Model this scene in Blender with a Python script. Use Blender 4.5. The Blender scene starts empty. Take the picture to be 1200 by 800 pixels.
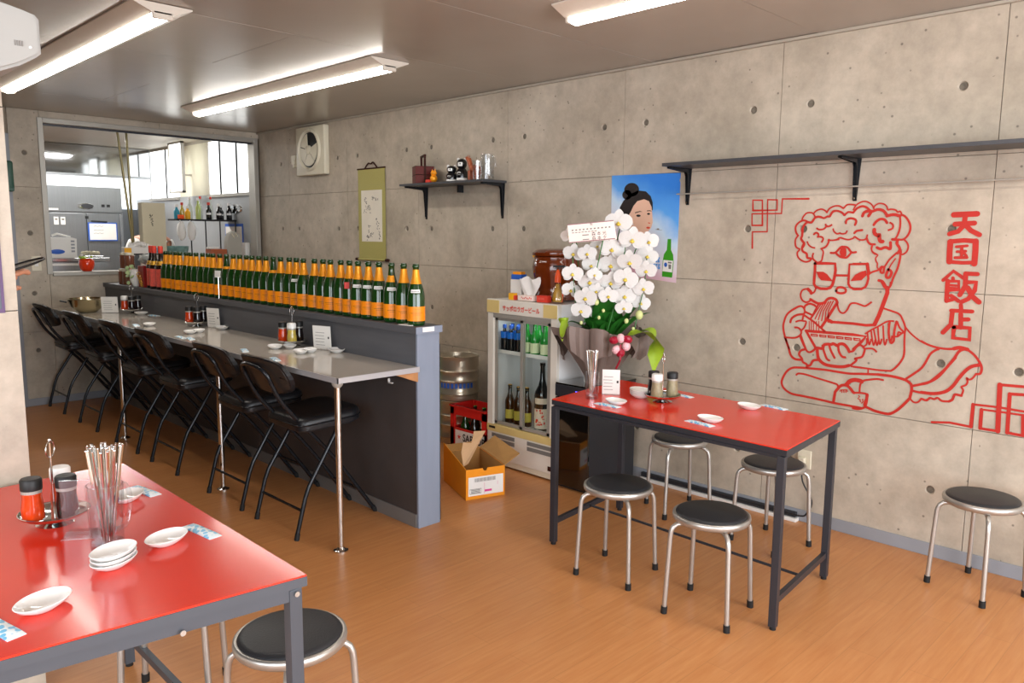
import bpy, bmesh, math, random
from mathutils import Vector, Matrix
PI = math.pi
random.seed(7)
SC = bpy.context.scene
C = SC.collection

# ---------------------------------------------------------------- camera
cam = bpy.data.cameras.new('camera'); cam_o = bpy.data.objects.new('camera', cam); C.objects.link(cam_o)
cam.sensor_width = 36.0; cam.lens = 36.0 * 919.56 / 1200; cam.clip_start = 0.05; cam.clip_end = 100
YAW, PITCH, ROLL = 0.78443, 0.13492, 0.00846
fw = Vector((math.sin(YAW) * math.cos(PITCH), math.cos(YAW) * math.cos(PITCH), -math.sin(PITCH)))
rt = fw.cross(Vector((0, 0, 1))).normalized(); up = rt.cross(fw)
r2 = rt * math.cos(ROLL) + up * math.sin(ROLL); u2 = -rt * math.sin(ROLL) + up * math.cos(ROLL)
Mc = Matrix((r2, u2, -fw)).transposed().to_4x4(); Mc.translation = Vector((0, 0, 1.43878))
cam_o.matrix_world = Mc
SC.camera = cam_o

# ---------------------------------------------------------------- world and exposure
world = bpy.data.worlds.new('world'); SC.world = world; world.use_nodes = True
bg = world.node_tree.nodes['Background']
bg.inputs[0].default_value = (0.80, 0.88, 1.0, 1); bg.inputs[1].default_value = 1.6
SC.view_settings.view_transform = 'Standard'; SC.view_settings.look = 'None'
SC.view_settings.exposure = 0.50; SC.view_settings.gamma = 1.0; SC.view_settings.use_curve_mapping = False

def area(name, loc, target, sx, sy, energy, color):
    l = bpy.data.lights.new(name, 'AREA'); l.shape = 'RECTANGLE'; l.size = sx; l.size_y = sy
    l.energy = energy; l.color = color
    o = bpy.data.objects.new(name, l); C.objects.link(o); o.location = loc
    o.rotation_euler = (Vector(target) - Vector(loc)).to_track_quat('-Z', 'Y').to_euler()
    return o
# daylight through the shop front behind the camera and the side window on the left
area('daylight_front', (1.2, -2.9, 1.35), (1.2, 5, 1.0), 4.6, 2.1, 190, (0.90, 0.95, 1.0))
area('kitchen_fill', (2.6, 8.9, 2.38), (2.6, 8.9, 0), 1.2, 0.3, 32, (1.0, 0.98, 0.94))  # added fill light with no fixture, brightens the dark kitchen
area('daylight_side', (-1.9, 0.2, 1.45), (4, 1.2, 0.9), 3.6, 1.7, 62, (0.93, 0.96, 1.0))

# ---------------------------------------------------------------- materials
def lin(h):
    h = h.lstrip('#'); v = [int(h[i:i+2], 16) / 255 for i in (0, 2, 4)]
    return tuple(((c / 12.92) if c <= 0.04045 else ((c + 0.055) / 1.055) ** 2.4) for c in v) + (1,)
def mat(name, col, rough=0.5, metal=0.0, bump=0.0, bscale=40, vary=0.0, vscale=8, coat=0.0, trans=0.0, ior=1.45, emit=None, estr=0, alpha=1.0, stretch=None, spec=0.5):
    m = bpy.data.materials.new(name); m.use_nodes = True; nt = m.node_tree; b = nt.nodes['Principled BSDF']
    c = lin(col) if isinstance(col, str) else col
    b.inputs['Base Color'].default_value = c; b.inputs['Roughness'].default_value = rough; b.inputs['Metallic'].default_value = metal
    b.inputs['Coat Weight'].default_value = coat; b.inputs['Coat Roughness'].default_value = 0.08
    b.inputs['Transmission Weight'].default_value = trans; b.inputs['IOR'].default_value = ior; b.inputs['Alpha'].default_value = alpha
    b.inputs['Specular IOR Level'].default_value = spec
    if emit: b.inputs['Emission Color'].default_value = lin(emit); b.inputs['Emission Strength'].default_value = estr
    tc = nt.nodes.new('ShaderNodeTexCoord'); mp = nt.nodes.new('ShaderNodeMapping')
    nt.links.new(tc.outputs['Object'], mp.inputs[0])
    if stretch: mp.inputs['Scale'].default_value = stretch
    nz = nt.nodes.new('ShaderNodeTexNoise'); nz.inputs['Scale'].default_value = vscale; nz.inputs['Detail'].default_value = 4
    nt.links.new(mp.outputs[0], nz.inputs['Vector'])
    v = vary if vary else 0.04
    rp = nt.nodes.new('ShaderNodeMapRange'); rp.inputs['From Min'].default_value = 0.25; rp.inputs['From Max'].default_value = 0.75
    rp.inputs['To Min'].default_value = 1 - v; rp.inputs['To Max'].default_value = 1 + v
    nt.links.new(nz.outputs['Fac'], rp.inputs['Value'])
    mx = nt.nodes.new('ShaderNodeVectorMath'); mx.operation = 'SCALE'; mx.inputs[0].default_value = c[:3]
    nt.links.new(rp.outputs[0], mx.inputs['Scale']); nt.links.new(mx.outputs[0], b.inputs['Base Color'])
    if bump:
        n2 = nt.nodes.new('ShaderNodeTexNoise'); n2.inputs['Scale'].default_value = bscale; n2.inputs['Detail'].default_value = 3
        nt.links.new(mp.outputs[0], n2.inputs['Vector'])
        bp = nt.nodes.new('ShaderNodeBump'); bp.inputs['Strength'].default_value = bump; bp.inputs['Distance'].default_value = 0.01
        nt.links.new(n2.outputs['Fac'], bp.inputs['Height']); nt.links.new(bp.outputs[0], b.inputs['Normal'])
    return m

def concrete(name, base, dark, light):
    m = bpy.data.materials.new(name); m.use_nodes = True; nt = m.node_tree; N = nt.nodes; Lk = nt.links; b = N['Principled BSDF']
    geo = N.new('ShaderNodeNewGeometry')
    def noise(s, d, r=0.55):
        n = N.new('ShaderNodeTexNoise'); n.inputs['Scale'].default_value = s; n.inputs['Detail'].default_value = d; n.inputs['Roughness'].default_value = r
        Lk.new(geo.outputs['Position'], n.inputs['Vector']); return n
    n1 = noise(1.6, 6, 0.65); r1 = N.new('ShaderNodeValToRGB')
    r1.color_ramp.elements[0].position = 0.3; r1.color_ramp.elements[0].color = lin(dark)
    r1.color_ramp.elements[1].position = 0.72; r1.color_ramp.elements[1].color = lin(light)
    e = r1.color_ramp.elements.new(0.5); e.color = lin(base)
    Lk.new(n1.outputs['Fac'], r1.inputs[0])
    n2 = noise(11, 5, 0.7)
    mr = N.new('ShaderNodeMapRange'); mr.inputs[1].default_value = 0.3; mr.inputs[2].default_value = 0.7; mr.inputs[3].default_value = 0.84; mr.inputs[4].default_value = 1.10
    Lk.new(n2.outputs['Fac'], mr.inputs[0])
    # pinholes
    vo = N.new('ShaderNodeTexVoronoi'); vo.inputs['Scale'].default_value = 16; vo.inputs['Randomness'].default_value = 1
    Lk.new(geo.outputs['Position'], vo.inputs['Vector'])
    th = N.new('ShaderNodeMapRange'); th.inputs[1].default_value = 0.06; th.inputs[2].default_value = 0.11; th.inputs[3].default_value = 0.45; th.inputs[4].default_value = 1.0
    Lk.new(vo.outputs['Distance'], th.inputs[0])
    n3 = noise(2.3, 2); gt = N.new('ShaderNodeMath'); gt.operation = 'GREATER_THAN'; gt.inputs[1].default_value = 0.45; Lk.new(n3.outputs['Fac'], gt.inputs[0])
    mxp = N.new('ShaderNodeMix'); mxp.data_type = 'FLOAT'; mxp.inputs[2].default_value = 1.0
    Lk.new(gt.outputs[0], mxp.inputs[0]); Lk.new(th.outputs[0], mxp.inputs[3])
    mu = N.new('ShaderNodeMath'); mu.operation = 'MULTIPLY'; Lk.new(mr.outputs[0], mu.inputs[0]); Lk.new(mxp.outputs[0], mu.inputs[1])
    sc = N.new('ShaderNodeVectorMath'); sc.operation = 'SCALE'; Lk.new(r1.outputs[0], sc.inputs[0]); Lk.new(mu.outputs[0], sc.inputs['Scale'])
    Lk.new(sc.outputs[0], b.inputs['Base Color']); b.inputs['Roughness'].default_value = 0.62
    n4 = noise(35, 4); bp = N.new('ShaderNodeBump'); bp.inputs['Strength'].default_value = 0.25; bp.inputs['Distance'].default_value = 0.004
    Lk.new(n4.outputs['Fac'], bp.inputs['Height']); Lk.new(bp.outputs[0], b.inputs['Normal'])
    return m

def woodfloor(name):
    m = bpy.data.materials.new(name); m.use_nodes = True; nt = m.node_tree; N = nt.nodes; Lk = nt.links; b = N['Principled BSDF']
    geo = N.new('ShaderNodeNewGeometry'); mp = N.new('ShaderNodeMapping'); mp.inputs['Scale'].default_value = (2.2, 30, 1); mp.inputs['Rotation'].default_value = (0, 0, 0)
    Lk.new(geo.outputs['Position'], mp.inputs[0])
    n = N.new('ShaderNodeTexNoise'); n.inputs['Scale'].default_value = 2.0; n.inputs['Detail'].default_value = 6; n.inputs['Roughness'].default_value = 0.6; Lk.new(mp.outputs[0], n.inputs['Vector'])
    r = N.new('ShaderNodeValToRGB'); r.color_ramp.elements[0].position = 0.3; r.color_ramp.elements[0].color = lin('#C07E49')
    r.color_ramp.elements[1].position = 0.7; r.color_ramp.elements[1].color = lin('#CD9059'); Lk.new(n.outputs['Fac'], r.inputs[0])
    br = N.new('ShaderNodeTexBrick'); br.inputs['Scale'].default_value = 1.0; br.inputs['Color1'].default_value = (1, 1, 1, 1); br.inputs['Color2'].default_value = (0.93, 0.93, 0.93, 1)
    br.inputs['Mortar'].default_value = (0.80, 0.80, 0.80, 1); br.inputs['Mortar Size'].default_value = 0.0015; br.inputs['Brick Width'].default_value = 0.9; br.inputs['Row Height'].default_value = 0.1
    Lk.new(geo.outputs['Position'], br.inputs['Vector'])
    mx = N.new('ShaderNodeMix'); mx.data_type = 'RGBA'; mx.blend_type = 'MULTIPLY'; mx.inputs[0].default_value = 0.8
    Lk.new(r.outputs[0], mx.inputs[6]); Lk.new(br.outputs[0], mx.inputs[7]); Lk.new(mx.outputs[2], b.inputs['Base Color'])
    b.inputs['Roughness'].default_value = 0.36; b.inputs['Specular IOR Level'].default_value = 0.45
    bp = N.new('ShaderNodeBump'); bp.inputs['Strength'].default_value = 0.06; bp.inputs['Distance'].default_value = 0.003
    Lk.new(n.outputs['Fac'], bp.inputs['Height']); Lk.new(bp.outputs[0], b.inputs['Normal'])
    return m

def checker(name, c1, c2, scale):
    m = bpy.data.materials.new(name); m.use_nodes = True; nt = m.node_tree; b = nt.nodes['Principled BSDF']
    tc = nt.nodes.new('ShaderNodeTexCoord'); w = nt.nodes.new('ShaderNodeTexVoronoi'); w.inputs['Scale'].default_value = scale
    nt.links.new(tc.outputs['Object'], w.inputs['Vector'])
    r = nt.nodes.new('ShaderNodeValToRGB'); r.color_ramp.elements[0].position = 0.42; r.color_ramp.elements[0].color = lin(c1)
    r.color_ramp.elements[1].position = 0.5; r.color_ramp.elements[1].color = lin(c2)
    nt.links.new(w.outputs['Distance'], r.inputs[0]); nt.links.new(r.outputs[0], b.inputs['Base Color']); b.inputs['Roughness'].default_value = 0.4
    return m

def clearmat(name, tint, base):
    # thin clear sheet: tinted see-through with a Fresnel gloss on top
    m = bpy.data.materials.new(name); m.use_nodes = True; nt = m.node_tree; N = nt.nodes; Lk = nt.links
    N.remove(N['Principled BSDF']); out = N['Material Output']
    tr = N.new('ShaderNodeBsdfTransparent'); tr.inputs[0].default_value = (*tint, 1)
    gl = N.new('ShaderNodeBsdfGlossy'); gl.inputs['Roughness'].default_value = 0.03
    fr = N.new('ShaderNodeFresnel'); fr.inputs[0].default_value = 1.45
    ad = N.new('ShaderNodeMath'); ad.operation = 'ADD'; ad.use_clamp = True; ad.inputs[1].default_value = base; Lk.new(fr.outputs[0], ad.inputs[0])
    ge = N.new('ShaderNodeNewGeometry'); iv = N.new('ShaderNodeMath'); iv.operation = 'SUBTRACT'; iv.inputs[0].default_value = 1.0; Lk.new(ge.outputs['Backfacing'], iv.inputs[1])
    mu = N.new('ShaderNodeMath'); mu.operation = 'MULTIPLY'; Lk.new(ad.outputs[0], mu.inputs[0]); Lk.new(iv.outputs[0], mu.inputs[1])
    mx = N.new('ShaderNodeMixShader'); Lk.new(mu.outputs[0], mx.inputs[0]); Lk.new(tr.outputs[0], mx.inputs[1]); Lk.new(gl.outputs[0], mx.inputs[2]); Lk.new(mx.outputs[0], out.inputs[0])
    return m
M = {}
M['conc'] = concrete('concrete_fair_faced', '#B4A897', '#A09584', '#C6BBAA')
M['conc_groove'] = mat('concrete_joint', '#968A79', 0.9)
M['cone'] = mat('tie_hole_mortar', '#6E675C', 0.8, bump=0.5, bscale=120, vary=0.3, vscale=60)
M['floor'] = woodfloor('orange_wood_floor')
M['ceil'] = mat('painted_ceiling_board', '#A69D92', 0.24, vary=0.05, vscale=2, bump=0.12, bscale=2.2)
M['ceil_base'] = mat('ceiling_backing', '#6B665F', 0.8)
M['skirt'] = mat('grey_vinyl_skirting', '#8F9298', 0.45)
M['trimw'] = mat('painted_white_cove', '#A8A092', 0.5)
M['alu'] = mat('aluminium_frame', '#A7A39A', 0.4, 0.3)
M['steel'] = mat('brushed_stainless', '#A9ABAC', 0.22, 1.0, vary=0.06, stretch=(1, 40, 1), vscale=5)
M['steel_mirror'] = mat('polished_stainless', '#B4B7BA', 0.07, 1.0, bump=0.03, bscale=5)
M['steel_grey'] = mat('satin_stainless', '#8F9294', 0.34, 0.85, vary=0.06, stretch=(40, 1, 1), vscale=4)
M['chrome'] = mat('chrome', '#D8D8D6', 0.08, 1.0)
M['silver'] = mat('silver_painted_tube', '#B9B6B0', 0.32, 0.75)
M['iron'] = mat('dark_painted_steel', '#33343A', 0.38, 0.2)
M['irong'] = mat('slate_painted_steel', '#4C5057', 0.42, 0.2)
M['red'] = mat('red_laminate', '#DC2E14', 0.20, vary=0.03, vscale=3, coat=0.15)
M['vinyl'] = mat('black_seat_vinyl', '#26272A', 0.42, bump=0.15, bscale=260)
M['vinylb'] = mat('black_chair_vinyl', '#18191C', 0.30, bump=0.15, bscale=200, vary=0.1)
M['chairback'] = mat('dark_brown_back_shell', '#2A2522', 0.35, vary=0.15, vscale=10)
M['blackmetal'] = mat('black_enamel_tube', '#232529', 0.22, 0.4)
M['rubber'] = mat('black_rubber', '#151515', 0.7)
M['counter_top'] = mat('beige_counter_laminate', '#C2BAAE', 0.10, vary=0.03, vscale=6, coat=0.3)
M['counter_edge'] = mat('pale_aluminium_edging', '#BDBDBF', 0.3, 0.4)
M['darkwall'] = mat('charcoal_board', '#55565A', 0.50, vary=0.14, vscale=5, stretch=(1, 0.4, 4), bump=0.05)
M['darklow'] = mat('dark_brown_grey_board', '#443F3E', 0.5, vary=0.12, vscale=5, bump=0.05)
M['wallend'] = mat('blue_grey_board_end', '#7F8898', 0.45, vary=0.08, vscale=3, stretch=(6, 6, 0.6))
M['skirtg'] = mat('grey_kick_strip', '#75726F', 0.5)
M['wood'] = mat('raw_plywood_edge', '#B07C4E', 0.6, vary=0.2, vscale=20)
M['white'] = mat('white_plastic', '#E6E4DF', 0.35)
M['whitegl'] = mat('white_glazed_porcelain', '#EFEEEA', 0.08, coat=0.4)
M['paper'] = mat('white_paper', '#EAE7E0', 0.75, bump=0.1, bscale=30)
M['cream'] = mat('cream_plastic', '#D9D2BC', 0.4)
M['ivory'] = mat('ivory_fridge_enamel', '#DED8CC', 0.3)
M['fridgew'] = mat('white_fridge_enamel', '#E9E8E6', 0.22)
M['sand'] = mat('sand_yellow_panel', '#D6BE7C', 0.4)
M['grille'] = mat('grey_grille', '#77766F', 0.5)
M['led'] = mat('led_diffuser', '#FFFFFF', 0.4, emit='#FFF8EE', estr=14)
M['housing'] = mat('white_lamp_housing', '#D6CDBF', 0.35, 0.0)
M['bright'] = mat('daylit_frosted_pane', '#F4F6F4', 0.5, emit='#F5F8F6', estr=1.7)
M['brightw'] = mat('window_strip_and_sheen', '#F4F6F4', 0.5, emit='#FFFFFF', estr=1.3)
M['glass'] = mat('clear_glass', '#FFFFFF', 0.0, trans=1.0, ior=1.45)
M['acryl'] = clearmat('clear_acrylic', (0.95, 0.95, 0.96), 0.13)
M['pane'] = clearmat('fridge_door_glass', (0.96, 0.985, 0.975), 0.03)
M['green'] = mat('green_bottle_glass', '#123A10', 0.05, coat=0.6, vary=0.1)
M['greenb'] = mat('bright_green_glass', '#1E8A2E', 0.06, coat=0.6)
M['brownb'] = mat('brown_bottle_glass', '#1D120A', 0.06, coat=0.6)
M['blackb'] = mat('black_bottle', '#101013', 0.1, coat=0.5)
M['orange'] = mat('orange_foil_label', '#F28C10', 0.38, vary=0.05, vscale=30)
M['foil'] = mat('orange_gold_foil', '#EE9A1E', 0.28, 0.35, bump=0.2, bscale=160)
M['tagw'] = mat('white_tag', '#E8E6E2', 0.6)
M['tagr'] = mat('red_tag', '#C22418', 0.5)
M['pink'] = mat('pink_red_label', '#DE5A4C', 0.5, vary=0.15, vscale=60)
M['gold'] = mat('gold_paint', '#D9A53A', 0.3, 0.5)
M['mural'] = mat('red_wall_paint', '#B32418', 0.55, vary=0.08, vscale=20)
M['black'] = mat('matt_black', '#161616', 0.5)
M['gloss'] = mat('glossy_black_door', '#0E0D0C', 0.04, coat=1.0)
M['charc'] = mat('charcoal_metal', '#2B2C30', 0.45)
M['carton'] = mat('orange_printed_carton', '#EE9412', 0.45, vary=0.04, vscale=20)
M['kraft'] = mat('kraft_board_inside', '#B98A4E', 0.7, vary=0.07, vscale=15)
M['kraftp'] = mat('pale_kraft_flap', '#D7AE84', 0.7)
M['cratered'] = mat('red_crate_plastic', '#C7201B', 0.35)
M['keg'] = mat('keg_steel', '#C2B9A6', 0.3, 0.75, bump=0.12, bscale=14)
M['crateg'] = mat('green_crate_plastic', '#1C6B42', 0.45)
M['cratey'] = mat('yellow_crate_plastic', '#C99A22', 0.45)
M['amber'] = mat('amber_brown_jar', '#6A2A0B', 0.08, coat=0.6, vary=0.2, vscale=9)
M['orangecap'] = mat('orange_plastic', '#F0561A', 0.35)
M['softclear'] = clearmat('soft_clear_plastic', (0.97, 0.85, 0.72), 0.08)
M['petal'] = mat('white_orchid_petal', '#D2D0CC', 0.5, bump=0.1, bscale=60)
M['lip'] = mat('yellow_orchid_lip', '#D9C04A', 0.5, vary=0.3, vscale=90)
M['bud'] = mat('pale_green_bud', '#C9CF8B', 0.5)
M['leaf'] = mat('dark_green_leaf', '#2A6B22', 0.35, vary=0.25, vscale=12)
M['leafl'] = mat('lime_wrapping_leaf', '#97B52C', 0.45, vary=0.12, vscale=14)
M['wrap'] = mat('brown_wrapping_cloth', '#77665E', 0.6, bump=0.35, bscale=22, vary=0.12, vscale=7)
M['ribbon'] = mat('crimson_ribbon', '#9E1830', 0.3)
M['ribbonp'] = mat('pink_ribbon', '#E9B8BC', 0.3)
M['card'] = mat('pale_pink_card', '#F0DCD2', 0.6)
M['mauve'] = mat('mauve_trim', '#8C6468', 0.5)
M['ink'] = mat('black_ink', '#1B1A1A', 0.6)
M['inkg'] = mat('grey_ink', '#7C7873', 0.6)
M['bluepr'] = mat('blue_print', '#2C5FBE', 0.5)
M['towel'] = checker('towel_wrapper', '#6FBCE2', '#E2EEF2', 75)
M['cloth'] = mat('white_cloth', '#E9E6E1', 0.8, bump=0.3, bscale=20)
M['chili'] = mat('chili_oil', '#C43A0E', 0.12, coat=0.5, vary=0.3, vscale=40)
M['soy'] = mat('soy_sauce', '#150A0C', 0.08, coat=0.5)
M['pepper'] = mat('pepper_grey', '#8C8163', 0.4, vary=0.3, vscale=60)
M['vinegar'] = mat('pale_oil', '#B9A24A', 0.15, coat=0.5, vary=0.3, vscale=30)
M['scroll'] = mat('olive_gold_brocade', '#A9A15C', 0.6, vary=0.05, vscale=120, bump=0.1, bscale=200)
M['scrollp'] = mat('scroll_paper', '#E2DBCB', 0.7)
M['darkwood'] = mat('dark_lacquered_wood', '#3A1A10', 0.6, spec=.2)
M['redwood'] = mat('red_brown_lacquer', '#5A1A12', 0.5, spec=.25)
M['acc'] = mat('shaded_white_abs', '#9C9B96', 0.5)  # white plastic, greyed so its shade sits in the colour
M['shelfb'] = mat('dark_shelf_board', '#3F4044', 0.4, vary=0.1, vscale=6)
M['skin'] = mat('skin', '#C98A6A', 0.5)
M['hair'] = mat('black_hair', '#17120F', 0.5)
M['greenbox'] = mat('green_painted_box', '#33584A', 0.45)
M['tomato'] = mat('red_glazed_pot', '#E23A14', 0.12, coat=0.5)
M['kbeige'] = mat('pale_wood_box', '#C9C0A4', 0.6)
M['kwall'] = mat('kitchen_panel', '#A3A6A8', 0.4, 0.2)
M['skyblue'] = mat('poster_sky', '#5C9CE0', 0.35)
M['blueglass'] = mat('blue_bottle_sleeve', '#1C6FD0', 0.15, coat=0.5)
M['clay'] = mat('terracotta_figure', '#A65633', 0.45)
M['teal'] = mat('teal_print', '#2F8FA8', 0.5)
M['yellow'] = mat('yellow_print', '#F0B01E', 0.5)
M['redp'] = mat('red_print', '#D8402E', 0.5)
M['pinkp'] = mat('magenta_print', '#D8448E', 0.5)
M['cord'] = mat('black_cord', '#1A1A1C', 0.5)
M['greensleeve'] = mat('yellow_green_label', '#DDE6B8', 0.5)
M['labely'] = mat('yellow_beer_label', '#C9B94A', 0.5)
M['labelc'] = mat('cream_sake_label', '#E2D4BE', 0.6)

# ---------------------------------------------------------------- mesh helpers
class MB:
    def __init__(s): s.bm = bmesh.new()
    def _tf(s, vs, loc=(0, 0, 0), rot=(0, 0, 0)):
        m = Matrix.Translation(loc) @ (Matrix.Rotation(rot[2], 4, 'Z') @ Matrix.Rotation(rot[1], 4, 'Y') @ Matrix.Rotation(rot[0], 4, 'X'))
        bmesh.ops.transform(s.bm, matrix=m, verts=vs)
    def box(s, c, d, rot=(0, 0, 0), bev=0.0, seg=2):
        r = bmesh.ops.create_cube(s.bm, size=1.0); vs = r['verts']
        bmesh.ops.scale(s.bm, vec=d, verts=vs)
        if bev:
            es = list({e for v in vs for e in v.link_edges})
            g = bmesh.ops.bevel(s.bm, geom=es, offset=bev, segments=seg, affect='EDGES', profile=0.5)
            vs = list({v for f in g['faces'] for v in f.verts} | {v for v in vs if v.is_valid})
            # collect connected
            seen = set(vs); st = list(vs)
            while st:
                v = st.pop()
                for e in v.link_edges:
                    o = e.other_vert(v)
                    if o not in seen: seen.add(o); st.append(o)
            vs = list(seen)
        s._tf(vs, c, rot); return s
    def bb(s, a, b, bev=0.0):
        return s.box([(a[i] + b[i]) / 2 for i in range(3)], [abs(b[i] - a[i]) for i in range(3)], bev=bev)
    def lathe(s, prof, seg=24, loc=(0, 0, 0), rot=(0, 0, 0), sx=1.0, sy=1.0, cap=True):
        rings = []; allv = []
        for r, z in prof:
            ring = [s.bm.verts.new((r * sx * math.cos(2 * PI * i / seg), r * sy * math.sin(2 * PI * i / seg), z)) for i in range(seg)]
            rings.append(ring); allv += ring
        for a, b in zip(rings, rings[1:]):
            for i in range(seg):
                j = (i + 1) % seg
                try: s.bm.faces.new((a[i], a[j], b[j], b[i]))
                except ValueError: pass
        if cap:
            if prof[0][0] > 1e-5: s.bm.faces.new(list(reversed(rings[0])))
            if prof[-1][0] > 1e-5: s.bm.faces.new(rings[-1])
        s._tf(allv, loc, rot); return s
    def cyl(s, a, b, r, seg=16, r2=None):
        a = Vector(a); b = Vector(b); d = b - a; q = d.to_track_quat('Z', 'Y').to_matrix().to_4x4(); r2 = r if r2 is None else r2
        va = [s.bm.verts.new((r * math.cos(2 * PI * i / seg), r * math.sin(2 * PI * i / seg), 0)) for i in range(seg)]
        vb = [s.bm.verts.new((r2 * math.cos(2 * PI * i / seg), r2 * math.sin(2 * PI * i / seg), d.length)) for i in range(seg)]
        for i in range(seg):
            j = (i + 1) % seg; s.bm.faces.new((va[i], va[j], vb[j], vb[i]))
        s.bm.faces.new(list(reversed(va))); s.bm.faces.new(vb)
        bmesh.ops.transform(s.bm, matrix=Matrix.Translation(a) @ q, verts=va + vb); return s
    def tube(s, pts, r, seg=10, closed=False):
        pts = [Vector(p) for p in pts]; n = len(pts); rings = []
        prev = None
        for i, p in enumerate(pts):
            if closed: t = (pts[(i + 1) % n] - pts[i - 1])
            elif i == 0: t = pts[1] - p
            elif i == n - 1: t = p - pts[-2]
            else: t = (pts[i + 1] - p).normalized() + (p - pts[i - 1]).normalized()
            t.normalize()
            if prev is None:
                ref = Vector((0, 0, 1)) if abs(t.z) < 0.9 else Vector((0, 1, 0))
                u = t.cross(ref).normalized()
            else: u = (prev - t * prev.dot(t)).normalized()
            prev = u; w = t.cross(u)
            k = 1.0
            if 0 < i < n - 1 or closed:
                a = (pts[(i + 1) % n] - p).normalized(); c = a.dot(t); k = 1 / max(c, 0.5)
            rings.append([s.bm.verts.new(p + (u * math.cos(2 * PI * j / seg) + w * math.sin(2 * PI * j / seg)) * r) for j in range(seg)])
        m = n if closed else n - 1
        for i in range(m):
            a = rings[i]; b = rings[(i + 1) % n]
            for j in range(seg):
                k = (j + 1) % seg; s.bm.faces.new((a[j], a[k], b[k], b[j]))
        if not closed: s.bm.faces.new(list(reversed(rings[0]))); s.bm.faces.new(rings[-1])
        return s
    def prism(s, poly, z0, z1, plane='XY'):
        def P(a, b, c):
            return {'XY': (a, b, c), 'XZ': (a, c, b), 'YZ': (c, a, b)}[plane]
        lo = [s.bm.verts.new(P(a, b, z0)) for a, b in poly]; hi = [s.bm.verts.new(P(a, b, z1)) for a, b in poly]; n = len(poly)
        for i in range(n):
            j = (i + 1) % n; s.bm.faces.new((lo[i], lo[j], hi[j], hi[i]))
        s.bm.faces.new(list(reversed(lo))); s.bm.faces.new(hi); return s
    def poly(s, pts):
        s.bm.faces.new([s.bm.verts.new(p) for p in pts]); return s
    def sphere(s, c, r, sc=(1, 1, 1), seg=14, rot=(0, 0, 0)):
        g = bmesh.ops.create_uvsphere(s.bm, u_segments=seg, v_segments=max(6, seg * 2 // 3), radius=r); vs = g['verts']
        bmesh.ops.scale(s.bm, vec=sc, verts=vs); s._tf(vs, c, rot); return s
    def torus(s, c, R, r, rot=(0, 0, 0), seg=28, sx=1, sy=1, sg=8):
        pts = [Vector((R * sx * math.cos(2 * PI * i / seg), R * sy * math.sin(2 * PI * i / seg), 0)) for i in range(seg)]
        b0 = set(s.bm.verts); s.tube(pts, r, sg, closed=True); s._tf([v for v in s.bm.verts if v not in b0], c, rot); return s
    def ribbon(s, pts, w, norm, off=0.0):
        # flat painted stroke of width w lying on the plane with normal norm
        pts = [Vector(p) for p in pts]; N_ = Vector(norm); n = len(pts); L = []; R = []
        for i, p in enumerate(pts):
            if i == 0: t = pts[1] - p
            elif i == n - 1: t = p - pts[-2]
            else: t = (pts[i + 1] - p).normalized() + (p - pts[i - 1]).normalized()
            if t.length < 1e-9: t = pts[min(i + 1, n - 1)] - pts[max(i - 1, 0)]
            t.normalize(); sd = N_.cross(t) * (w / 2)
            L.append(s.bm.verts.new(p + sd + N_ * off)); R.append(s.bm.verts.new(p - sd + N_ * off))
        for i in range(n - 1):
            s.bm.faces.new((L[i], L[i + 1], R[i + 1], R[i]))
        return s
    def build(s, name, m, parent=None, smooth=None, world=False):
        if world and parent is not None:
            loc = Vector((0, 0, 0)); p_ = parent
            while p_ is not None: loc += p_.location; p_ = p_.parent
            bmesh.ops.translate(s.bm, vec=-loc, verts=s.bm.verts)
        me = bpy.data.meshes.new(name); bmesh.ops.recalc_face_normals(s.bm, faces=s.bm.faces); s.bm.to_mesh(me); s.bm.free()
        me.materials.append(M[m] if isinstance(m, str) else m)
        if smooth is not None:
            me.polygons.foreach_set('use_smooth', [True] * len(me.polygons))
            try: me.set_sharp_from_angle(angle=math.radians(smooth))
            except Exception: pass
        o = bpy.data.objects.new(name, me); C.objects.link(o); o.parent = parent
        return o
def tag(o, label=None, cat=None, group=None, kind=None):
    if label: o['label'] = label
    if cat: o['category'] = cat
    if group: o['group'] = group
    if kind: o['kind'] = kind
    return o
def thing(name, label, cat, loc=(0, 0, 0), rz=0.0, group=None):
    o = bpy.data.objects.new(name, None); C.objects.link(o); o.location = loc; o.rotation_euler = (0, 0, rz); o.empty_display_size = 0.05
    return tag(o, label, cat, group)
def kids(o): return [c for c in C.objects if c.parent == o]
def dup(root, loc=None, rz=None, label=None, group=None, skip=()):
    r = root.copy(); C.objects.link(r)
    if loc is not None: r.location = loc
    if rz is not None: r.rotation_euler = (0, 0, rz)
    if label: r['label'] = label
    if group: r['group'] = group
    for ch in list(root.children):
        if ch.name.split('.')[0] in skip: continue
        c = ch.copy(); C.objects.link(c); c.parent = r
        for g in list(ch.children):
            d = g.copy(); C.objects.link(d); d.parent = c
    return r
def struct(o): o['kind'] = 'structure'; return o
def pgroup(name, label=None):
    o = bpy.data.objects.new(name, None); C.objects.link(o); return o
def smoothpts(pts, k=5, closed=False):
    P_ = [Vector(p) for p in pts]; n = len(P_)
    if n < 3: return P_
    out = []
    for i in range(n - 1):
        p0 = P_[max(i - 1, 0)]; p1 = P_[i]; p2 = P_[i + 1]; p3 = P_[min(i + 2, n - 1)]
        for j in range(k):
            t = j / k
            out.append(0.5 * ((2 * p1) + (p2 - p0) * t + (2 * p0 - 5 * p1 + 4 * p2 - p3) * t * t + (3 * p1 - p0 - 3 * p2 + p3) * t ** 3))
    out.append(P_[-1]); return out
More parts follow.
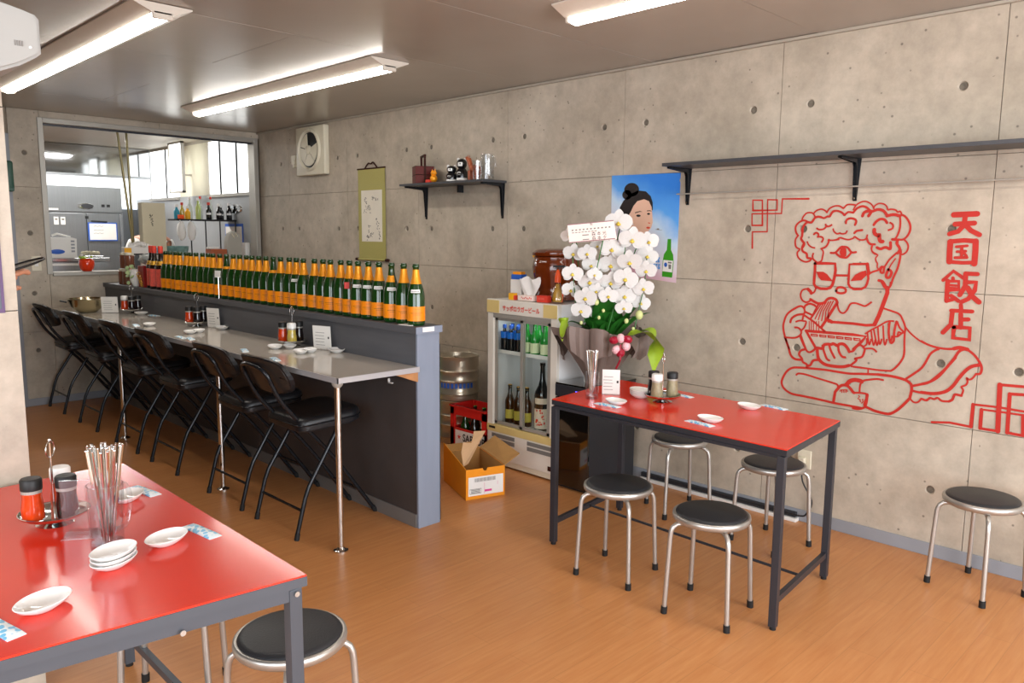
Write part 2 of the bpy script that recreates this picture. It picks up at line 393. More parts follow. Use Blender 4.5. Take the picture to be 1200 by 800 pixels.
def text_bm(mb, s, size, origin, ux, uy, off=0.0, align='LEFT', stretch=1.0, bold=0.0):
    # flat printed lettering: glyph outlines laid on the plane spanned by ux, uy
    cu = bpy.data.curves.new('tmp_text', 'FONT'); cu.body = s; cu.size = size; cu.align_x = align; cu.resolution_u = 3; cu.offset = bold * size
    o = bpy.data.objects.new('tmp_text', cu); C.objects.link(o)
    me = bpy.data.meshes.new_from_object(o.evaluated_get(bpy.context.evaluated_depsgraph_get()))
    ux = Vector(ux).normalized(); uy = Vector(uy).normalized(); n = ux.cross(uy); og = Vector(origin)
    vs = [mb.bm.verts.new(og + ux * v.co.x * stretch + uy * v.co.y + n * off) for v in me.vertices]
    for p in me.polygons:
        try: mb.bm.faces.new([vs[i] for i in p.vertices])
        except ValueError: pass
    bpy.data.objects.remove(o); bpy.data.curves.remove(cu); bpy.data.meshes.remove(me)
    return mb
MURAL = {'corner_fret':[(9.5,0,[(2033,1577),(2036,1627),(1983,1625),(1976,1498)]),(9.5,0,[(1976,1498),(2034,1498),(2037,1557),(1876,1557),(1875,1629),(1739,1626)]),(9.5,0,[(2033,1574),(1900,1574),(1902,1625),(1954,1627),(1948,1466),(2029,1465),(2026,1382)])],'figure':[(7.7,1,[(1767,1522),(1763,1537),(1747,1556),(1726,1559),(1711,1553),(1701,1536),(1705,1528)]),(7.7,1,[(1711,1553),(1697,1568),(1672,1575),(1652,1566),(1645,1556)]),(7.7,1,[(1645,1556),(1634,1576),(1610,1588),(1586,1588),(1564,1575)]),(7.7,1,[(1565,1577),(1550,1593),(1526,1594),(1506,1590)]),(6.9,1,[(1520,1568),(1506,1592),(1483,1605),(1464,1607),(1444,1598),(1431,1585),(1427,1575)]),(6.9,1,[(1426,1571),(1423,1584),(1405,1596),(1382,1593),(1368,1581),(1364,1566)]),(7.7,1,[(1364,1566),(1347,1569),(1328,1565),(1320,1556),(1309,1559),(1301,1546)]),(9.5,1,[(1319,1538),(1297,1542),(1278,1527),(1263,1500),(1261,1473),(1272,1447),(1289,1433),(1308,1433)]),(9.5,1,[(1736,1514),(1758,1522),(1784,1510),(1798,1489),(1794,1464),(1782,1447)]),(8.6,1,[(1782,1447),(1794,1430),(1795,1409),(1788,1390),(1767,1380)]),(8.6,1,[(1770,1377),(1781,1364),(1778,1345),(1764,1330),(1737,1319),(1715,1325),(1706,1338)]),(7.7,1,[(1286,1435),(1270,1420),(1263,1401),(1269,1378),(1285,1366),(1296,1370)]),(11.2,1,[(1764,1472),(1757,1493),(1740,1512),(1717,1512),(1703,1532),(1686,1539),(1669,1536)]),(9.5,1,[(1669,1536),(1656,1532),(1640,1540),(1630,1540),(1617,1562),(1596,1566),(1571,1557),(1560,1545)]),(9.5,1,[(1628,1540),(1617,1560),(1596,1566),(1573,1557),(1558,1545)]),(9.5,1,[(1558,1545),(1543,1559),(1519,1556)]),(10.3,1,[(1519,1556),(1504,1574),(1482,1585),(1462,1581),(1441,1565),(1430,1563)]),(13.8,1,[(1475,1540),(1468,1556),(1449,1563),(1437,1559),(1447,1540)]),(12.9,1,[(1430,1561),(1407,1569),(1384,1564),(1368,1547),(1365,1539)]),(13.8,1,[(1365,1539),(1345,1544),(1327,1544),(1308,1538)]),(8.6,1,[(1308,1536),(1304,1504),(1307,1470),(1319,1439),(1334,1433)]),(12.0,1,[(1762,1477),(1762,1447),(1766,1431),(1749,1408),(1757,1389)]),(11.2,1,[(1749,1412),(1758,1390),(1754,1371),(1733,1359),(1729,1340),(1712,1337)]),(8.6,1,[(1698,1364),(1703,1350),(1699,1335),(1686,1323),(1676,1317)]),(8.6,1,[(1691,1485),(1678,1477),(1657,1479),(1645,1489),(1637,1497)]),(8.6,1,[(1648,1505),(1643,1493),(1629,1493),(1615,1501)]),(9.5,1,[(1702,1454),(1690,1462),(1679,1454),(1682,1442)]),(8.6,1,[(1682,1442),(1663,1442),(1654,1432),(1662,1415)]),(7.7,1,[(1735,1420),(1727,1404),(1711,1392),(1692,1388)]),(7.7,1,[(1610,1483),(1605,1469),(1589,1457),(1575,1461),(1573,1459),(1561,1457),(1547,1461),(1542,1473)]),(10.3,1,[(1550,1507),(1547,1523),(1529,1530),(1509,1525),(1502,1515),(1507,1499)]),(10.3,1,[(1507,1461),(1496,1471),(1472,1475)]),(7.7,1,[(1633,1426),(1608,1426),(1588,1430),(1572,1439),(1551,1433),(1531,1430),(1511,1437),(1504,1444),(1487,1433),(1471,1429),(1452,1434),(1446,1455)]),(10.3,1,[(1448,1436),(1439,1418),(1427,1410),(1410,1410)]),(6.9,1,[(1419,1408),(1424,1391),(1417,1375),(1397,1364)]),(12.0,1,[(1421,1499),(1411,1514),(1393,1525),(1374,1522),(1363,1508)]),(8.6,1,[(1352,1510),(1337,1500),(1337,1483),(1357,1474)]),(17.2,1,[(1417,1477),(1415,1461),(1399,1450),(1393,1454),(1392,1438),(1386,1424),(1376,1423)]),(12.9,1,[(1399,1395),(1383,1389),(1369,1395),(1357,1396),(1340,1390),(1341,1419)]),(12.0,1,[(1334,1433),(1311,1431),(1314,1416),(1301,1397),(1299,1385),(1307,1371)]),(9.5,1,[(1626,1429),(1628,1414),(1639,1395),(1661,1385)]),(7.7,1,[(1661,1385),(1650,1370),(1652,1348),(1657,1326),(1676,1317)]),(7.7,1,[(1626,1427),(1607,1426),(1576,1431)]),(10.3,1,[(1614,1366),(1591,1368),(1568,1393),(1553,1396),(1534,1392),(1515,1371),(1494,1372)]),(10.3,1,[(1591,1367),(1568,1349),(1549,1345),(1534,1347),(1515,1370)]),(13.8,0,[(1688,1313),(1686,1276),(1687,1244),(1687,1213),(1678,1199),(1652,1191),(1623,1192),(1605,1198),(1595,1214),(1588,1249),(1585,1283),(1589,1315),(1634,1315),(1688,1313)]),(10.3,0,[(1584,1259),(1523,1261)]),(11.2,0,[(1464,1317),(1520,1314),(1520,1264),(1519,1221),(1510,1206),(1488,1197),(1456,1200)]),(11.2,0,[(1503,1316),(1444,1318),(1434,1315),(1433,1285),(1428,1250),(1433,1225),(1440,1210),(1457,1201),(1495,1198)]),(15.5,0,[(1438,1318),(1434,1297),(1428,1274)]),(8.6,1,[(1428,1271),(1412,1282),(1384,1293),(1374,1308),(1360,1309),(1342,1339),(1321,1362),(1308,1374),(1294,1375)]),(10.3,1,[(1371,1305),(1377,1290),(1372,1280),(1363,1281),(1362,1294),(1360,1306)]),(12.0,1,[(1342,1296),(1350,1271),(1346,1259),(1334,1261),(1327,1281),(1333,1292),(1342,1296)]),(6.0,1,[(1339,1301),(1330,1321),(1313,1348)]),(6.4,1,[(1421,1401),(1422,1381),(1409,1366),(1393,1361),(1402,1346),(1398,1331),(1392,1322),(1392,1305),(1385,1296)]),(9.5,1,[(1294,1373),(1295,1340),(1303,1299),(1317,1260),(1326,1225),(1333,1213)]),(12.9,1,[(1381,1244),(1366,1241),(1354,1226),(1344,1209),(1338,1201)]),(12.0,1,[(1294,1375),(1302,1398),(1311,1412),(1312,1429)]),(11.2,1,[(1576,1185),(1569,1200),(1548,1203),(1532,1196),(1531,1182),(1547,1175),(1567,1176),(1576,1185)]),(8.6,1,[(1676,1195),(1681,1177),(1691,1168),(1703,1178),(1716,1186),(1742,1180),(1752,1156),(1743,1131),(1721,1120),(1700,1130),(1696,1137)]),(15.5,1,[(1716,1186),(1702,1174),(1698,1166)]),(12.9,1,[(1700,1136),(1678,1125),(1656,1118),(1631,1124),(1615,1142),(1595,1149),(1573,1142),(1566,1126)]),(8.6,1,[(1566,1126),(1560,1102),(1549,1084),(1532,1081),(1517,1097),(1503,1126),(1483,1132),(1459,1127),(1439,1121),(1427,1125),(1405,1143)]),(8.6,1,[(1328,1240),(1330,1217),(1340,1206)]),(18.9,0,[(1341,1212),(1339,1189),(1357,1124),(1370,1080),(1386,1038)]),(12.9,1,[(1367,1239),(1352,1216),(1342,1208)]),(12.9,0,[(1386,1036),(1425,1031),(1485,1034)]),(12.9,0,[(1485,1034),(1587,1033),(1613,1046)]),(17.2,0,[(1587,1033),(1613,1044)]),(13.8,0,[(1566,1130),(1587,1092),(1613,1044),(1636,1004)]),(9.5,0,[(1656,1120),(1686,1055),(1694,1041)]),(5.6,0,[(1643,1121),(1666,1082),(1690,1042)]),(5.6,0,[(1632,1124),(1654,1082),(1672,1039)]),(5.6,0,[(1620,1128),(1643,1083),(1655,1036)]),(5.6,0,[(1608,1131),(1631,1084),(1638,1033)]),(5.6,0,[(1597,1134),(1619,1085),(1621,1031)]),(5.6,0,[(1585,1137),(1607,1086),(1604,1028)]),(10.3,0,[(1726,1054),(1676,1026),(1615,981)]),(10.3,1,[(1720,1071),(1687,1059)]),(4.7,0,[(1700,1028),(1697,979)]),(4.7,0,[(1689,1029),(1686,980)]),(4.7,0,[(1678,1030),(1675,981)]),(4.7,0,[(1663,1031),(1660,983)]),(4.7,0,[(1651,1032),(1648,984)]),(13.8,0,[(1714,978),(1605,979),(1481,981),(1423,978),(1439,952),(1476,911)]),(12.9,0,[(1712,976),(1688,940),(1655,892)]),(6.9,0,[(1689,964),(1655,964),(1654,956),(1685,956),(1685,962)]),(6.9,0,[(1646,964),(1612,964),(1612,956),(1641,956),(1642,962)]),(6.9,0,[(1604,964),(1570,964),(1570,956),(1599,956),(1599,962)]),(6.9,0,[(1562,964),(1529,964),(1528,956),(1557,956),(1558,962)]),(6.9,0,[(1521,964),(1488,964),(1487,955),(1516,956),(1516,962)]),(6.9,0,[(1480,964),(1448,964),(1447,955),(1475,956),(1476,962)]),(10.3,1,[(1730,1090),(1746,1099),(1772,1089),(1815,1055),(1831,1013),(1833,982),(1822,939),(1806,902),(1793,872)]),(11.2,1,[(1797,1014),(1791,1034),(1765,1053),(1730,1060)]),(9.5,1,[(1730,1090),(1725,1073),(1730,1056),(1735,1029)]),(8.6,1,[(1770,1018),(1750,1026),(1728,1026),(1715,1023),(1722,996),(1738,976)]),(9.5,1,[(1771,990),(1753,989),(1738,976),(1740,956),(1767,938),(1817,935)]),(10.3,1,[(1728,1090),(1724,1103),(1703,1114),(1681,1110),(1672,1104)]),(10.3,1,[(1740,956),(1726,923),(1709,886)]),(12.0,1,[(1822,939),(1800,885),(1785,847),(1761,830),(1730,830)]),(10.3,1,[(1744,951),(1721,906),(1706,882),(1693,873),(1676,879),(1659,896)]),(11.2,1,[(1709,886),(1733,877),(1742,856),(1726,837),(1720,820),(1700,811),(1697,797)]),(12.0,1,[(1697,803),(1680,810),(1668,833),(1643,840)]),(14.6,1,[(1659,896),(1647,899),(1625,899),(1618,917),(1601,923),(1584,923),(1572,928),(1551,920),(1543,929),(1523,931),(1505,916),(1494,897)]),(15.5,1,[(1651,897),(1644,855),(1630,835),(1603,821),(1561,818),(1519,821),(1491,831)]),(11.2,1,[(1626,912),(1616,883),(1601,851),(1588,844)]),(11.2,1,[(1592,916),(1582,891),(1563,860)]),(11.2,1,[(1549,920),(1543,892),(1527,870),(1512,868)]),(10.3,1,[(1494,897),(1476,903),(1461,925),(1444,935),(1425,921),(1424,905),(1434,879),(1465,867),(1457,860),(1480,836),(1491,829)]),(8.6,1,[(1425,919),(1398,924),(1382,922),(1366,909)]),(7.7,1,[(1430,929),(1415,942),(1417,971)]),(7.7,1,[(1426,990),(1396,1013),(1366,1032),(1330,1057),(1300,1061)]),(7.7,1,[(1416,995),(1410,963),(1403,940),(1397,969)]),(7.7,1,[(1399,1006),(1391,963),(1383,940),(1377,969)]),(7.7,1,[(1388,1015),(1375,965),(1368,941),(1362,970)]),(7.7,1,[(1370,1026),(1362,970),(1355,947),(1349,975)]),(7.7,1,[(1347,1037),(1339,970),(1332,947),(1326,976)]),(7.7,1,[(1324,1048),(1316,989),(1308,966),(1303,994)]),(10.3,1,[(1319,1058),(1320,1004),(1308,960),(1295,971),(1296,999),(1294,1030),(1289,1060)]),(8.6,1,[(1295,991),(1280,992),(1261,1010),(1252,1011)]),(8.6,1,[(1287,1061),(1276,1036),(1262,1021),(1252,1011)]),(7.7,1,[(1280,992),(1278,1012),(1266,1009)]),(8.6,1,[(1353,1117),(1311,1106),(1280,1095),(1264,1072),(1250,1038),(1250,1011),(1249,972),(1246,933)]),(9.5,1,[(1246,933),(1248,901),(1264,867),(1284,841),(1299,829)]),(8.6,1,[(1299,829),(1352,826),(1407,827),(1471,827)]),(8.6,1,[(1431,828),(1483,828)]),(6.9,0,[(1401,824),(1400,805)]),(7.7,1,[(1250,1038),(1222,1009),(1184,982),(1147,967),(1108,959),(1070,958),(1036,963)]),(11.2,1,[(1697,792),(1732,790),(1772,784),(1802,761),(1823,719),(1824,692),(1806,668),(1769,651),(1714,648),(1652,645),(1592,641)]),(11.2,1,[(1696,792),(1610,795),(1543,793),(1485,792),(1429,798),(1355,805)]),(12.9,1,[(1355,805),(1293,805),(1236,797),(1214,786),(1205,776),(1202,752),(1207,716)]),(12.9,1,[(1207,714),(1228,685),(1256,652),(1288,628),(1315,626),(1358,631),(1398,643)]),(11.2,1,[(1399,645),(1414,634),(1437,626),(1458,627)]),(11.2,1,[(1418,633),(1458,635),(1549,637),(1592,641)]),(9.5,1,[(1750,751),(1739,759),(1703,759),(1633,747),(1555,734),(1540,728),(1535,714)]),(13.8,0,[(1535,714),(1549,693),(1554,645)]),(13.8,1,[(1535,714),(1522,728),(1501,733),(1485,727),(1467,709),(1459,702)]),(19.8,1,[(1497,736),(1482,755),(1459,765),(1434,764),(1426,761)]),(12.9,1,[(1485,727),(1472,717),(1465,705)]),(9.5,1,[(1459,702),(1431,706),(1399,705),(1394,695),(1404,669),(1407,650)]),(8.6,1,[(1426,761),(1433,739),(1433,706)]),(9.5,1,[(1428,758),(1415,768),(1388,776),(1357,783),(1330,782)]),(13.8,0,[(1397,703),(1398,670),(1402,644)]),(5.2,0,[(1518,708),(1516,693)]),(5.2,0,[(1508,709),(1506,695)]),(5.2,0,[(1498,711),(1496,697)]),(5.2,0,[(1526,698),(1522,707),(1492,712),(1489,702)]),(5.2,0,[(1438,693),(1431,687),(1439,676),(1428,673),(1426,661)]),(5.2,0,[(1417,679),(1414,665),(1421,656)]),(10.3,1,[(1229,802),(1195,832),(1168,859),(1152,889),(1137,925),(1118,945),(1104,952)]),(11.2,1,[(1202,772),(1170,783),(1135,797),(1102,829),(1070,868),(1033,922)]),(12.0,1,[(1163,786),(1128,802),(1095,830),(1064,876),(1039,917),(1022,950),(1002,963),(987,961)]),(10.3,1,[(1200,751),(1160,747),(1103,751),(1062,765),(1043,783)]),(14.6,1,[(1160,749),(1107,751),(1062,767),(1034,796),(1013,834),(989,871),(964,893),(935,902)]),(9.5,1,[(1177,981),(1147,967),(1104,958),(1059,957),(1030,966)]),(16.3,1,[(1043,961),(1020,968),(989,963)]),(10.3,1,[(989,963),(961,942),(939,914),(929,890),(932,865),(948,861)]),(8.2,1,[(948,861),(960,841),(972,833),(983,839),(978,823),(984,807),(1000,797),(992,783),(997,760)]),(11.2,1,[(997,758),(1021,760),(1027,751),(1032,735),(1045,725)]),(9.5,1,[(1045,725),(1073,723),(1091,734),(1105,726),(1123,729),(1136,715),(1158,720)]),(8.2,1,[(1205,712),(1189,699),(1171,702),(1156,720),(1140,716),(1122,727)])],'figure_fill':[(0.0,0,[(1567,1387),(1553,1395),(1540,1387),(1538,1372),(1538,1354),(1550,1346),(1565,1352),(1571,1370)]),(0.0,0,[(1679,1273),(1644,1274),(1625,1264),(1594,1230),(1651,1232),(1665,1245)]),(0.0,0,[(1510,1235),(1491,1265),(1465,1281),(1442,1288),(1436,1267),(1459,1241)])],'lettering':[(24.1,0,[(1087,1541),(998,1544)]),(21.5,0,[(1079,1501),(1005,1505)]),(20.6,0,[(1042,1539),(1044,1496),(1065,1470),(1098,1459)]),(20.6,0,[(1037,1496),(1016,1474),(982,1456)]),(24.1,0,[(1092,1426),(1092,1382),(1090,1339)]),(19.8,0,[(1095,1426),(1039,1432),(994,1429)]),(24.1,0,[(994,1429),(992,1384),(992,1333)]),(16.3,0,[(1090,1339),(1038,1336),(1002,1338)]),(12.0,0,[(1067,1404),(1025,1409)]),(12.0,0,[(1062,1383),(1029,1386)]),(12.9,0,[(1068,1357),(1022,1359)]),(12.9,0,[(1045,1405),(1043,1359)]),(11.2,0,[(1035,1379),(1024,1365)]),(15.5,0,[(1108,1258),(1070,1299),(1030,1271)]),(14.6,0,[(1070,1269),(1069,1257)]),(18.9,0,[(1090,1256),(1088,1168)]),(14.6,0,[(1090,1254),(1046,1256),(1043,1219),(1085,1215)]),(10.3,0,[(1080,1238),(1053,1237)]),(8.6,0,[(1080,1227),(1052,1226)]),(15.5,0,[(1086,1168),(1063,1176)]),(17.2,0,[(1071,1192),(1041,1171)]),(18.1,0,[(1021,1290),(976,1290)]),(19.8,0,[(1021,1290),(1019,1237),(1037,1197)]),(18.9,0,[(1015,1253),(978,1255),(981,1220),(1003,1182),(1029,1167)]),(21.5,0,[(1009,1230),(987,1193),(961,1171)]),(17.2,0,[(1030,1153),(1027,1130)]),(17.2,0,[(1066,1127),(984,1129)]),(19.8,0,[(1061,1125),(1063,1066),(1092,1028)]),(18.9,0,[(1027,1114),(1023,1056)]),(18.1,0,[(1021,1091),(996,1094)]),(18.9,0,[(1049,1053),(1050,1008),(985,1006),(987,1057),(1050,1056)])],'right_fret':[(10.3,0,[(1107,620),(1035,631),(950,627)]),(14.6,0,[(950,627),(949,727)]),(9.5,0,[(949,727),(853,730),(760,727)]),(14.6,0,[(915,710),(914,627)]),(11.2,0,[(914,627),(844,627)]),(19.8,0,[(847,627),(855,827)]),(12.0,0,[(855,827),(768,831)]),(8.6,0,[(915,710),(852,711),(758,711)]),(15.5,0,[(812,626),(816,793)]),(12.9,0,[(816,793),(765,797)]),(12.0,0,[(814,627),(751,624)]),(15.5,0,[(760,709),(754,626)])]}

# ================================================================ THE SETTING
JY = [4.8081 + 0.9662 * k for k in range(-8, 3)]      # formwork joints along the right wall
ZR = [0.0, 0.6146, 1.2045, 1.7891, 2.4]                # formwork joints in height
def panel_bm(u0, u1, v0, v1, holes, fn, depth=0.015, gap=0.0015):
    mb = MB(); bm = mb.bm; u0 += gap; u1 -= gap; v0 += gap; v1 -= gap; h = 0.04
    U = sorted({u0, u1} | {x for hu, hv in holes for x in (hu - h, hu + h)}); V = sorted({v0, v1} | {x for hu, hv in holes for x in (hv - h, hv + h)})
    V = [v for v in V if v0 <= v <= v1]; U = [u for u in U if u0 <= u <= u1]
    vc = {}
    def vt(u, v, d=0.0):
        k = (round(u, 5), round(v, 5), round(d, 5))
        if k not in vc: vc[k] = bm.verts.new(fn(u, v, d))
        return vc[k]
    for a, b in zip(U, U[1:]):
        for c, d in zip(V, V[1:]):
            hh = [q for q in holes if abs((a + b) / 2 - q[0]) < 1e-4 and abs((c + d) / 2 - q[1]) < 1e-4]
            if not hh: bm.faces.new((vt(a, c), vt(b, c), vt(b, d), vt(a, d))); continue
            cu, cv = hh[0]; n = 16; sq = []; ci = []; de = []
            for i in range(n):
                t = 2 * PI * i / n + PI / 4; ct, st = math.cos(t), math.sin(t); k = h / max(abs(ct), abs(st))
                sq.append(vt(cu + ct * k, cv + st * k)); ci.append(vt(cu + ct * 0.0215, cv + st * 0.0215)); de.append(vt(cu + ct * 0.016, cv + st * 0.016, 0.010))
            for i in range(n):
                j = (i + 1) % n
                bm.faces.new((sq[i], sq[j], ci[j], ci[i])); bm.faces.new((ci[i], ci[j], de[j], de[i]))
    for a, b in (((u0, v0), (u1, v0)), ((u1, v0), (u1, v1)), ((u1, v1), (u0, v1)), ((u0, v1), (u0, v0))):
        bm.faces.new((vt(*a), vt(*b), vt(*b, depth), vt(*a, depth)))
    return mb
def plug_bm(cu, cv, fn):
    mb = MB(); n = 14
    mb.bm.faces.new([mb.bm.verts.new(fn(cu + 0.0175 * math.cos(2 * PI * i / n), cv + 0.0175 * math.sin(2 * PI * i / n), 0.008)) for i in range(n)])
    mb.bm.faces.new([mb.bm.verts.new(fn(cu + 0.004 + 0.008 * math.cos(2 * PI * i / 8), cv + 0.003 + 0.006 * math.sin(2 * PI * i / 8), 0.0072)) for i in range(8)])
    return mb
def wallpanels(parent, cols, rows, hpos, fn, hz=(0.307, 0.888, 1.480, 2.080)):
    for a, b in zip(cols, cols[1:]):
        for i in rows:
            v0, v1 = (ZR[i], ZR[i + 1]) if isinstance(i, int) else i
            hs = [(h, z) for h in hpos if a + 0.05 < h < b - 0.05 for z in hz if v0 + 0.05 < z < v1 - 0.05]
            off = random.uniform(0.0, 0.0012)
            f2 = lambda u, v, d, o=off: fn(u, v, d + o)
            panel_bm(a, b, v0, v1, hs, f2).build('concrete_panel', 'conc', parent)
            for h, z in hs: plug_bm(h, z, f2).build('tie_hole', 'cone', parent)
XR = 3.7802; YB = 7.3126
wr = struct(MB().bb((XR + 0.014, -3.0, -0.05), (XR + 0.16, YB + 0.14, 2.45)).build('wall_right', 'conc_groove'))
cols = [-3.0] + [y for y in JY if y < YB] + [YB]
wallpanels(wr, cols, (0, 1, 2, 3), [y + s for y in JY for s in (-0.15, 0.15)], lambda u, v, d: (XR + d, u, v))
# small cove strip along the ceiling
struct(MB().bb((XR - 0.022, -3, 2.385), (XR, YB, 2.398)).build('trim_1', 'trimw'))
struct(MB().bb((XR - 0.006, -3, 0.0), (XR - 0.0005, YB, 0.062), bev=0.002).build('baseboard_right', 'skirt'))
# back wall with the kitchen hatch
wb = MB(); yb0, yb1 = YB + 0.014, YB + 0.13
wb.bb((-2.0, yb0, 0), (1.885, yb1, 2.45)); wb.bb((1.885, yb0, 0), (3.79, yb1, 1.087)); wb.bb((1.885, yb0, 2.345), (3.79, yb1, 2.45))
wb = struct(wb.build('wall_back', 'conc_groove'))
fb = lambda u, v, d: (u, YB + d, v)
wallpanels(wb, [0.70, 1.62], (0, 1, 2, 3), [], fb)
wallpanels(wb, [1.66, 1.885], (0, 1, 2, 3), [1.765], fb, hz=(0.46, 0.93, 1.42, 2.06))
wallpanels(wb, [1.885, 2.837, XR], (0, (0.6146, 1.085)), [2.69, 2.98], fb, hz=(0.307, 0.888))
wallpanels(wb, [1.885, 2.837, XR], ((2.347, 2.4),), [], fb)
struct(MB().bb((1.622, YB - 0.02, 0), (1.66, YB + 0.02, 2.2), bev=0.003).build('trim_2', 'skirt'))
struct(MB().bb((1.60, YB - 0.004, 0), (1.622, YB + 0.012, 2.4)).build('gap_shade_strip', 'iron'))  # dark strip put in for the shadow gap beside the jamb
struct(MB().bb((1.66, YB - 0.006, 0), (2.297, YB - 0.0005, 0.062), bev=0.002).build('baseboard_back', 'skirt'))
struct(MB().bb((2.446, YB - 0.006, 0), (XR - 0.006, YB - 0.0005, 0.062), bev=0.002).build('baseboard_back', 'skirt'))
# hatch frame
hf_ = struct(pgroup('window_1'))
MB().bb((1.868, YB - 0.012, 1.085), (1.908, YB + 0.12, 2.347), bev=0.002).build('jamb', 'alu', hf_)
MB().bb((3.722, YB - 0.012, 1.085), (3.766, YB + 0.12, 2.347), bev=0.002).build('jamb', 'alu', hf_)
MB().bb((1.9085, YB - 0.0115, 2.306), (3.7215, YB + 0.12, 2.3465), bev=0.002).build('head_rail', 'alu', hf_)
MB().bb((1.9085, YB - 0.016, 1.07), (3.7215, YB + 0.14, 1.10), bev=0.002).build('sill', 'alu', hf_)
MB().bb((1.908, YB + 0.03, 2.29), (3.722, YB + 0.05, 2.306)).build('track', 'iron', hf_)
# floor
struct(MB().bb((-2.3, -3.1, -0.06), (3.95, 10.8, 0)).build('floor', 'floor'))
# ceiling of boards
ce = struct(MB().bb((-2.3, -3.1, 2.408), (3.95, YB + 0.13, 2.5)).build('ceiling', 'ceil_base'))
rows_ = [1.735 + 0.93 * k for k in range(-6, 8)]
for i, (a, b) in enumerate(zip(rows_, rows_[1:])):
    b = min(b, YB)
    if a >= YB: break
    xs = [2.07 + 1.82 * k + (0.91 if i % 2 else 0) for k in range(-4, 3)]; xs = [max(-2.2, min(XR, x)) for x in xs]; xs = sorted(set(xs))
    for c, d in zip(xs, xs[1:]):
        mb = MB(); n = 6; z = 2.4
        ax, ay = random.uniform(-.0015, .0015), random.uniform(-.0015, .0015); sag = random.uniform(0.0005, 0.002)
        vs = []
        for p in range(n + 1):
            for q in range(n + 1):
                u, v = p / n, q / n
                vs.append(mb.bm.verts.new((c + .0015 + (d - c - .003) * u, a + .0015 + (b - a - .003) * v, z + ax * (u - .5) + ay * (v - .5) - sag * math.sin(PI * u) * math.sin(PI * v))))
        for p in range(n):
            for q in range(n):
                k = p * (n + 1) + q; mb.bm.faces.new((vs[k], vs[k + n + 1], vs[k + n + 2], vs[k + 1]))
        r_ = bmesh.ops.extrude_face_region(mb.bm, geom=mb.bm.faces[:]); bmesh.ops.translate(mb.bm, vec=(0, 0, 0.007), verts=[v for v in r_['geom'] if isinstance(v, bmesh.types.BMVert)])
        mb.build('ceiling_board', 'ceil', ce, smooth=40)
# concrete pillar wall on the left
PX, PY = 0.600, 2.675
pw = struct(MB().bb((-2.0, PY + 0.014, 0), (PX - 0.004, PY + 0.20, 2.41)).build('wall_left', 'conc_groove'))
fp = lambda u, v, d: (u, PY + d, v)
wallpanels(pw, [-2.0, -1.033, -0.366, PX], (0, 1, 2, 3), [-1.18, -0.88, 0.47, -0.22], fp, hz=(0.307, 0.93, 1.48, 2.08))
wallpanels(pw, [PY, PY + 0.20], (0, 1, 2, 3), [], lambda u, v, d: (PX - d, u, v))
# outer walls out of view: left side with a wide window, shop front behind the camera
w2 = MB(); w2.bb((-2.14, -3, 0), (-2.0, PY, 0.55)); w2.bb((-2.14, -3, 2.3), (-2.0, PY, 2.45)); w2.bb((-2.14, -3, 0.55), (-2.0, -1.7, 2.3)); w2.bb((-2.14, 2.1, 0.55), (-2.0, YB, 2.45)); w2.bb((-2.14, PY, 0), (-2.0, YB, 0.55))
struct(w2.build('wall_outer_left', 'conc'))
w3 = MB(); w3.bb((-2.14, -3.14, 0), (3.94, -3.0, 0.25)); w3.bb((-2.14, -3.14, 2.42), (3.94, -3.0, 2.5)); w3.bb((-2.14, -3.14, 0.25), (-1.15, -3.0, 2.42)); w3.bb((3.55, -3.14, 0.25), (3.94, -3.0, 2.42))
struct(w3.build('wall_front', 'conc'))
w4 = MB()
for x in (-0.0, 1.2, 2.4): w4.bb((x - 0.03, -3.08, 0.25), (x + 0.03, -3.02, 2.42))
struct(w4.build('window_2', 'alu'))

# ---------------------------------------------------------------- kitchen behind the hatch
KY0, KY1 = YB + 0.13, 10.6
kr = struct(pgroup('wall_kitchen_right'))
MB().bb((XR, KY0, 0), (XR + 0.1, KY1, 1.84)).build('steel_panel', 'kwall', kr)
MB().bb((XR, KY0, 2.40), (XR + 0.1, KY1, 2.5)).build('upper_panel', 'trimw', kr)
MB().bb((XR, 8.47, 1.84), (XR + 0.1, 9.22, 2.40)).build('upper_panel', 'cream', kr)
struct(MB().bb((0.9, KY1, 0), (XR + 0.1, KY1 + 0.1, 1.72)).build('wall_kitchen_back', 'steel_grey'))
struct(MB().bb((0.9, KY1, 2.13), (XR + 0.1, KY1 + 0.1, 2.5)).build('wall_kitchen_back', 'kwall'))
struct(MB().bb((0.8, KY0, 0), (0.9, KY1 + 0.1, 2.5)).build('wall_kitchen_left', 'kwall'))
struct(MB().bb((0.8, KY0, 2.43), (XR + 0.1, KY1 + 0.1, 2.5)).build('ceiling_kitchen', 'trimw'))
def winpanes(name, ys, z0, z1):
    w = struct(pgroup(name))
    MB().bb((XR - 0.03, ys[0], z0 - 0.03), (XR + 0.02, ys[-1], z0)).build('window_sill', 'alu', w)
    for i, (a, b) in enumerate(zip(ys, ys[1:])):
        MB().bb((XR + 0.006, a + 0.002, z0 + 0.002), (XR + 0.012, b - 0.002, z1)).build('pane', 'bright', w)
        for y in (a, b): MB().bb((XR + 0.001, y - 0.016, z0), (XR + 0.010, y + 0.016, z1)).build('window_frame', 'white', w)
winpanes('window_3', [7.46, 7.80, 8.18, 8.46], 1.84, 2.40)
winpanes('window_4', [9.24, 9.62, 10.10], 1.84, 2.40)
w = struct(pgroup('window_5'))
for a, b in ((0.95, 2.62), (2.65, 3.76)):
    MB().bb((a, KY1 + 0.03, 1.74), (b, KY1 + 0.036, 2.11)).build('pane', 'brightw', w)  # window strip drawn lower; glow there stands for a reflection on stainless
MB().bb((2.62, KY1 - 0.01, 1.72), (2.65, KY1 + 0.05, 2.13)).build('window_frame', 'alu', w)
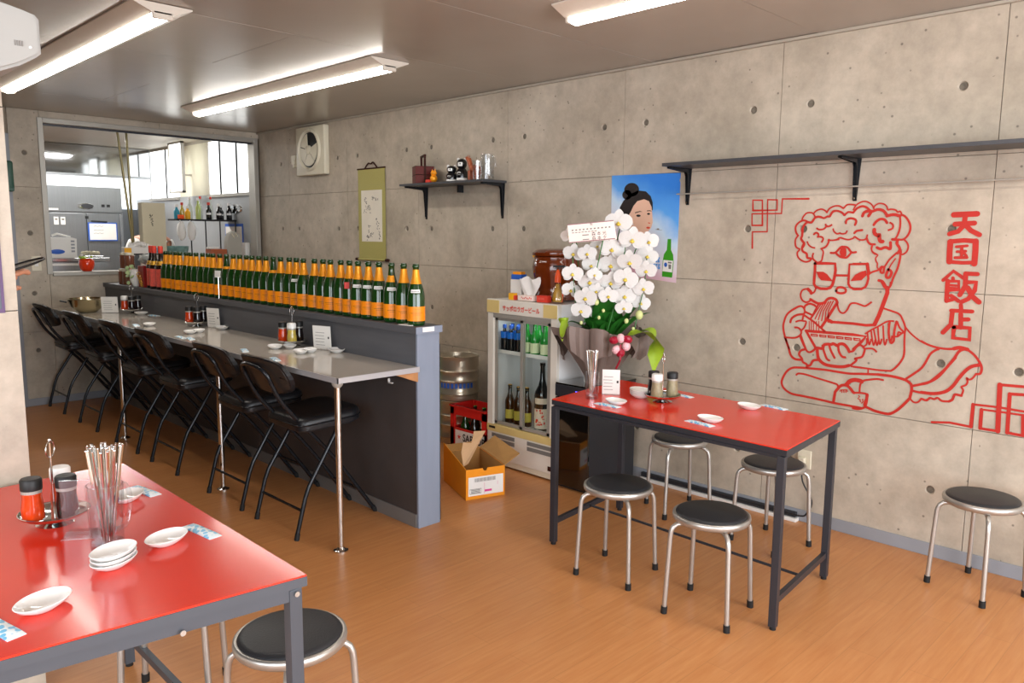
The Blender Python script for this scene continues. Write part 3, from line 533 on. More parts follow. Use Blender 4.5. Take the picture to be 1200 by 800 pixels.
# casement sash standing open between the kitchen windows
t = thing('window_sash', 'pale open window sash standing between the two bright kitchen windows', 'window sash', (3.55, 8.72, 1.86))
MB().bb((-0.012, -0.16, 0.02), (0.0, 0.16, 0.52)).build('pane', 'bright', t)
for a, b in (((-.02, -.18, 0), (.01, -.16, .54)), ((-.02, .16, 0), (.01, .18, .54)), ((-.02, -.18, 0), (.01, .18, .02)), ((-.02, -.18, .52), (.01, .18, .54))):
    MB().bb(a, b).build('sash_rail', 'alu', t)
MB().bb((0.0, 0.17, 0.2), (0.235, 0.18, 0.22)).build('stay_arm', 'alu', t)

# ================================================================ LAMPS
def lamp(x, y0, y1, label):
    t = thing('ceiling_lamp', label, 'ceiling lamp', (x, (y0 + y1) / 2, 2.34), group='long strip lamps on the ceiling')
    L_ = (y1 - y0) / 2
    MB().prism([(-0.128, 0.058), (0.128, 0.058), (0.128, 0.052), (0.044, 0.018), (-0.044, 0.018), (-0.128, 0.052)], -L_, L_, 'XZ').build('housing', 'housing', t)
    poly = [(0.041 * math.cos(a), 0.018 - 0.026 * math.sin(a)) for a in [PI * i / 10 for i in range(11)]]
    MB().prism(poly, -L_ + 0.02, L_ - 0.02, 'XZ').build('diffuser', 'led', t, smooth=50)
    for s in (-1, 1):
        MB().bb((-0.043, s * L_ - 0.02 * (s > 0), -0.004), (0.043, s * L_ + 0.02 * (s < 0), 0.03), bev=0.006).build('end_cap', 'housing', t)
lamp(1.41, 3.53, 6.13, 'white strip lamp beside the air conditioner, nearest the left edge')
lamp(2.71, 3.69, 6.22, 'white strip lamp over the bar, between the other two')
lamp(2.67, -0.25, 2.33, 'white strip lamp cut by the top edge, over the room middle')

# ================================================================ AIR CONDITIONER
t = thing('air_conditioner', 'white wall air conditioner cut off by the top left corner', 'air conditioner', (0.2, 2.45, 1.76))
prof = [(-0.5, -0.06), (-0.5, 0.262), (0.05, 0.262), (0.31, 0.216), (0.362, 0.205), (0.388, 0.198), (0.397, 0.188), (0.397, 0.108), (0.386, 0.098), (0.35, 0.075), (0.299, 0.052), (0.1, -0.02)]
MB().prism([(a * 0.985, b) for a, b in prof], -0.215, 0.215, 'XZ').build('casing', 'acc', t, smooth=30)
MB().prism([(a - 0.014, 0.15 + (b - 0.15) * 0.95) for a, b in prof], -0.226, -0.215, 'XZ').build('front_panel', 'acc', t, smooth=30)
mb = MB()
for i in range(4): mb.bb((0.333 + i * 0.005, -0.228, 0.118), (0.336 + i * 0.005, -0.226, 0.130))
mb.build('indicator_mark', 'inkg', t)
MB().cyl((0.366, -0.228, 0.118), (0.366, -0.225, 0.118), 0.003).build('indicator_lamp', 'tagw', t)
MB().bb((-0.3, -0.2, -0.04), (0.2, -0.05, -0.025)).build('louver', 'cream', t)

# ================================================================ COUNTER
t = thing('bar_partition', 'low charcoal partition wall behind the counter with blue grey end', 'partition', (2.37, 5.13, 0))
MB().bb((2.302, 2.957, 0.80), (2.43, 7.30, 0.966)).build('upper_board', 'darkwall', t, world=True)
ys = [2.957, 3.66, 4.57, 5.48, 6.39, 7.30]
for a, b in zip(ys, ys[1:]):
    MB().bb((2.302, a + .001, 0.0), (2.43, b - .001, 0.80), bev=0.0015).build('lower_panel', 'darklow', t, world=True)
MB().bb((2.300, 2.944, 0.0), (2.436, 2.957, 0.966), bev=0.001).build('end_board', 'wallend', t, world=True)
c_ = MB().bb((2.287, 2.936, 0.966), (2.446, 7.305, 1.001), bev=0.003).build('cap_board', 'darkwall', t, world=True)
MB().bb((2.286, 2.9335, 0.967), (2.447, 2.936, 1.000)).build('cap_end', 'wallend', c_, world=True)
MB().bb((2.325, 2.932, 0.975), (2.395, 2.9335, 0.997)).build('sticker', 'tagw', c_, world=True)
MB().bb((2.296, 2.96, 0.0), (2.302, 7.30, 0.068)).build('kick_strip', 'skirtg', t, world=True)
MB().bb((2.43, 2.97, 0.0), (2.462, 7.2, 0.90)).build('back_board', 'charc', t, world=True)
mb = MB(); mb.bb((2.292, 3.17, 0.700), (2.302, 3.176, 0.722)); mb.bb((2.292, 3.142, 0.700), (2.302, 3.176, 0.705)); mb.build('hook', 'tagw', t, world=True)
t = thing('bar_counter', 'long beige laminate counter shelf on chrome posts along the partition', 'counter', (2.07, 5.1, 0))
MB().bb((1.850, 2.932, 0.788), (2.301, 7.30, 0.8095), bev=0.001).build('countertop', 'counter_top', t, world=True)
mb = MB(); mb.bb((1.8435, 2.926, 0.786), (1.850, 7.30, 0.811)); mb.bb((1.8435, 2.926, 0.786), (2.299, 2.932, 0.811)); mb.build('edging', 'counter_edge', t, world=True)
for y in (2.975, 4.18, 5.72):
    l_ = MB().cyl((1.875, y, 0.0), (1.875, y, 0.787), 0.0145, 18).build('post', 'chrome', t, smooth=40, world=True)
    MB().lathe([(0.034, 0), (0.034, 0.006), (0.018, 0.014), (0.0148, 0.02)], 20, (1.875, y, 0)).build('flange', 'chrome', l_, smooth=40, world=True)
    MB().lathe([(0.0148, 0.76), (0.024, 0.772), (0.026, 0.787)], 20, (1.875, y, 0)).build('socket', 'alu', l_, smooth=40, world=True)
MB().prism([(2.16, 0.788), (2.300, 0.788), (2.300, 0.735)], 2.94, 2.975, 'XZ').build('bracket', 'wood', t, world=True)

# ================================================================ FOLDING CHAIRS
def make_chair():
    t = thing('folding_chair', '', 'chair', (1.79, 0, 0), group='black folding chairs along the counter')
    # back tube: from the floor by the partition up to the loop behind the backrest
    half = [(0.500, 0.010), (0.262, 0.335), (0.070, 0.555), (-0.012, 0.655), (-0.060, 0.745), (-0.078, 0.785)]
    a = [(x, -0.118, z) for x, z in half]; b = [(x, 0.118, z) for x, z in reversed(half)]
    loop = [(-0.095, -0.095, 0.815), (-0.102, -0.05, 0.828), (-0.104, 0, 0.831), (-0.102, 0.05, 0.828), (-0.095, 0.095, 0.815)]
    MB().tube(smoothpts(a + loop + b, 4), 0.0105, 10).build('back_tube', 'blackmetal', t, smooth=50)
    for s in (-1, 1):
        l_ = MB().tube([(0.0, 0.197 * s, 0.008), (0.052, 0.197 * s, 0.195), (0.075, 0.197 * s, 0.25), (0.222, 0.192 * s, 0.475), (0.262, 0.185 * s, 0.535)], 0.0105, 10).build('leg', 'blackmetal', t, smooth=50)
        MB().cyl((0.001, 0.197 * s, 0.0), (0.007, 0.197 * s, 0.03), 0.0125, 12).build('rubber_foot', 'rubber', l_)
        MB().cyl((0.507, 0.118 * s, 0.0), (0.488, 0.118 * s, 0.028), 0.0125, 12).build('rubber_foot', 'rubber', t)
    MB().cyl((0.036, -0.197, 0.135), (0.036, 0.197, 0.135), 0.007, 10).build('crossbar', 'blackmetal', t, smooth=50)
    MB().cyl((0.40, -0.118, 0.148), (0.40, 0.118, 0.148), 0.007, 10).build('crossbar', 'blackmetal', t, smooth=50)
    # seat
    def rr(w0, w1, d, r):  # rounded plan outline, x from 0 (rear) to d (front)
        pts = []
        for cx_, cy_, a0 in ((d - r, w1 - r, 0), (0.05, w0 - 0.05, 90), (0.05, -w0 + 0.05, 180), (d - r, -w1 + r, 270)):
            q = r if a0 in (0, 270) else 0.05
            for k in range(7):
                an = math.radians(a0 + 15 * k); pts.append((cx_ + q * math.cos(an), cy_ + q * math.sin(an)))
        return pts
    pts = rr(0.175, 0.2, 0.345, 0.085)
    def slab(pts, layers, name, m, parent):
        mb = MB(); rings = []
        for inset, z in layers:
            cx_ = 0.19; rings.append([mb.bm.verts.new((cx_ + (x - cx_) * (1 - inset / 0.19) + 0.055, y * (1 - inset / 0.2), z + 0.07 * x)) for x, y in pts])
        for A, B in zip(rings, rings[1:]):
            for i in range(len(A)):
                j = (i + 1) % len(A); mb.bm.faces.new((A[i], A[j], B[j], B[i]))
        mb.bm.faces.new(list(reversed(rings[0]))); mb.bm.faces.new(rings[-1])
        return mb.build(name, m, parent, smooth=60)
    st = slab(pts, [(0.012, 0.502), (0.0, 0.507), (-0.002, 0.535), (0.0, 0.552), (0.01, 0.563), (0.03, 0.569), (0.08, 0.571)], 'seat', 'vinylb', t)
    slab(pts, [(-0.0035, 0.529), (-0.006, 0.5325), (-0.0035, 0.536)], 'piping', 'blackmetal', st)
    slab(pts, [(0.02, 0.495), (0.015, 0.502)], 'seat_pan', 'charc', t)
    # backrest pad, bowed and leaning
    def back(off, th, w, h0, h1, name, m, parent):
        mb = MB(); n = 12; r = 5; F = []; K = []
        for q in range(r + 1):
            v = q / r; rowF = []; rowK = []
            for p in range(n + 1):
                u = p / n * 2 - 1; ww = w * (1 - 0.10 * abs(v * 2 - 1) ** 3); y = u * ww
                z = h0 + (h1 - h0) * v - 0.028 * abs(u) ** 4 * (1 if v > .5 else -1); x = -0.004 - 0.50 * (z - 0.66) + 0.045 * u * u * (1) + off
                bul = th * (1 - abs(v * 2 - 1) ** 4 * 0.5) * (1 - abs(u) ** 6 * 0.4)
                rowF.append(mb.bm.verts.new((x + bul, y, z))); rowK.append(mb.bm.verts.new((x - 0.004, y, z)))
            F.append(rowF); K.append(rowK)
        for q in range(r):
            for p in range(n):
                mb.bm.faces.new((F[q][p], F[q][p + 1], F[q + 1][p + 1], F[q + 1][p])); mb.bm.faces.new((K[q][p], K[q + 1][p], K[q + 1][p + 1], K[q][p + 1]))
        for q in range(r):
            for p in (0, n): mb.bm.faces.new((F[q][p], F[q + 1][p], K[q + 1][p], K[q][p]))
        for p in range(n):
            for q in (0, r): mb.bm.faces.new((F[q][p], F[q][p + 1], K[q][p + 1], K[q][p]))
        return mb.build(name, m, parent, smooth=50)
    back(0.004, 0.034, 0.200, 0.690, 0.872, 'backrest', 'vinylb', t)
    back(-0.003, 0.003, 0.192, 0.696, 0.866, 'back_shell', 'chairback', t)
    for s in (-1, 1):
        MB().sphere((-0.062, 0.118 * s, 0.765), 0.006, seg=8).build('rivet', 'chrome', t)
    return t
ch = make_chair()
cl = ['black folding chair at the counter end nearest the camera', 'black folding chair second from the near end of the counter', 'black folding chair third from the near end of the counter',
      'black folding chair fourth from the near end, by the pepper jar set', 'black folding chair fifth from the near end, beside the farthest one', 'black folding chair at the far end against the concrete back wall']
for i, y in enumerate((3.420, 3.980, 4.810, 5.450, 6.235, 7.012)):
    o = ch if i == 0 else dup(ch)
    o.location = (1.79, y, 0); o['label'] = cl[i]; 

# ================================================================ STOOLS
def make_stool():
    t = thing('round_stool', '', 'stool', (0, 0, 0), group='round black stools with silver legs')
    MB().lathe([(0.0, 0.386), (0.120, 0.386), (0.131, 0.389), (0.1345, 0.394), (0.131, 0.399), (0.118, 0.4025), (0.0, 0.404)], 40).build('seat_pad', 'vinyl', t, smooth=50)
    MB().lathe([(0.10, 0.366), (0.140, 0.367), (0.1455, 0.373), (0.1470, 0.382), (0.1455, 0.391), (0.140, 0.3945), (0.132, 0.3925), (0.128, 0.386), (0.1, 0.384)], 44).build('seat_rim', 'silver', t, smooth=50)
    for k in range(4):
        a = PI / 2 * k; ca, sa = math.cos(a), math.sin(a)
        prof = [(0.06, 0.357), (0.120, 0.357), (0.138, 0.354), (0.152, 0.343), (0.159, 0.326), (0.162, 0.300), (0.176, 0.02)]
        l_ = MB().tube([(r * ca, r * sa, z) for r, z in prof], 0.0095, 12).build('leg', 'silver', t, smooth=60)
        MB().cyl((0.177 * ca, 0.177 * sa, 0.0), (0.1757 * ca, 0.1757 * sa, 0.028), 0.0125, 14).build('rubber_foot', 'rubber', l_, smooth=40)
    mb = MB()
    for a in (0, PI / 2): mb.box((0, 0, 0.362), (0.24, 0.024, 0.008), (0, 0, a))
    mb.build('under_brace', 'silver', t)
    return t
st0 = make_stool()
stools = [(2.604, 1.962, 54, 'round black stool in front of the far red table, nearer the fridge'), (2.583, 1.500, 54, 'round black stool in front of the far red table, nearer the camera'),
          (3.462, 2.215, 12, 'round black stool behind the far red table, by the black cabinet'), (3.390, 1.655, 33, 'round black stool behind the far red table, under its right corner'),
          (3.545, 0.825, 23, 'round black stool alone against the wall at the right edge'), (0.966, 1.785, 57, 'round black stool tucked at the near corner of the front red table'),
          (0.870, 2.330, 10, 'round stool under the front red table with only legs showing')]
for i, (x, y, r, lb) in enumerate(stools):
    o = st0 if i == 0 else dup(st0)
    o.location = (x, y, 0); o.rotation_euler = (0, 0, math.radians(r)); o['label'] = lb

# ================================================================ RED TABLES
def table(label, cor, legs, H_, col, leg_w, apron, bolt, low):
    cx_ = sum(c[0] for c in cor) / 4; cy_ = sum(c[1] for c in cor) / 4
    t = thing('dining_table', label, 'table', (cx_, cy_, 0))
    q = lambda k: [((x - cx_) * k + cx_, (y - cy_) * k + cy_) for x, y in cor]
    MB().prism(q(0.998), H_ - 0.004, H_).build('tabletop', 'red', t, world=True)
    MB().prism(q(1.0), H_ - 0.026, H_ - 0.0042).build('edge_board', col, t, world=True)
    ins = 0.012
    def L(p, r_, z0, z1, w, name):
        d = Vector((r_[0] - p[0], r_[1] - p[1], 0)); n_ = Vector((-d.y, d.x, 0)).normalized() * w / 2
        return MB().prism([(p[0] + n_.x, p[1] + n_.y), (r_[0] + n_.x, r_[1] + n_.y), (r_[0] - n_.x, r_[1] - n_.y), (p[0] - n_.x, p[1] - n_.y)], z0, z1).build(name, col, t, world=True)
    for i in range(4):
        L(legs[i], legs[(i + 1) % 4], H_ - 0.026 - apron, H_ - 0.0265, leg_w * 0.9, 'apron')
    for i, (x, y) in enumerate(legs):
        o = MB().box((x, y, (H_ - 0.03) / 2 + 0.006), (leg_w, leg_w, H_ - 0.042), (0, 0, math.atan2(cor[1][1] - cor[0][1], cor[1][0] - cor[0][0])), bev=0.0015).build('leg', col, t, world=True)
        MB().cyl((x, y, 0), (x, y, 0.016), 0.012, 14).build('levelling_foot', 'rubber', o, world=True)
    if low:
        L(legs[0], legs[1], 0.098, 0.122, 0.018, 'side_stretcher'); L(legs[2], legs[3], 0.098, 0.122, 0.018, 'side_stretcher')
        m1 = [(legs[0][k] + legs[1][k]) / 2 for k in (0, 1)]; m2 = [(legs[2][k] + legs[3][k]) / 2 for k in (0, 1)]
        MB().cyl((m1[0], m1[1], 0.11), (m2[0], m2[1], 0.11), 0.006, 10).build('long_stretcher', col, t, world=True)
    if bolt:
        for bx, by, bz in bolt: MB().lathe([(0.0, -0.005), (0.005, -0.004), (0.006, 0.0)], 14, (bx, by, bz), (-PI / 2 + PI, 0, 0)).build('bolt', 'silver', t, smooth=40, world=True)
    return t
table('far red laminate table on black square legs beside the mural wall', [(2.611, 1.228), (3.206, 1.285), (3.275, 2.465), (2.648, 2.389)],
      [(2.624, 1.250), (3.190, 1.306), (3.236, 2.425), (2.640, 2.358)], 0.69, 'iron', 0.028, 0.012, None, True)
table('front red laminate table with slate frame cut by the lower left edge', [(0.849, 1.487), (0.859, 2.668), (0.255, 2.612), (0.235, 1.557)],
      [(0.826, 1.511), (0.836, 2.640), (0.28, 2.585), (0.262, 1.580)], 0.69, 'irong', 0.030, 0.030, [(0.585, 1.516, 0.638), (0.826, 1.490, 0.65)], True)

# ================================================================ WALL PAINTING
NX = (-1, 0, 0)
t = thing('wall_mural', 'red line painting of a curly maned lion in glasses eating noodles', 'mural', (XR, 1.4, 1.1))
labels = {'figure': None, 'corner_fret': None, 'right_fret': None, 'lettering': None}
for part, strokes in MURAL.items():
    if part == 'lettering': continue
    if part == 'figure_fill':
        for w_, sm, pts in strokes: MB().poly([Vector((XR - 0.0034, y / 1000, z / 1000)) for y, z in pts]).build('painted_eye', 'mural', t, world=True)
        continue
    mb = MB()
    for k, (w_, sm, pts) in enumerate(strokes):
        P_ = [Vector((XR, y / 1000, z / 1000)) for y, z in pts]; off = 0.0012 + 0.0003 * (k % 7)
        if w_ == 0:
            mb.poly([p + Vector(NX) * off for p in P_])
        else:
            if sm: P_ = smoothpts(P_, 4)
            mb.ribbon(P_, w_ / 1000, NX, off)
            for e in (P_[0], P_[-1]) if w_ > 9 else ():
                mb.bm.faces.new([mb.bm.verts.new(e + Vector(NX) * (off + .00012) + Vector((0, math.cos(a), math.sin(a))) * w_ / 2000) for a in [2 * PI * i / 10 for i in range(10)]])
    mb.build({'figure': 'lion_figure', 'figure_fill': 'eye', 'corner_fret': 'corner_fret', 'right_fret': 'corner_fret'}[part], 'mural', t, world=True)
t = thing('wall_lettering', 'red hand painted column of four characters right of the lion painting', 'lettering', (XR, 1.05, 1.3))
ltr = MURAL['lettering']
for a, b in ((0, 4), (4, 13), (13, 25), (25, 31)):
    mb = MB()
    for k, (w_, sm, pts) in enumerate(ltr[a:b]):
        P_ = [Vector((XR, y / 1000, z / 1000)) for y, z in pts]; off = 0.0012 + 0.0003 * k
        mb.ribbon(P_, w_ / 1000, NX, off)
        for e in (P_[0], P_[-1]):
            mb.bm.faces.new([mb.bm.verts.new(e + Vector(NX) * (off + .00012) + Vector((0, math.cos(q), math.sin(q))) * w_ / 2000) for q in [2 * PI * i / 10 for i in range(10)]])
    mb.build('painted_character', 'mural', t, world=True)

# ================================================================ SHELVES ON THE RIGHT WALL
def bracket(t, y, z, drop, reach):
    mb = MB(); mb.prism([(y - 0.019, z), (y + 0.019, z), (y + 0.007, z - drop), (y - 0.007, z - drop)], XR - 0.005, XR, 'YZ')
    mb.prism([(XR - 0.001, y - 0.016), (XR - 0.001, y + 0.016), (XR - reach, y + 0.007), (XR - reach, y - 0.007)], z - 0.004, z)
    for q in (-1, 1):
        mb.prism([(XR - 0.004, z - 0.004), (XR - reach, z - 0.004), (XR - reach, z - 0.010), (XR - 0.035, z - 0.022), (XR - 0.024, z - 0.04), (XR - 0.010, z - drop + 0.01), (XR - 0.004, z - drop)], y + q * 0.008 - 0.0012, y + q * 0.008 + 0.0012, 'XZ')
    o = mb.build('bracket', 'blackmetal', t, world=True)
    MB().cyl((XR - 0.014, y, z - drop + 0.012), (XR - 0.004, y, z - drop + 0.012), 0.005, 8).build('screw', 'chrome', o, world=True)
t = thing('wall_shelf', 'short dark shelf holding figurines and a glass jar beside the scroll', 'shelf', (XR, 4.3, 1.80))
MB().bb((3.555, 3.85, 1.785), (XR - 0.001, 4.75, 1.801), bev=0.001).build('shelf_board', 'shelfb', t, world=True)
bracket(t, 4.71, 1.785, 0.235, 0.2); bracket(t, 3.885, 1.785, 0.235, 0.2)
MB().bb((XR - 0.05, 4.29, 1.735), (XR - 0.001, 4.305, 1.785)).build('bracket', 'blackmetal', t, world=True)
t = thing('wall_shelf', 'long empty dark shelf above the red lion painting', 'shelf', (XR, 1.2, 1.82))
MB().bb((3.555, -0.6, 1.805), (XR - 0.001, 2.45, 1.822), bev=0.001).build('shelf_board', 'shelfb', t, world=True)
for y in (2.425, 1.515, 0.60, -0.3): bracket(t, y, 1.805, 0.195, 0.2)
t = thing('hanging_rod', 'thin steel rod running under the long dark shelf', 'rod', (3.74, 1.2, 1.69))
MB().cyl((3.735, 2.47, 1.668), (3.735, -0.5, 1.69), 0.0035, 8).build('rod', 'alu', t, world=True)
for y in (2.46, -0.49): MB().cyl((3.735, y, 1.669), (XR, y, 1.669), 0.004, 8).build('rod_end', 'alu', t, world=True)

# poster
def sky_mat():
    m = mat('poster_print', '#5C9CE0', 0.3); nt = m.node_tree; N = nt.nodes; Lk = nt.links; b = N['Principled BSDF']
    for l in list(b.inputs['Base Color'].links): Lk.remove(l)
    tc = N.new('ShaderNodeTexCoord'); sp = N.new('ShaderNodeSeparateXYZ'); Lk.new(tc.outputs['Object'], sp.inputs[0])
    nz = N.new('ShaderNodeTexNoise'); nz.inputs['Scale'].default_value = 5; nz.inputs['Detail'].default_value = 5; Lk.new(tc.outputs['Object'], nz.inputs['Vector'])
    ad = N.new('ShaderNodeMath'); ad.operation = 'MULTIPLY_ADD'; ad.inputs[1].default_value = 0.45; Lk.new(nz.outputs['Fac'], ad.inputs[0])
    mr = N.new('ShaderNodeMapRange'); mr.inputs[1].default_value = 0.30; mr.inputs[2].default_value = -0.30; mr.inputs[3].default_value = -0.2; mr.inputs[4].default_value = 0.8
    Lk.new(sp.outputs['Z'], mr.inputs[0]); Lk.new(mr.outputs[0], ad.inputs[2])
    ml = N.new('ShaderNodeMath'); ml.operation = 'MULTIPLY_ADD'; ml.inputs[1].default_value = 0.8; Lk.new(sp.outputs['Y'], ml.inputs[0]); Lk.new(ad.outputs[0], ml.inputs[2])
    r = N.new('ShaderNodeValToRGB'); e = r.color_ramp.elements; e[0].position = 0.0; e[0].color = lin('#2F7FDC'); e[1].position = 1.0; e[1].color = lin('#D9A9B8')
    for p, c in ((0.3, '#5AA0E6'), (0.5, '#C4DAEE'), (0.75, '#DCD3DC')): q = e.new(p); q.color = lin(c)
    Lk.new(ml.outputs[0], r.inputs[0]); Lk.new(r.outputs[0], b.inputs['Base Color']); return m
M['postersky'] = sky_mat()
t = thing('wall_poster', 'blue sky poster of a woman with a hair bun and a green bottle', 'poster', (XR - 0.002, 2.72, 1.5))
def PS(u, v, d=0.0): return (XR - 0.0025 - d, 2.955 - 0.478 * u, 1.793 - 0.585 * v - 0.012 * u)
mb = MB(); a_, b_, c_, d_ = PS(0, 0), PS(1, -0.01), PS(0.99, 1.03), PS(0.01, 0.985); bk = [(x + 0.0012, y, z) for x, y, z in (a_, b_, c_, d_)]
fr = [mb.bm.verts.new(p) for p in (a_, b_, c_, d_)]; bb_ = [mb.bm.verts.new(p) for p in bk]
mb.bm.faces.new(fr); mb.bm.faces.new(bb_[::-1])
for i in range(4): mb.bm.faces.new((fr[i], fr[(i + 1) % 4], bb_[(i + 1) % 4], bb_[i]))
mb.build('sheet', 'postersky', t, world=True)
def pp(pts): return [((x - 98) / 445, (y - 58) / 712) for x, y in pts]
def ell(cx_, cy_, rx, ry, n=22): return pp([(cx_ + rx * math.cos(2 * PI * i / n), cy_ + ry * math.sin(2 * PI * i / n)) for i in range(n)])
def shp(name, m, polys, d):
    mb = MB()
    for p in polys: mb.poly([PS(u, v, d) for u, v in p])
    return mb.build(name, m, t, world=True)
M['pskin'] = mat('printed_skin', '#E5B9A0', 0.35); M['phair'] = mat('printed_hair', '#241D1D', 0.35, vary=0.4, vscale=60, stretch=(1, 1, 6)); M['pgreen'] = mat('printed_green', '#3E9A25', 0.3); M['pblouse'] = mat('printed_blouse', '#E8E6EA', 0.4)
shp('printed_woman', 'pblouse', [pp([(110, 700), (130, 560), (200, 500), (300, 490), (390, 540), (420, 700)])], 0.0002)
shp('printed_woman', 'pskin', [pp([(232, 400), (300, 420), (340, 470), (330, 540), (240, 540)])], 0.0003)
shp('printed_woman', 'phair', [ell(235, 160, 50, 48), ell(205, 195, 32, 34), pp([(165, 335), (158, 285), (180, 240), (225, 190), (280, 165), (330, 172), (362, 205), (376, 250), (378, 300), (340, 320), (250, 350), (225, 400), (190, 375)])], 0.0004)
shp('printed_woman', 'pskin', [pp([(236, 310), (250, 275), (275, 240), (320, 226), (352, 240), (370, 280), (376, 330), (380, 385), (372, 420), (352, 450), (325, 455), (285, 430), (245, 395), (228, 375), (200, 395), (192, 370), (215, 350)])], 0.0006)
shp('printed_woman', 'ink', [ell(286, 341, 15, 8, 12), ell(352, 327, 10, 7, 12), pp([(262, 318), (295, 308), (312, 314), (295, 314), (264, 324)]), pp([(340, 304), (362, 302), (372, 310), (360, 308), (342, 309)])], 0.0008)
shp('printed_woman', 'redp', [ell(352, 423, 13, 7, 12), pp([(350, 385), (362, 388), (366, 394), (352, 393)])], 0.0008)
shp('printed_bottle', 'pgreen', [pp([(478, 495), (500, 495), (501, 570), (515, 600), (520, 650), (514, 758), (450, 755), (452, 640), (458, 600), (475, 570)])], 0.0003)
shp('printed_bottle', 'tagw', [pp([(456, 640), (516, 642), (512, 722), (452, 718)])], 0.0005)
shp('printed_bottle', 'bluepr', [ell(471, 672, 10, 16, 10)], 0.0007)
shp('printed_bottle', 'inkg', [pp([(485, 650), (508, 651), (508, 662), (485, 661)]), pp([(488, 668), (506, 669), (505, 700), (490, 699)])], 0.0007)
bl = [(372 + 16 * i + 3 * j, 624 + 46 * j, 13, 36) for j in (0, 1) for i in range(4)]
shp('printed_words', 'skyblue', [pp([(x, y), (x + w_, y - 1), (x + w_, y + h_ * .35), (x + w_ * .4, y + h_ * .4), (x + w_, y + h_ * .6), (x + w_, y + h_), (x, y + h_)]) for x, y, w_, h_ in bl] + [pp([(318, 620), (372, 634), (372, 646), (330, 636)])], 0.0004)
shp('printed_words', 'inkg', [pp([(398, 432), (440, 436), (440, 438), (398, 435)]), ell(415, 430, 9, 5, 10)], 0.0004)
shp('tape', 'alu', [ell(545, 100, 6, 14, 8)], 0.0006)

# hanging scroll
t = thing('hanging_scroll', 'olive hanging scroll with an ink drawing on the concrete wall', 'scroll', (XR, 5.41, 1.6))
MB().bb((XR - 0.010, 5.228, 1.232), (XR - 0.006, 5.602, 1.962)).build('brocade', 'scroll', t, world=True)
pa = MB().bb((XR - 0.0125, 5.268, 1.375), (XR - 0.0102, 5.555, 1.79)).build('painting', 'scrollp', t, world=True)
random.seed(5)
mb = MB()
for (y0, z0, n, dy, dz) in ((5.50, 1.72, 14, -.012, -.008), (5.46, 1.66, 10, .012, -.006), (5.33, 1.70, 9, .02, .003), (5.34, 1.55, 16, -.006, -.011), (5.45, 1.50, 10, .006, -.012), (5.40, 1.44, 12, .009, -.004)):
    for k in range(n):
        y, z = y0 + dy * k * .5 + random.uniform(-.015, .015), z0 + dz * k + random.uniform(-.01, .01); a = random.uniform(0, PI); l_ = random.uniform(.006, .016)
        mb.ribbon([(XR - 0.0125, y, z), (XR - 0.0125, y + l_ * math.cos(a), z + l_ * math.sin(a)), (XR - 0.0125, y + l_ * math.cos(a + .8) * 1.4, z + l_ * math.sin(a + .8) * 1.4)], random.uniform(.0025, .006), NX, 0.0004)
mb.build('ink_drawing', 'ink', pa, world=True)
MB().cyl((XR - 0.012, 5.205, 1.228), (XR - 0.012, 5.625, 1.228), 0.009, 14).build('roller', 'scroll', t, world=True)
for y in (5.205, 5.625): MB().cyl((XR - 0.012, y - 0.018, 1.228), (XR - 0.012, y + 0.018, 1.228), 0.012, 14).build('roller_knob', 'darkwood', t, world=True)
MB().cyl((XR - 0.010, 5.222, 1.964), (XR - 0.010, 5.608, 1.964), 0.006, 10).build('top_rod', 'darkwood', t, world=True)
MB().tube(smoothpts([(XR - 0.010, 5.50, 1.968), (XR - 0.012, 5.45, 2.005), (XR - 0.014, 5.41, 2.0), (XR - 0.012, 5.38, 2.01), (XR - 0.010, 5.33, 1.968)], 4), 0.006, 6).build('hanging_cord', 'darkwood', t, world=True)
# ventilation fan
t = thing('ventilation_fan', 'cream square wall ventilation fan in the back right corner', 'fan', (XR, 6.28, 2.15))
MB().bb((XR - 0.055, 6.04, 1.948), (XR, 6.515, 2.368), bev=0.012).build('casing', 'cream', t, smooth=40, world=True)
ry = (0, -PI / 2, 0); FC = (XR - 0.056, 6.275, 2.165)
MB().lathe([(0.185, 0), (0.178, 0.018), (0.165, 0.02), (0.155, 0.004), (0.150, -0.01)], 36, FC, ry, cap=False).build('shroud', 'cream', t, smooth=50, world=True)
MB().lathe([(0, 0.0), (0.152, 0.0), (0.152, 0.002), (0, 0.002)], 36, FC, ry).build('opening', 'black', t, world=True)
for k in range(5):
    if k == 1: continue
    a0 = 2 * PI * k / 5 + 0.25; pts = []
    for q in range(8):
        a = a0 + 1.20 * q / 7; pts.append((0.140 * math.cos(a), 0.140 * math.sin(a)))
    pts += [(0.04 * math.cos(a0 + 1.1), 0.04 * math.sin(a0 + 1.1)), (0.04 * math.cos(a0), 0.04 * math.sin(a0))]
    mb = MB()
    f_ = [mb.bm.verts.new((FC[0] - 0.006 - 0.006 * (i / 9), FC[1] + x, FC[2] + y)) for i, (x, y) in enumerate(pts)]
    mb.bm.faces.new(f_); r_ = bmesh.ops.extrude_face_region(mb.bm, geom=mb.bm.faces[:]); bmesh.ops.translate(mb.bm, vec=(-0.002, 0, 0), verts=[v for v in r_['geom'] if isinstance(v, bmesh.types.BMVert)])
    mb.build('blade', 'cream', t, world=True)
MB().lathe([(0.04, 0), (0.038, 0.02), (0.02, 0.028), (0, 0.029)], 20, (FC[0] - 0.004, FC[1], FC[2]), ry).build('hub', 'cream', t, smooth=50, world=True)
t = thing('wall_switch', 'small cream pull switch box left of the ventilation fan', 'switch', (XR, 6.6, 2.08))
MB().bb((XR - 0.03, 6.575, 2.06), (XR, 6.645, 2.14), bev=0.004).build('switch_box', 'cream', t, world=True)
MB().bb((XR - 0.036, 6.59, 2.03), (XR - 0.004, 6.615, 2.10), bev=0.003).build('lever', 'cream', t, world=True)
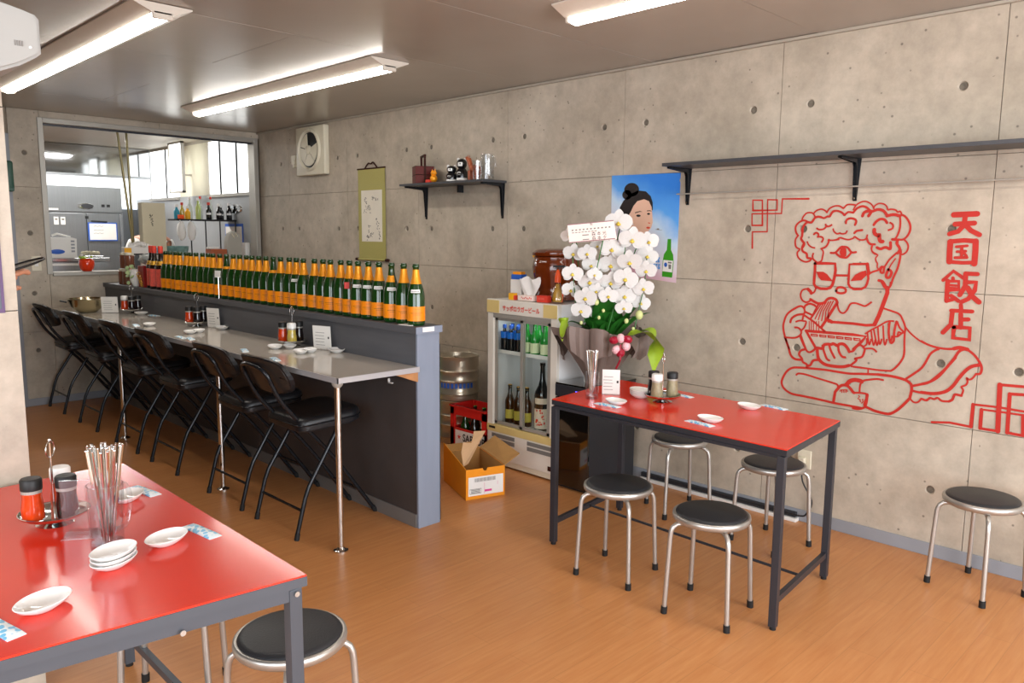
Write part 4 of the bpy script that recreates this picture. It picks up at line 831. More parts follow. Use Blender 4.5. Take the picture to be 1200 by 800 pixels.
# power socket and cord under the far table
t = thing('wall_socket', 'ivory wall socket behind the stool with a black cord plugged in', 'socket', (XR, 1.68, 0.32))
MB().bb((XR - 0.012, 1.645, 0.28), (XR, 1.715, 0.375), bev=0.003).build('plate', 'cream', t, world=True)
MB().bb((XR - 0.04, 1.668, 0.31), (XR - 0.012, 1.700, 0.34), bev=0.004).build('plug', 'cream', t, world=True)
t = thing('power_cord', 'black power cord lying along the skirting under the far table', 'cord', (XR - 0.03, 2.1, 0.0))
MB().tube(smoothpts([(XR - 0.03, 1.685, 0.312), (XR - 0.035, 1.67, 0.22), (XR - 0.03, 1.62, 0.13), (XR - 0.03, 1.64, 0.06), (XR - 0.03, 1.70, 0.034), (XR - 0.028, 2.0, 0.034), (XR - 0.026, 2.6, 0.034)], 5), 0.004, 8).build('cable', 'cord', t, smooth=60, world=True)
MB().bb((XR - 0.03, 1.70, 0.02), (XR - 0.006, 2.66, 0.046), bev=0.002).build('black_duct', 'charc', t, world=True)
MB().bb((XR - 0.045, 1.69, 0.0), (XR - 0.007, 2.66, 0.0185), bev=0.002).build('white_duct', 'white', t, world=True)
t = thing('wall_switch_plate', 'pale switch plate on the concrete beside the hatch', 'switch', (1.79, YB, 1.18))
MB().bb((1.757, YB - 0.006, 1.115), (1.828, YB, 1.235), bev=0.002).build('plate', 'cream', t, world=True)
MB().bb((1.778, YB - 0.010, 1.15), (1.806, YB - 0.006, 1.20), bev=0.002).build('rocker', 'white', t, world=True)
t = thing('green_box', 'rounded dark green box fixed high beside the concrete pillar', 'box', (1.635, YB, 1.86))
MB().bb((1.607, YB - 0.06, 1.745), (1.668, YB - 0.02, 1.985), bev=0.016).build('body', 'greenbox', t, smooth=50, world=True)
MB().bb((1.612, YB - 0.064, 1.75), (1.663, YB - 0.058, 1.775), bev=0.002).build('lower_lip', 'greenbox', t, world=True)
t = thing('pillar_poster', 'dark slate poster with a purple border on the left pillar', 'poster', (0.4, PY, 1.45))
MB().bb((0.12, PY - 0.004, 1.20), (0.566, PY - 0.0005, 1.70)).build('border', mat('purple_border', '#5A3E66', 0.5), t, world=True)
MB().bb((0.13, PY - 0.005, 1.212), (0.5575, PY - 0.004, 1.69)).build('sheet', mat('slate_print', '#3E4654', 0.35, vary=0.3, vscale=6), t, world=True)

# ================================================================ DRINKS FRIDGE
FX, FY0, FY1, FT = 3.322, 2.962, 3.545, 1.045
t = thing('drinks_fridge', 'ivory glass-door beer fridge with red lettering next to the far table', 'fridge', (3.52, 3.25, 0))
mb = MB()
mb.bb((FX + .02, FY0, 0.03), (3.73, FY0 + 0.03, FT - .03)); mb.bb((FX + .02, FY1 - 0.03, 0.03), (3.73, FY1, FT - .03)); mb.bb((3.70, FY0 + .03, 0.03), (3.73, FY1 - .03, FT - .03)); mb.bb((FX + .02, FY0, FT - .03), (3.73, FY1, FT)); mb.bb((FX + .03, FY0 + .03, 0.03), (3.70, FY1 - .03, 0.25))
mb.build('cabinet', 'fridgew', t, world=True)
MB().bb((FX + .012, FY0 + .03, .25), (FX + .02, FY0 + 0.031, FT)).build('gasket', 'grille', t, world=True)
hd = MB().bb((FX - .004, FY0 - .002, 0.962), (FX + .03, FY1 + .002, FT + .003), bev=.003).build('header', 'ivory', t, world=True)
for a, b in ((FY1 - .108, FY1), (FY0, FY0 + .108)):
    MB().bb((FX - .0055, a, 0.966), (FX - .004, b, FT - .003)).build('sand_panel', 'sand', hd, world=True)
flx = 1
mb = MB(); text_bm(mb, 'サッポロラガービール', 0.036, (FX - .0058, 3.408, 0.986), (0, -1, 0), (0, 0, 1), 0.0, 'LEFT', 0.86, .028)
mb.build('lettering', 'redp', hd, world=True)
for a, b in ((FY0 + .002, FY0 + .052), (FY1 - .052, FY1 - .002)):
    MB().bb((FX, a, 0.255), (FX + .03, b, 0.962), bev=.003).build('door_post', 'ivory', t, world=True)
MB().bb((FX, FY0 + .05, .935), (FX + .03, FY1 - .05, .962)).build('top_rail', 'alu', t, world=True)
MB().bb((FX - .002, FY0, .216), (FX + .03, FY1, .262), bev=.002).build('sand_rail', 'sand', t, world=True)
MB().bb((FX - .003, FY1 - .075, .236), (FX - .001, FY1 - .02, .250)).build('name_badge', 'black', t, world=True)
for i, (a, b, x) in enumerate(((3.235, FY1 - .055, FX + .014), (FY0 + .055, 3.262, FX + .004))):
    d = MB()
    for q, r_ in (((x, a, .268), (x + .008, a + .022, .935)), ((x, b - .022, .268), (x + .008, b, .935)), ((x, a, .268), (x + .008, b, .286)), ((x, a, .918), (x + .008, b, .935))): d.bb(q, r_)
    dd = d.build('sliding_door', 'alu', t, world=True)
    MB().bb((x + .002, a + .022, .286), (x + .005, b - .022, .918)).build('pane', 'pane', dd, world=True)
MB().bb((FX, FY0 + .002, .045), (FX + .02, FY1 - .002, .216), bev=.003).build('base_panel', 'ivory', t, world=True)
for a in (FY1 - .03 - .215, FY0 + .03):
    for z in (.150, .183):
        mb = MB(); mb.bb((FX - .002, a, z), (FX + .001, a + .20, z + .024)); o = mb.build('vent', 'grille', t, world=True)
        mb = MB()
        for k in range(22): mb.bb((FX - .0035, a + .004 + k * .009, z + .001), (FX - .002, a + .009 + k * .009, z + .023))
        tag(mb.build('vent_slats', 'inkg', o, world=True), kind='stuff')
MB().bb((FX + .004, FY0 + .02, .012), (FX + .03, FY1 - .02, .045)).build('kick_panel', 'cream', t, world=True)
MB().bb((FX - .002, FY0 + .01, .062), (FX, FY0 + .06, .09)).build('rating_plate', 'darkwood', t, world=True)
for y in (FY0 + .04, FY1 - .04):
    for x in (FX + .05, 3.69): MB().cyl((x, y, 0), (x, y, .03), .014, 12).build('foot', 'black', t, world=True)
for z in (.262, .716):
    mb = MB()
    mb.bb((FX + .035, FY0 + .03, z - .004), (FX + .040, FY1 - .03, z + .018))
    mb.bb((FX + .035, FY0 + .03, z), (3.70, FY0 + .035, z + .004)); mb.bb((FX + .035, FY1 - .035, z), (3.70, FY1 - .03, z + .004))
    for k in range(20): mb.bb((FX + .04, FY0 + .045 + k * .0255, z), (3.70, FY0 + .048 + k * .0255, z + .003))
    for k in range(24): mb.bb((FX + .0345, FY0 + .035 + k * .0215, z + .002), (FX + .0352, FY0 + .046 + k * .0215, z + .013))
    mb.build('wire_shelf', 'tagw', t, world=True)
fl_ = bpy.data.lights.new('fridge_tube', 'AREA'); fl_.shape = 'RECTANGLE'; fl_.size = .4; fl_.size_y = .03; fl_.energy = .35; fl_.color = (.92, .97, 1)
flo = bpy.data.objects.new('fridge_tube', fl_); C.objects.link(flo); flo.location = (FX + .08, 3.25, .93); flo.rotation_euler = (0, 0, PI / 2)

def arc(mb, r, z0, z1, a0, a1, n=10, r1=None):
    r1 = r if r1 is None else r1; lo = []; hi = []
    for i in range(n + 1):
        a = a0 + (a1 - a0) * i / n; lo.append(mb.bm.verts.new((r * math.cos(a), r * math.sin(a), z0))); hi.append(mb.bm.verts.new((r1 * math.cos(a), r1 * math.sin(a), z1)))
    for i in range(n): mb.bm.faces.new((lo[i], lo[i + 1], hi[i + 1], hi[i]))
    return mb
def bottle(name, label, cat, loc, prof, glass, lab, group=None, cap=None, rz=None, neckm=None, seg=20):
    rz = math.atan2(-loc[1], -loc[0]) if rz is None else rz
    t = thing(name, label, cat, loc, rz, group)
    MB().lathe(prof, seg).build('body', glass, t, smooth=50)
    if lab:
        m, z0, z1, half = lab; r = max(p[0] for p in prof) + .0006
        arc(MB(), r, z0, z1, -half, half).build('label', m, t, smooth=60)
    if cap:
        m, r, z0, z1 = cap; MB().lathe([(r, z0), (r, z1 - .002), (r * .85, z1), (0, z1)], 16).build('cap', m, t, smooth=40)
    return t
beerp = lambda h, r: [(0, 0), (r * .93, 0), (r, .005), (r, h * .52), (r * .95, h * .60), (r * .62, h * .70), (r * .42, h * .80), (r * .36, h * .95), (r * .42, h * .955), (r * .42, h), (0, h)]
# bottles in the fridge
z1_ = .7205
for i, (x, y) in enumerate(((3.39, 3.462), (3.39, 3.404), (3.39, 3.346), (3.46, 3.462), (3.46, 3.404))):
    bottle('soft_drink_bottle', ('blue-capped bottle at the front left of the upper fridge shelf', 'blue-capped bottle second from the left on the upper fridge shelf', 'blue-sleeved bottle half behind the sliding door edge', 'blue-capped bottle behind the front left one in the fridge', 'blue-capped bottle behind the second one in the fridge')[i],
           'bottle', (x, y, z1_), beerp(.165, .0255), 'blackb', ('blueglass', .085, .125, 2.6), 'bottles in the drinks fridge', ('bluepr', .012, .145, .168))
for i, (x, y) in enumerate(((3.395, 3.272), (3.395, 3.207), (3.395, 3.125), (3.465, 3.235), (3.465, 3.165))):
    bottle('spirit_bottle', ('bright green bottle left of the pair on the right upper fridge shelf', 'bright green bottle with cream label at the middle right of the fridge', 'green bottle with cream label at the far right of the upper fridge shelf', 'green bottle behind the middle green one in the fridge', 'green bottle in the back right corner of the upper fridge shelf')[i],
           'bottle', (x, y, z1_), beerp(.190, .0295), 'greenb', ('greensleeve', .018, .078, 1.1), 'bottles in the drinks fridge', ('yellow' if i == 4 else 'greenb', .011, .172, .194))
for i, (x, y, h) in enumerate(((3.42, 3.440, .24), (3.42, 3.365, .235), (3.42, 3.292, .24))):
    bottle('beer_bottle', ('dark beer bottle with yellow oval label at the left of the fridge floor', 'dark beer bottle with yellow label behind the fridge door edge', 'dark beer bottle with yellow label right of the fridge mullion')[i],
           'bottle', (x, y, .2665), beerp(h, .032), 'brownb', ('labely', .03, .088, 1.0), 'bottles in the drinks fridge', ('gold', .013, h - .012, h + .004))
sk = bottle('sake_bottle', 'big dark sake bottle with cream and red label in the fridge', 'bottle', (3.43, 3.172, .2665), [(0, 0), (.045, 0), (.049, .006), (.049, .21), (.045, .235), (.025, .275), (.017, .31), (.014, .39), (.017, .392), (.017, .41), (0, .41)], 'blackb', ('labelc', .012, .135, 1.3))
mb = MB()
random.seed(11)
for k in range(18):
    a = random.uniform(-.9, .9); z = random.uniform(.03, .12); s_ = random.uniform(.006, .013)
    for q in range(2):
        a2 = a + random.uniform(-.12, .12); arc(mb, .0506 + .00005 * k, z, z + s_, a2, a2 + s_ * 14, 3)
mb.build('red_print', 'redp', sk)
arc(MB(), .0498, .165, .200, -1.1, 1.1).build('shoulder_label', 'labelc', sk)

# ================================================================ THINGS ON THE FRIDGE
ZF = FT + .004
t = thing('dispenser_jar', 'large amber brown lidded jar on top of the fridge', 'jar', (3.56, 3.19, ZF))
MB().lathe([(0, 0), (.118, 0), (.128, .008), (.132, .03), (.122, .05), (.125, .09), (.142, .15), (.148, .20), (.142, .235), (.135, .25), (.137, .262), (.128, .268), (0, .268)], 40).build('body', 'amber', t, smooth=40)
MB().lathe([(.0, .268), (.146, .268), (.150, .276), (.149, .287), (.128, .300), (.115, .306), (.05, .312), (0, .313)], 40).build('lid', 'amber', t, smooth=40)
mb = MB(); arc(mb, .1475, .195, .215, -2.55, -2.05, 8); mb.build('dark_print', 'ink', t)
t = thing('squeeze_bottle', 'clear cone bottle with bright orange top in front of the brown jar', 'bottle', (3.40, 3.035, ZF))
MB().lathe([(0, 0), (.040, 0), (.043, .006), (.042, .03), (.033, .07), (.018, .115), (.013, .125), (0, .125)], 24).build('body', 'softclear', t, smooth=50)
MB().lathe([(0, .008), (.030, .008), (.031, .03), (.024, .06), (.010, .11), (0, .112)], 20).build('filling', 'vinegar', t, smooth=50)
MB().lathe([(.015, .118), (.019, .121), (.018, .15), (.014, .172), (.006, .192), (0, .195)], 18).build('nozzle', 'orangecap', t, smooth=50)
MB().box((.012, -.018, .03), (.018, .02, .05), (0, .2, .3), bev=.004).build('orange_label', 'orangecap', t)
t = thing('sweets_box', 'small red printed box on the fridge front edge', 'box', (3.375, 3.118, ZF))
MB().box((0, 0, .020), (.042, .078, .040), (0, 0, .08), bev=.001).build('carton', 'redp', t)
MB().box((-.0235, 0.002, .022), (.002, .045, .012), (0, 0, .08)).build('print', 'pink', t)
t = thing('tissue_pack', 'pink and white tissue pack with a pulled tissue on the fridge', 'tissue pack', (3.385, 3.255, ZF))
MB().box((0, 0, .016), (.06, .125, .032), (0, 0, .05), bev=.005).build('pack', 'card', t, smooth=40)
mb = MB()
for k in range(10): mb.box((-.031, -.05 + k * .011, .017 + .004 * math.sin(k * 2)), (.001, .006, .008), (0, 0, .05))
mb.build('print', 'pink', t)
mb = MB(); n = 12; random.seed(2)
R_ = []
for q in range(7):
    v = q / 6; row = []
    for p in range(n + 1):
        u = p / n * 2 - 1; w = .045 + .035 * math.sin(v * PI * .75)
        row.append(mb.bm.verts.new((.012 * math.sin(u * 5 + v * 3) * (.4 + v), -u * w - .01, .03 + .115 * v * (1 - .10 * abs(math.sin(u * 2.2 + .6))) + .006 * math.sin(u * 9))))
    R_.append(row)
for q in range(6):
    for p in range(n): mb.bm.faces.new((R_[q][p], R_[q][p + 1], R_[q + 1][p + 1], R_[q + 1][p]))
tis = mb.build('tissue', 'cloth', t, smooth=80)
t = thing('yellow_box', 'tiny yellow packet at the left of the fridge top', 'box', (3.37, 3.372, ZF))
MB().box((0, 0, .020), (.035, .042, .040), bev=.002).build('packet', 'yellow', t)
MB().box((-.001, -.026, .014), (.03, .012, .028), bev=.002).build('red_end', 'redp', t)
t = thing('paper_carton', 'white and blue carton standing behind the tissue on the fridge', 'carton', (3.445, 3.395, ZF))
MB().box((0, 0, .06), (.06, .085, .12), (0, 0, .1), bev=.002).build('carton', 'white', t)
MB().box((0, 0, .135), (.055, .08, .03), (0, 0, .1), bev=.002).build('blue_lid', 'bluepr', t)
MB().box((0, 0, .158), (.05, .06, .016), (0, 0, .25), bev=.002).build('wrapped_stack', 'carton', t)
t = thing('tall_carton', 'tall blue banded carton with orange top beside the amber jar', 'carton', (3.60, 3.415, ZF))
MB().box((0.01, -.04, .09), (.05, .055, .18), bev=.002).build('carton', 'white', t)
MB().box((0.01, -.04, .165), (.052, .057, .035), bev=.002).build('blue_band', 'teal', t)
MB().box((0.01, -.04, .20), (.052, .057, .022), bev=.002).build('blue_band', 'bluepr', t)
MB().sphere((0.0, -.045, .245), .030, (1, 1, 1.1), 10).build('orange_wrap', 'carton', t, smooth=20)
MB().sphere((0.0, -.01, .262), .020, (1, 1, .8), 10).build('yellow_wrap', 'yellow', t, smooth=20)

# ================================================================ BLACK CABINET
t = thing('black_cabinet', 'glossy black cabinet between the fridge and the concrete wall', 'cabinet', (3.5, 2.81, 0))
MB().bb((3.300, 2.690, 0.012), (3.715, 2.935, 0.60), bev=.003).build('body', 'charc', t, world=True)
MB().bb((3.284, 2.690, 0.02), (3.299, 2.935, 0.53), bev=.002).build('door', 'gloss', t, world=True)
MB().bb((3.282, 2.688, 0.535), (3.300, 2.937, 0.603), bev=.002).build('control_strip', 'iron', t, world=True)
MB().bb((3.2805, 2.76, 0.572), (3.282, 2.785, 0.580)).build('blue_indicator', mat('blue_lamp', '#3344FF', 0.4, emit='#5560FF', estr=1.5), t, world=True)
MB().bb((3.284, 2.688, 0.600), (3.717, 2.937, 0.612), bev=.003).build('top_plate', 'gloss', t, world=True)
MB().bb((3.31, 2.70, 0.0), (3.70, 2.93, 0.013)).build('plinth', 'black', t, world=True)

# ================================================================ ORCHID
BLOOMS= [(3.249, 2.791, 1.342, 0.051), (3.266, 2.709, 1.343, 0.047), (3.363, 2.619, 1.367, 0.06), (3.36, 2.576, 1.507, 0.065), (3.404, 2.516, 1.418, 0.065), (3.511, 2.488, 1.409, 0.051), (3.514, 2.493, 1.332, 0.051), (3.377, 2.509, 1.302, 0.06), (3.372, 2.629, 1.28, 0.06), (3.31, 2.714, 1.279, 0.047), (3.179, 2.734, 1.236, 0.051), (3.466, 2.466, 1.256, 0.051), (3.365, 2.524, 1.212, 0.06), (3.352, 2.612, 1.19, 0.056), (3.268, 2.689, 1.194, 0.056), (3.251, 2.806, 1.142, 0.047), (3.443, 2.463, 1.162, 0.051), (3.308, 2.591, 1.12, 0.047), (3.394, 2.549, 1.118, 0.056), (3.245, 2.697, 1.107, 0.056), (3.288, 2.657, 1.144, 0.042), (3.492, 2.512, 1.079, 0.047), (3.37, 2.534, 1.057, 0.042), (3.246, 2.726, 1.036, 0.051), (3.228, 2.805, 1.438, 0.042), (3.347, 2.706, 1.384, 0.037), (3.263, 2.651, 1.232, 0.037)]
BUDS= [(3.289, 2.656, 1.085, 0.014), (3.312, 2.626, 1.04, 0.009), (3.298, 2.644, 1.002, 0.009), (3.429, 2.475, 1.021, 0.021), (3.388, 2.528, 0.987, 0.012), (3.411, 2.499, 0.946, 0.009), (3.24, 2.719, 0.972, 0.009), (3.221, 2.744, 0.934, 0.009)]
OC = Vector((3.415, 2.60, 0))
t = thing('orchid_arrangement', 'tall white orchid gift in brown wrapping cloth with a name card', 'orchid', (3.46, 2.79, .612))
tocam = Vector((-3.38, -2.62, 0)).normalized(); side = Vector((tocam.y, -tocam.x, 0)) * -1
MB().lathe([(0, .612), (.065, .612), (.07, .70), (.075, .76), (.065, .765), (0, .755)], 24, (3.46, 2.79, 0)).build('pot', 'white', t, smooth=50, world=True)
# wrapping cloth: fluted cone flaring out and folding over
random.seed(9)
mb = MB(); n = 72; prof = [(.085, .613), (.09, .65), (.115, .70), (.15, .76), (.19, .82), (.23, .88), (.25, .915), (.262, .92), (.268, .89), (.262, .83), (.25, .77)]
def tri(v): v = v % 1.0; return 1 - 4 * abs(v - .5)
rings = []
for k, (r, z) in enumerate(prof):
    ring = []; kk = k / 10
    for i in range(n):
        a = 2 * PI * i / n; fl = tri(i / n * 9 + .12 * math.sin(a * 2)) * .15 * min(1, k / 3) + tri(i / n * 23 + .3) * .05 * min(1, k / 4)
        lowr = .11 * max(0, math.sin(a * 3 + .2)) * max(0, (k - 7) / 3) + .05 * tri(i / n * 5 + .2) * max(0, (k - 7) / 3)
        rr_ = r * (1 + fl); x = 3.455 + rr_ * math.cos(a) * .86; y = 2.76 + rr_ * math.sin(a) * .95
        q = Vector((x, y, 0)) - Vector((3.455, 2.76, 0)); sh = max(0, q.dot(tocam)) * .2 * kk
        x += tocam.x * sh; y += tocam.y * sh
        x = min(x, XR - .03); y = min(y, 2.955); ring.append(mb.bm.verts.new((x, y, z + fl * .12 * kk + lowr + (.03 * math.sin(a * 2 + 1) if k > 4 else 0))))
    rings.append(ring)
for A, B in zip(rings, rings[1:]):
    for i in range(n): mb.bm.faces.new((A[i], A[(i + 1) % n], B[(i + 1) % n], B[i]))
mb.build('wrapping_cloth', 'wrap', t, smooth=28, world=True)
def blade(mb, p0, p1, p2, w, fold=.25, n=9):
    p0, p1, p2 = Vector(p0), Vector(p1), Vector(p2); prev = None
    for i in range(n + 1):
        v = i / n; p = p0 * (1 - v) ** 2 + p1 * 2 * v * (1 - v) + p2 * v * v; d = (p1 - p0) * (1 - v) + (p2 - p1) * v
        s_ = d.cross(Vector((0, 0, 1))); s_ = s_.normalized() if s_.length > 1e-4 else side
        ww = w * math.sin(PI * (0.12 + .88 * v) ** .8) ** .8 if v < 1 else 0.001; up_ = s_.cross(d).normalized()
        row = [mb.bm.verts.new(p + s_ * ww * k + up_ * (abs(k) * fold * ww)) for k in (-1, -.5, 0, .5, 1)]
        if prev:
            for k in range(4): mb.bm.faces.new((prev[k], prev[k + 1], row[k + 1], row[k]))
        prev = row
    return mb
base = Vector((3.44, 2.72, .86))
lv = [(-.16, .19, .05), (-.20, .10, .04), (-.08, .24, .06), (.02, .26, .07), (.10, .24, .06), (.22, .24, .05), (.25, .17, .045), (-.13, .14, .06), (.16, .14, .06), (.05, .17, .08), (-.03, .17, .08), (.08, .10, .07), (-.08, .12, .07)]
for i, (sx_, dz, w) in enumerate(lv):
    b0 = base + side * sx_ * .25; tip = base + side * sx_ + tocam * random.uniform(.02, .12) + Vector((0, 0, dz)); mid = (b0 + tip) / 2 + Vector((0, 0, .07)) + side * sx_ * .1
    blade(MB(), b0, mid, tip, w * 1.15).build('leaf', 'leaf', t, smooth=60, world=True)
for a_, b_, c_, w in (((3.46, 2.47, .93), (3.49, 2.38, .97), (3.50, 2.42, .70), .075), ((3.33, 2.50, .87), (3.37, 2.42, .99), (3.50, 2.42, .88), .06), ((3.40, 2.58, .87), (3.36, 2.60, .93), (3.33, 2.63, .84), .03), ((3.28, 2.84, .88), (3.22, 2.86, 1.0), (3.225, 2.83, .99), .03), ((3.25, 2.83, .99), (3.21, 2.83, .93), (3.215, 2.83, .86), .025)):
    blade(MB(), a_, b_, c_, w, .2).build('lime_paper', 'leafl', t, smooth=60, world=True)
# ribbon bow
bw = Vector((3.285, 2.485, .880)); o = None
for i, (sx_, sz, m) in enumerate(((-.035, .02, 'ribbon'), (.035, .025, 'ribbon'), (-.02, -.03, 'ribbonp'), (.03, -.01, 'ribbonp'), (0, .03, 'ribbonp'), (.0, -.045, 'ribbon'))):
    c_ = bw + side * sx_ + Vector((0, 0, sz)) + tocam * .03
    MB().sphere(c_, .033, (.8, .8, .65), 10, (0.4 * i, .5 * i, i)).build('ribbon_loop', m, t, smooth=25, world=True)
MB().tube([bw + tocam * .04, bw + tocam * .05 + Vector((0, 0, -.08)), bw + tocam * .03 + side * -.02 + Vector((0, 0, -.13))], .005, 6).build('ribbon_tail', 'ribbon', t, world=True)
# stems
def stem(pts, r=.003):
    pts = [Vector(p) - tocam * .035 for p in pts]
    MB().tube(smoothpts(pts, 5), r, 6).build('stem', 'leaf', t, smooth=60, world=True)
stem([(3.42, 2.74, .8), (3.40, 2.72, 1.2), (3.38, 2.66, 1.50), (3.33, 2.60, 1.54), (3.30, 2.62, 1.45), (3.27, 2.66, 1.2), (3.24, 2.70, .97)])
stem([(3.44, 2.72, .8), (3.44, 2.68, 1.2), (3.43, 2.62, 1.48), (3.40, 2.56, 1.50), (3.385, 2.555, 1.3), (3.36, 2.58, 1.1), (3.33, 2.61, .92)])
stem([(3.46, 2.70, .8), (3.50, 2.62, 1.2), (3.52, 2.55, 1.42), (3.50, 2.49, 1.42), (3.48, 2.48, 1.2), (3.43, 2.49, 1.0), (3.41, 2.50, .86)])
stem([(3.40, 2.78, .8), (3.34, 2.82, 1.2), (3.30, 2.82, 1.42), (3.25, 2.80, 1.40), (3.24, 2.78, 1.2), (3.235, 2.75, 1.0)])
# blossoms
def petal(mb, ang, L_, W, back, nseg=5):
    ca, sa = math.cos(ang), math.sin(ang); prev = None
    for i in range(nseg + 1):
        v = i / nseg; d = L_ * (.08 + .92 * v); w = W * math.sin(PI * (v * .88 + .07)) ** .65 if v < 1 else W * .28
        row = []
        for k in (-1, 0, 1):
            x = ca * d - sa * w * k; y = sa * d + ca * w * k; row.append(mb.bm.verts.new((x, y, back * v * v - .12 * w * abs(k) * -1 * .6 + .003)))
        if prev:
            for k in range(2): mb.bm.faces.new((prev[k], prev[k + 1], row[k + 1], row[k]))
        prev = row
def blossom_mesh():
    mb = MB()
    for a_, L_, W, bk in ((90, .95, .36, -.10), (210, .92, .34, -.12), (330, .92, .34, -.12)): petal(mb, math.radians(a_), L_, W, bk)
    for a_ in (12, 168): petal(mb, math.radians(a_), 1.0, .55, -.02, 6)
    a = mb.build('petals', 'petal', None, smooth=80)
    mb = MB(); mb.sphere((0, -.12, .10), .13, (1, .9, 1.2), 8); mb.sphere((0, .02, .12), .08, (1, 1, 1), 6); mb.sphere((.1, -.1, .08), .09, (1, 1, 1), 6); mb.sphere((-.1, -.1, .08), .09, (1, 1, 1), 6)
    b = mb.build('lip', 'lip', None, smooth=60)
    return a, b
pm_, lm_ = blossom_mesh()
first = True
for (x, y, z, r) in BLOOMS:
    if first: P1_, L1_ = pm_, lm_; first = False
    else: P1_ = pm_.copy(); C.objects.link(P1_); L1_ = lm_.copy(); C.objects.link(L1_)
    P1_.name = 'blossom'
    d = (Vector((0, 0, 1.35)) - Vector((x, y, z))); d = (d.normalized() + Vector((random.uniform(-.25, .25), random.uniform(-.25, .25), random.uniform(-.3, .05)))).normalized()
    q = d.to_track_quat('Z', 'Y').to_matrix().to_4x4() @ Matrix.Rotation(random.uniform(-.25, .25), 4, 'Z')
    P1_.parent = t; L1_.parent = P1_
    P1_.matrix_local = Matrix.Translation(Vector((x, y, z)) - t.location) @ q @ Matrix.Scale(r * 1.14, 4)
for x, y, z, r in BUDS: MB().sphere((x, y, z), r, (1, 1, 1.25), 10).build('bud', 'bud', t, smooth=60, world=True)
# card
c0 = [Vector(v) for v in ((3.136, 2.739, 1.495), (3.283, 2.55, 1.519), (3.295, 2.534, 1.422), (3.143, 2.73, 1.398))]
cn = (c0[1] - c0[0]).cross(c0[3] - c0[0]).normalized(); cn = cn if cn.dot(tocam) > 0 else -cn
mb = MB(); A = [mb.bm.verts.new(v + cn * .002) for v in c0]; B = [mb.bm.verts.new(v - cn * .002) for v in c0]
mb.bm.faces.new(A); mb.bm.faces.new(B[::-1])
for i in range(4): mb.bm.faces.new((A[i], A[(i + 1) % 4], B[(i + 1) % 4], B[i]))
cd = mb.build('name_card', 'card', t, world=True)
ux = (c0[1] - c0[0]); W_ = ux.length; ux.normalize(); uy = (c0[0] - c0[3]).normalized(); og = c0[3]
mb = MB(); H_ = (c0[0] - c0[3]).length; g_ = cn * .0026
text_bm(mb, '祝', .016, og + ux * W_ * .48 + uy * H_ * .84 + g_, ux, uy)
text_bm(mb, '森 本 光', .022, og + ux * W_ * .50 + uy * H_ * .30 + g_, ux, uy); text_bm(mb, '森 本 夕', .022, og + ux * W_ * .50 + uy * H_ * .07 + g_, ux, uy)
mb.build('lettering', 'ink', cd, world=True)
mb = MB()
for k in range(11): mb.ribbon([og + ux * W_ * (.08 + .08 * k) + uy * H_ * .66 + g_, og + ux * W_ * (.12 + .08 * k) + uy * H_ * .67 + g_], .007, cn)
for k in range(8): mb.ribbon([og + ux * W_ * (.08 + .07 * k) + uy * H_ * .53 + g_, og + ux * W_ * (.13 + .07 * k) + uy * H_ * .53 + g_], .004, cn)
for z in (.36, .12): mb.ribbon([og + ux * W_ * .3 + uy * H_ * z + g_, og + ux * W_ * .44 + uy * H_ * z + g_], .005, cn)
mb.build('small_print', 'inkg', cd, world=True)
mb = MB()
for z in (.98, .03): mb.ribbon([og + uy * H_ * z + g_, og + ux * W_ * .998 + uy * H_ * z + g_], .005, cn)
mb.build('border', 'mauve', cd, world=True)

# ================================================================ KEGS, CRATES, CARTONS
def keg(label, x, y, z, h, r=.146, band=False):
    t = thing('beer_keg', label, 'keg', (x, y, z), math.atan2(-y, -x), 'steel beer kegs behind the partition')
    MB().lathe([(r * .90, 0), (r * .95, .004), (r * .95, .035), (r, .045), (r, .055), (r * .97, .062), (r * .97, h * .42), (r * 1.01, h * .45), (r * .97, h * .48), (r * .97, h * .64), (r * 1.01, h * .67), (r * .97, h * .70),
                (r * .96, h - .055), (r * .6, h - .035), (0, h - .03)], 40).build('body', 'keg', t, smooth=35)
    MB().lathe([(r * .98, h - .085), (r * .985, h - .004), (r * 1.0, h), (r * .96, h + .002), (r * .94, h - .004), (r * .94, h - .07)], 40, cap=False).build('top_rim', 'keg', t, smooth=50)
    MB().cyl((0, 0, h - .04), (0, 0, h - .01), .028, 18).build('valve', 'chrome', t)
    mb = MB()
    for k in range(3): arc(mb, r * .992, h - .065, h - .025, -.9 + .5 * k, -.65 + .5 * k, 4)
    mb.build('hand_slot', 'keg', t)
    if band:
        mb = MB()
        for k in range(9):
            a = -.95 + .2 * k; arc(mb, r * .979, h * .10 + .06, h * .10 + .095, a, a + .13, 3)
        mb.build('blue_lettering', 'bluepr', t)
    return t
keg('lower steel keg of the stack, behind the red crate', 3.56, 4.10, 0.0, .30)
keg('upper steel keg of the stack, above the red crate', 3.56, 4.10, .302, .305, band=True)
keg('steel keg half hidden between the stacked kegs and the fridge', 3.655, 3.71, 0.0, .50, .108)
